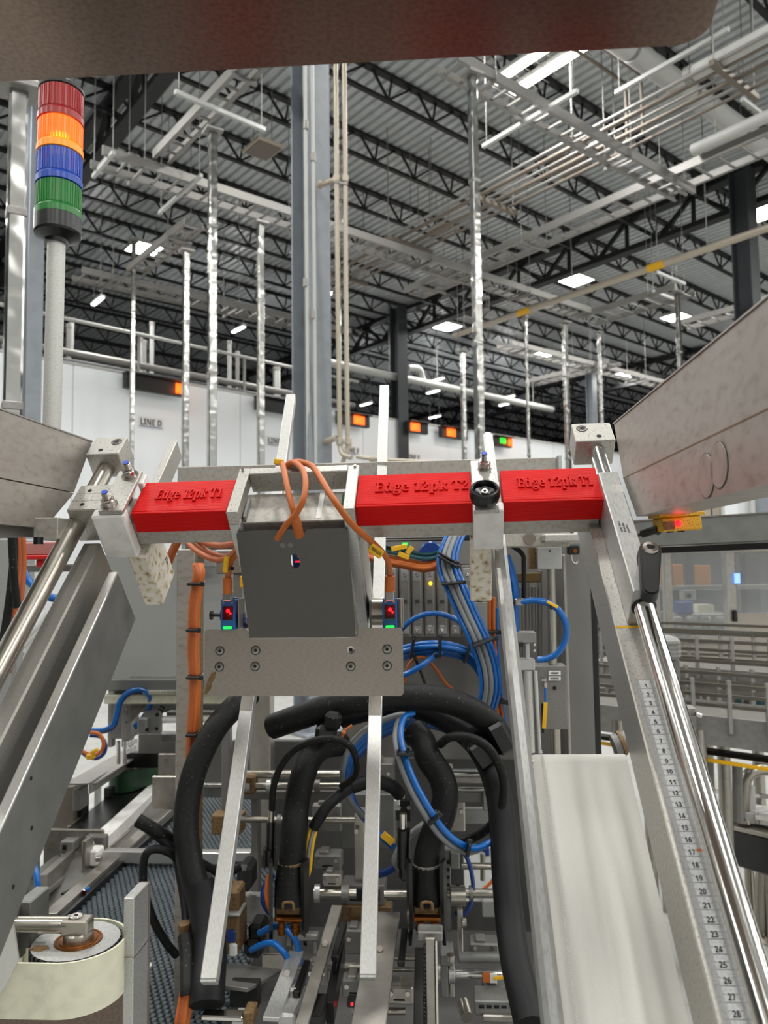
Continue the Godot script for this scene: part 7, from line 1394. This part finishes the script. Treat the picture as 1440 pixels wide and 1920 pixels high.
# ------------------------------------------------------------------ right side: guard frame, far machine and conveyors; left edge
func conveyor_line(label: String, x0: float, y0: float, d0: float, x1: float, y1: float, d1: float, w: float, m: Material, legs: Array):
	var t := thing("conveyor_line", label, "conveyor", P((x0 + x1) / 2, (y0 + y1) / 2, (d0 + d1) / 2), "stainless conveyors behind the right rail")
	var a := P(x0, y0, d0); var b := P(x1, y1, d1); b.y = a.y
	var s := (b - a).cross(Vector3.UP).normalized() * w / 2
	for k in [-1.0, 1.0]:
		bar(t, "side_channel", m, a + s * k, b + s * k, 0.02, 0.10)
		for h in [0.09, 0.125, 0.16, 0.20]: bar(t, "guide_rail", M.chrome_dull, a + s * k * 1.1 + Vector3(0, h, 0), b + s * k * 1.1 + Vector3(0, h, 0), 0.012, 0.012)
		for i in 6:
			var p: Vector3 = a.lerp(b, (i + 0.5) / 6.0) + s * k * 1.12; bar(t, "rail_post", M.galvanised, p, p + Vector3(0, 0.18, 0), 0.012, 0.016)
	bar(t, "chain", M.module_grey, a + Vector3(0, 0.035, 0), b + Vector3(0, 0.035, 0), w * 0.92, 0.02)
	for i in 14:
		var p: Vector3 = a.lerp(b, (i + 0.5) / 14.0); bar(t, "cross_slot", M.plastic_black, p - s * 1.03 + Vector3(0, -0.005, 0) + (b - a).normalized() * 0.03, p - s * 1.03 + Vector3(0, -0.005, 0) - (b - a).normalized() * 0.03, 0.008, 0.018)
	for q in legs:
		var p: Vector3 = a.lerp(b, q)
		for k in [-1.0, 1.0]: rod(t, "leg", M.stainless, p + s * k, Vector3((p + s * k).x, 0.0, (p + s * k).z), 0.024, 12)
func right_side():
	var gb := thing("guard_beam", "grey guard beam with a black lower edge behind the yellow sensor", "beam", P(1320, 1000, 1.7))
	pbar(gb, "beam", M.steel_grey, 1120, 1006, 1.9, 1480, 986, 1.72, 0.05, 0.062); pbar(gb, "black_edge", M.plastic_black, 1120, 1037, 1.9, 1480, 1022, 1.72, 0.05, 0.014); pbar(gb, "top_seam", M.stainless, 1120, 982, 1.9, 1480, 960, 1.72, 0.052, 0.003, 0)
	# far guarded machine
	var gm := thing("guarded_machine", "far stainless machine cabinet with glass doors at the right", "machine", P(1360, 1240, 4.4))
	var D := 4.4
	wbox(gm, "roof", M.stainless, 1.15, 2.75, 0.16, 0.20, -4.75, -4.25); wbox(gm, "added_side_wall", M.stainless, 1.15, 1.18, -0.62, 0.16, -4.75, -4.3)  # roof and side wall added out of view to shade the interior
	pbox(gm, "back_wall", M.shaded_steel, 1120, 1010, 1520, 1245, D + 1.2, 0.02)
	for q in [[1195, 1237], [1248, 1262], [1363, 1382], [1478, 1490]]: pbox(gm, "post", M.stainless, q[0], 1025, q[1], 1235, D, 0.06, 0.004)
	for q in [[1180, 1490, 1020, 1036], [1180, 1366, 1194, 1206]]: pbox(gm, "rail", M.stainless, q[0], q[2], q[1], q[3], D - 0.01, 0.06, 0.004)
	pbox(gm, "lower_panel", M.stainless_grain, 1180, 1206, 1366, 1245, D + 0.01, 0.03); pbox(gm, "door_panel", M.stainless_grain, 1380, 1150, 1500, 1250, D, 0.03); pbox(gm, "door_handle", M.plastic_black, 1376, 1144, 1383, 1166, D - 0.03, 0.03, 0.004)
	pbox(gm, "glass", M.guard_glass, 1262, 1036, 1363, 1195, D - 0.005, 0.006, 0); pbox(gm, "glass", M.guard_glass, 1382, 1036, 1490, 1150, D - 0.005, 0.006, 0); pbox(gm, "glass", M.guard_glass, 1200, 1036, 1248, 1195, D - 0.005, 0.006, 0)
	pbox(gm, "blue_screen", M.screen_blue, 1379, 1075, 1388, 1094, D - 0.02, 0.02, 0.003); pbox(gm, "inner_post", M.shaded_steel, 1288, 1036, 1302, 1110, D + 0.6, 0.08); pbox(gm, "inner_post", M.shaded_steel, 1400, 1036, 1425, 1150, D + 0.5, 0.1)
	pbox(gm, "inner_rail", M.galvanised, 1235, 1098, 1366, 1106, D + 0.3, 0.05); pbox(gm, "inner_rail", M.galvanised, 1380, 1096, 1490, 1104, D + 0.3, 0.05); pbox(gm, "white_box", M.plastic_grey, 1283, 1106, 1305, 1125, D + 0.25, 0.1, 0.004); put(gm, "box_lens", cylm(0.015, 0.01, 16), M.black_hole, Transform3D(Basis(Vector3.RIGHT, PI / 2), P(1292, 1117, D + 0.245)))
	pbox(gm, "cream_box", M.belt_edge, 1310, 1134, 1338, 1150, D + 0.3, 0.1, 0.004); pbox(gm, "blue_box", M.hose_navy, 1272, 1128, 1300, 1150, D + 0.5, 0.1, 0.004); pbox(gm, "grey_mass", M.steel_dark, 1262, 1150, 1366, 1195, D + 0.5, 0.3, 0.01); pbox(gm, "inner_dark", M.shaded_steel, 1180, 1106, 1500, 1200, D + 0.9, 0.2)  # last block: dark backing that stands for the shaded interior
	for k in 10: put(gm, "bright_part", boxm(Vector3(0.05, 0.03, 0.05), 0.008), M.galvanised if k % 3 else M.plastic_grey, Transform3D(Basis(Vector3.UP, k * 0.7), P(1270 + 9 * k, 1160 + 13 * ((k * 7) % 3), D + 0.4)))
	var bx := [[1236, 1062, 1254, 1100], [1262, 1058, 1286, 1100], [1302, 1060, 1332, 1100]]
	for k in 3: pbox(thing("cardboard_box", ["cardboard box behind the left glass, leftmost", "cardboard box behind the glass door, left of the dark inner post", "cardboard box behind the glass door, right of the dark inner post"][k], "box", P(bx[k][0], bx[k][3], D + 0.8)), "carton", M.cardboard, bx[k][0], bx[k][1], bx[k][2], bx[k][3], D + 0.8, 0.25, 0.004)
	var rw := thing("cabinet_row", "pale cabinets and a window frame above the guard beam at the far right", "cabinet", P(1380, 965, 6.5))
	pbox(rw, "cabinet", M.conduit, 1300, 915, 1360, 1010, 6.5, 0.4); pbox(rw, "cabinet", M.wall_panel, 1360, 905, 1410, 1010, 6.4, 0.4); pbox(rw, "white_post", M.strut_white, 1408, 900, 1416, 1010, 6.3, 0.06); pbox(rw, "blue_grey_panel", M.column_paint, 1416, 900, 1500, 1010, 6.35, 0.05); pbox(rw, "door_gap", M.ink_grey, 1334, 925, 1336, 1005, 6.49, 0.01, 0)
	# conveyors
	conveyor_line("far stainless conveyor with thin guide rails, just under the glass doors", 1130, 1252, 3.5, 1500, 1278, 3.0, 0.30, M.galvanised, [0.5, 0.95])
	conveyor_line("middle stainless conveyor with a row of dark slots in its side", 1120, 1330, 3.1, 1500, 1385, 2.65, 0.30, M.galvanised, [0.2, 0.6, 0.95])
	conveyor_line("low rear conveyor line between the other two, with blue supports behind", 1120, 1300, 3.9, 1500, 1322, 3.5, 0.26, M.stainless, [0.35, 0.8])
	var yr := thing("yellow_rail", "thin yellow rope rail below the slotted conveyor", "rail", P(1380, 1430, 2.7)); pbar(yr, "rail", M.tag_yellow, 1120, 1392, 3.0, 1500, 1452, 2.5, 0.012, 0.012); pbar(yr, "dark_beam", M.plastic_black, 1120, 1380, 3.05, 1500, 1432, 2.55, 0.05, 0.015); prod(yr, "leg", M.steel_dark, 1330, 1425, 2.75, 1332, 1535, 2.75, 0.014, 10); prod(yr, "leg", M.steel_dark, 1382, 1432, 2.7, 1384, 1540, 2.7, 0.018, 10)
	for q in [[1386, 1300], [1425, 1305]]:
		var bl := thing("blue_support", ["blue support post between the conveyors, left one", "blue support post between the conveyors, right one"][0 if q[0] == 1386 else 1], "post", P(q[0], q[1], 3.3)); pbox(bl, "post", M.cable_teal, q[0], 1285, q[0] + 11, 1350, 3.3, 0.05); pbox(bl, "foot_plate", M.galvanised, q[0] - 3, 1350, q[0] + 14, 1354, 3.3, 0.08)
	for k in 3:
		var hp := thing("handle_pipe", ["bent steel pipe handle at the right edge above the white chain", "bent steel pipe between the upper conveyors at right", "bent steel pipe rising below the white chain at the right edge"][k], "pipe", P(1400, 1520, 2.3))
		tube(hp, "pipe", M.chrome_dull, px3([[[1396, 1535, 3.2], [1396, 1480, 3.2], [1402, 1455, 3.2], [1425, 1443, 3.2], [1480, 1445, 3.2]], [[1400, 1355, 3.0], [1401, 1320, 3.0], [1405, 1302, 3.0], [1420, 1298, 3.0], [1440, 1302, 3.0]], [[1430, 1760, 3.32], [1428, 1680, 3.32], [1430, 1630, 3.32], [1442, 1608, 3.32], [1490, 1600, 3.32]]][k]), [0.025, 0.02, 0.028][k], 14)
		put(hp, "foot", cylm(0.042, 0.014, 16), M.bolt, Transform3D(Basis(), P([1396, 1400, 1430][k], [1537, 1356, 1762][k], [3.2, 3.0, 3.32][k])))
	var wc := thing("chain_conveyor", "white plastic chain conveyor on a black beam at the right edge", "conveyor", P(1400, 1560, 3.24))
	for k in 7: pbar(wc, "chain_link", M.uhmw, 1338 + 26 * k, 1512 + 4.6 * k, 3.41 - 0.061 * k, 1338 + 26 * (k + 0.92), 1512 + 4.6 * (k + 0.92), 3.41 - 0.061 * (k + 0.92), 0.12, 0.052, 0.004)
	pbar(wc, "guide_rail", M.chrome, 1330, 1482, 3.45, 1500, 1500, 3.06, 0.016, 0.016); pbar(wc, "upper_rail", M.chrome, 1330, 1516, 3.38, 1500, 1545, 2.98, 0.020, 0.020); pbar(wc, "beam", M.plastic_black, 1340, 1566, 3.38, 1510, 1612, 2.98, 0.17, 0.145, 0.006); pbar(wc, "bright_top", M.chrome_dull, 1340, 1533, 3.38, 1510, 1570, 2.98, 0.18, 0.017); pbox(wc, "bracket", M.strut_white, 1404, 1475, 1417, 1540, 3.18, 0.035); pbox(wc, "bracket_foot", M.strut_white, 1400, 1525, 1420, 1545, 3.16, 0.08)
	for k in 2:
		var d: float = [3.42, 3.30][k]; var lx: float = [1403.0, 1440.0][k]; var fp := P(lx, 1061 + FPX * 1.62 / d, d)
		rod(wc, "leg", M.chrome_dull, P(lx, 1595, d), Vector3(P(lx, 1595, d).x, 0.012, P(lx, 1595, d).z), 0.020, 12); put(wc, "foot", lathem([[0, 0.0], [0.055, 0.0], [0.055, 0.01], [0.022, 0.022], [0, 0.026]], 20), M.bolt, Transform3D(Basis(), Vector3(P(lx, 1595, d).x, 0.0, P(lx, 1595, d).z)))
	var ej := thing("cam_block", "small grey cast bracket with a bolt just right of the polished rod", "bracket", P(1300, 1350, 1.0))
	pbox(ej, "block", M.galvanised, 1283, 1326, 1306, 1344, 1.0, 0.02, 0.002); put(ej, "arm", prismm([Vector2(-0.012, 0.006), Vector2(0.004, 0.006), Vector2(0.0, -0.012), Vector2(-0.012, -0.022)], 0.016), M.steel_dark, Transform3D(Basis(), P(1298, 1350, 1.0))); prod(ej, "bolt", M.bolt, 1304, 1339, 0.995, 1315, 1342, 0.995, 0.0035, 6)
	var bw := thing("round_bush", "dark round bush behind the right side rail", "bush", P(1168, 1393, 1.3)); prod(bw, "bush", M.steel_dark, 1150, 1398, 1.3, 1190, 1385, 1.3, 0.018, 24); prod(bw, "rim", M.oxide, 1162, 1394, 1.3, 1168, 1392, 1.3, 0.021, 24)
	var mt := thing("motor_cover", "pale ribbed motor cover left of the glass doors", "motor", P(1262, 1240, 2.6)); pbox(mt, "cover", M.plastic_grey, 1238, 1196, 1278, 1238, 2.6, 0.12, 0.012); pbox(mt, "neck", M.steel_dark, 1258, 1236, 1276, 1280, 2.62, 0.08, 0.006)
	for k in 3: pbox(mt, "rib", M.galvanised, 1240, 1206 + 9 * k, 1277, 1208 + 9 * k, 2.596, 0.01, 0)
	# left edge
	var lw := thing("side_cabinet", "light grey cabinet at the left edge behind the rods", "cabinet", P(20, 1300, 1.9)); pbox(lw, "body", M.plastic_grey, -120, 1010, 18, 2285, 1.9, 0.1, 0.004); pbox(lw, "edge", M.galvanised, 14, 1010, 19, 2285, 1.895, 0.01); pbox(lw, "pale_panel", M.wall_panel, 18, 1010, 330, 1260, 2.75, 0.02); pbox(lw, "grey_foot", M.steel_grey, -120, 1230, 60, 2168, 2.1, 0.05)
	var rbx := thing("red_unit", "pink-lidded red unit at the left edge under the housing", "unit", P(75, 1060, 1.5)); pbox(rbx, "lid", mat("faded_red", Color(0.62, 0.40, 0.38), 0.5), 40, 1016, 105, 1042, 1.5, 0.06, 0.003); pbox(rbx, "red_gasket", M.red_paint, 40, 1041, 92, 1049, 1.49, 0.06, 0.002); pbox(rbx, "red_neck", M.red_paint, 66, 1048, 84, 1064, 1.5, 0.04, 0.003); pbox(rbx, "base", M.steel_dark, 46, 1058, 180, 1072, 1.56, 0.05)
	bundle("cable_bundle", "dark and rust cables hanging at the left edge", [M.rubber_specks, M.cable_rust, M.cable_rust, M.cable_rust], [[30, 1005, 1.35], [32, 1060, 1.35], [28, 1110, 1.34], [22, 1160, 1.33], [14, 1210, 1.32], [4, 1260, 1.3]], 0.0072, [[-6, -20, -0.02], [2, 0, 0], [10, 0, 0.006], [-2, 10, 0.01]])
	hose("signal_cable", "grey cable bent in front of the rust cables at the left edge", "cable", M.rubber_specks, [[22, 1005, 1.3], [24, 1050, 1.3], [28, 1100, 1.3], [33, 1140, 1.3]], 0.0065)
	hose("air_hose", "blue hose appearing behind the left guide rod", "hose", M.hose_blue, [[44, 1070, 1.45], [52, 1088, 1.45], [70, 1104, 1.45], [95, 1120, 1.46], [110, 1122, 1.48]], 0.0075, "single blue air hoses")
	var tb := thing("corrugated_pipe", "pale corrugated pipes behind the left guide rod", "pipe", P(70, 1180, 1.8))
	for k in 4: tube(tb, "pipe", M.strut_white, px3([[50, 1200 + 12 * k, 1.8], [65, 1180 + 12 * k, 1.8], [85, 1150 + 12 * k, 1.82]]), 0.010, 10)
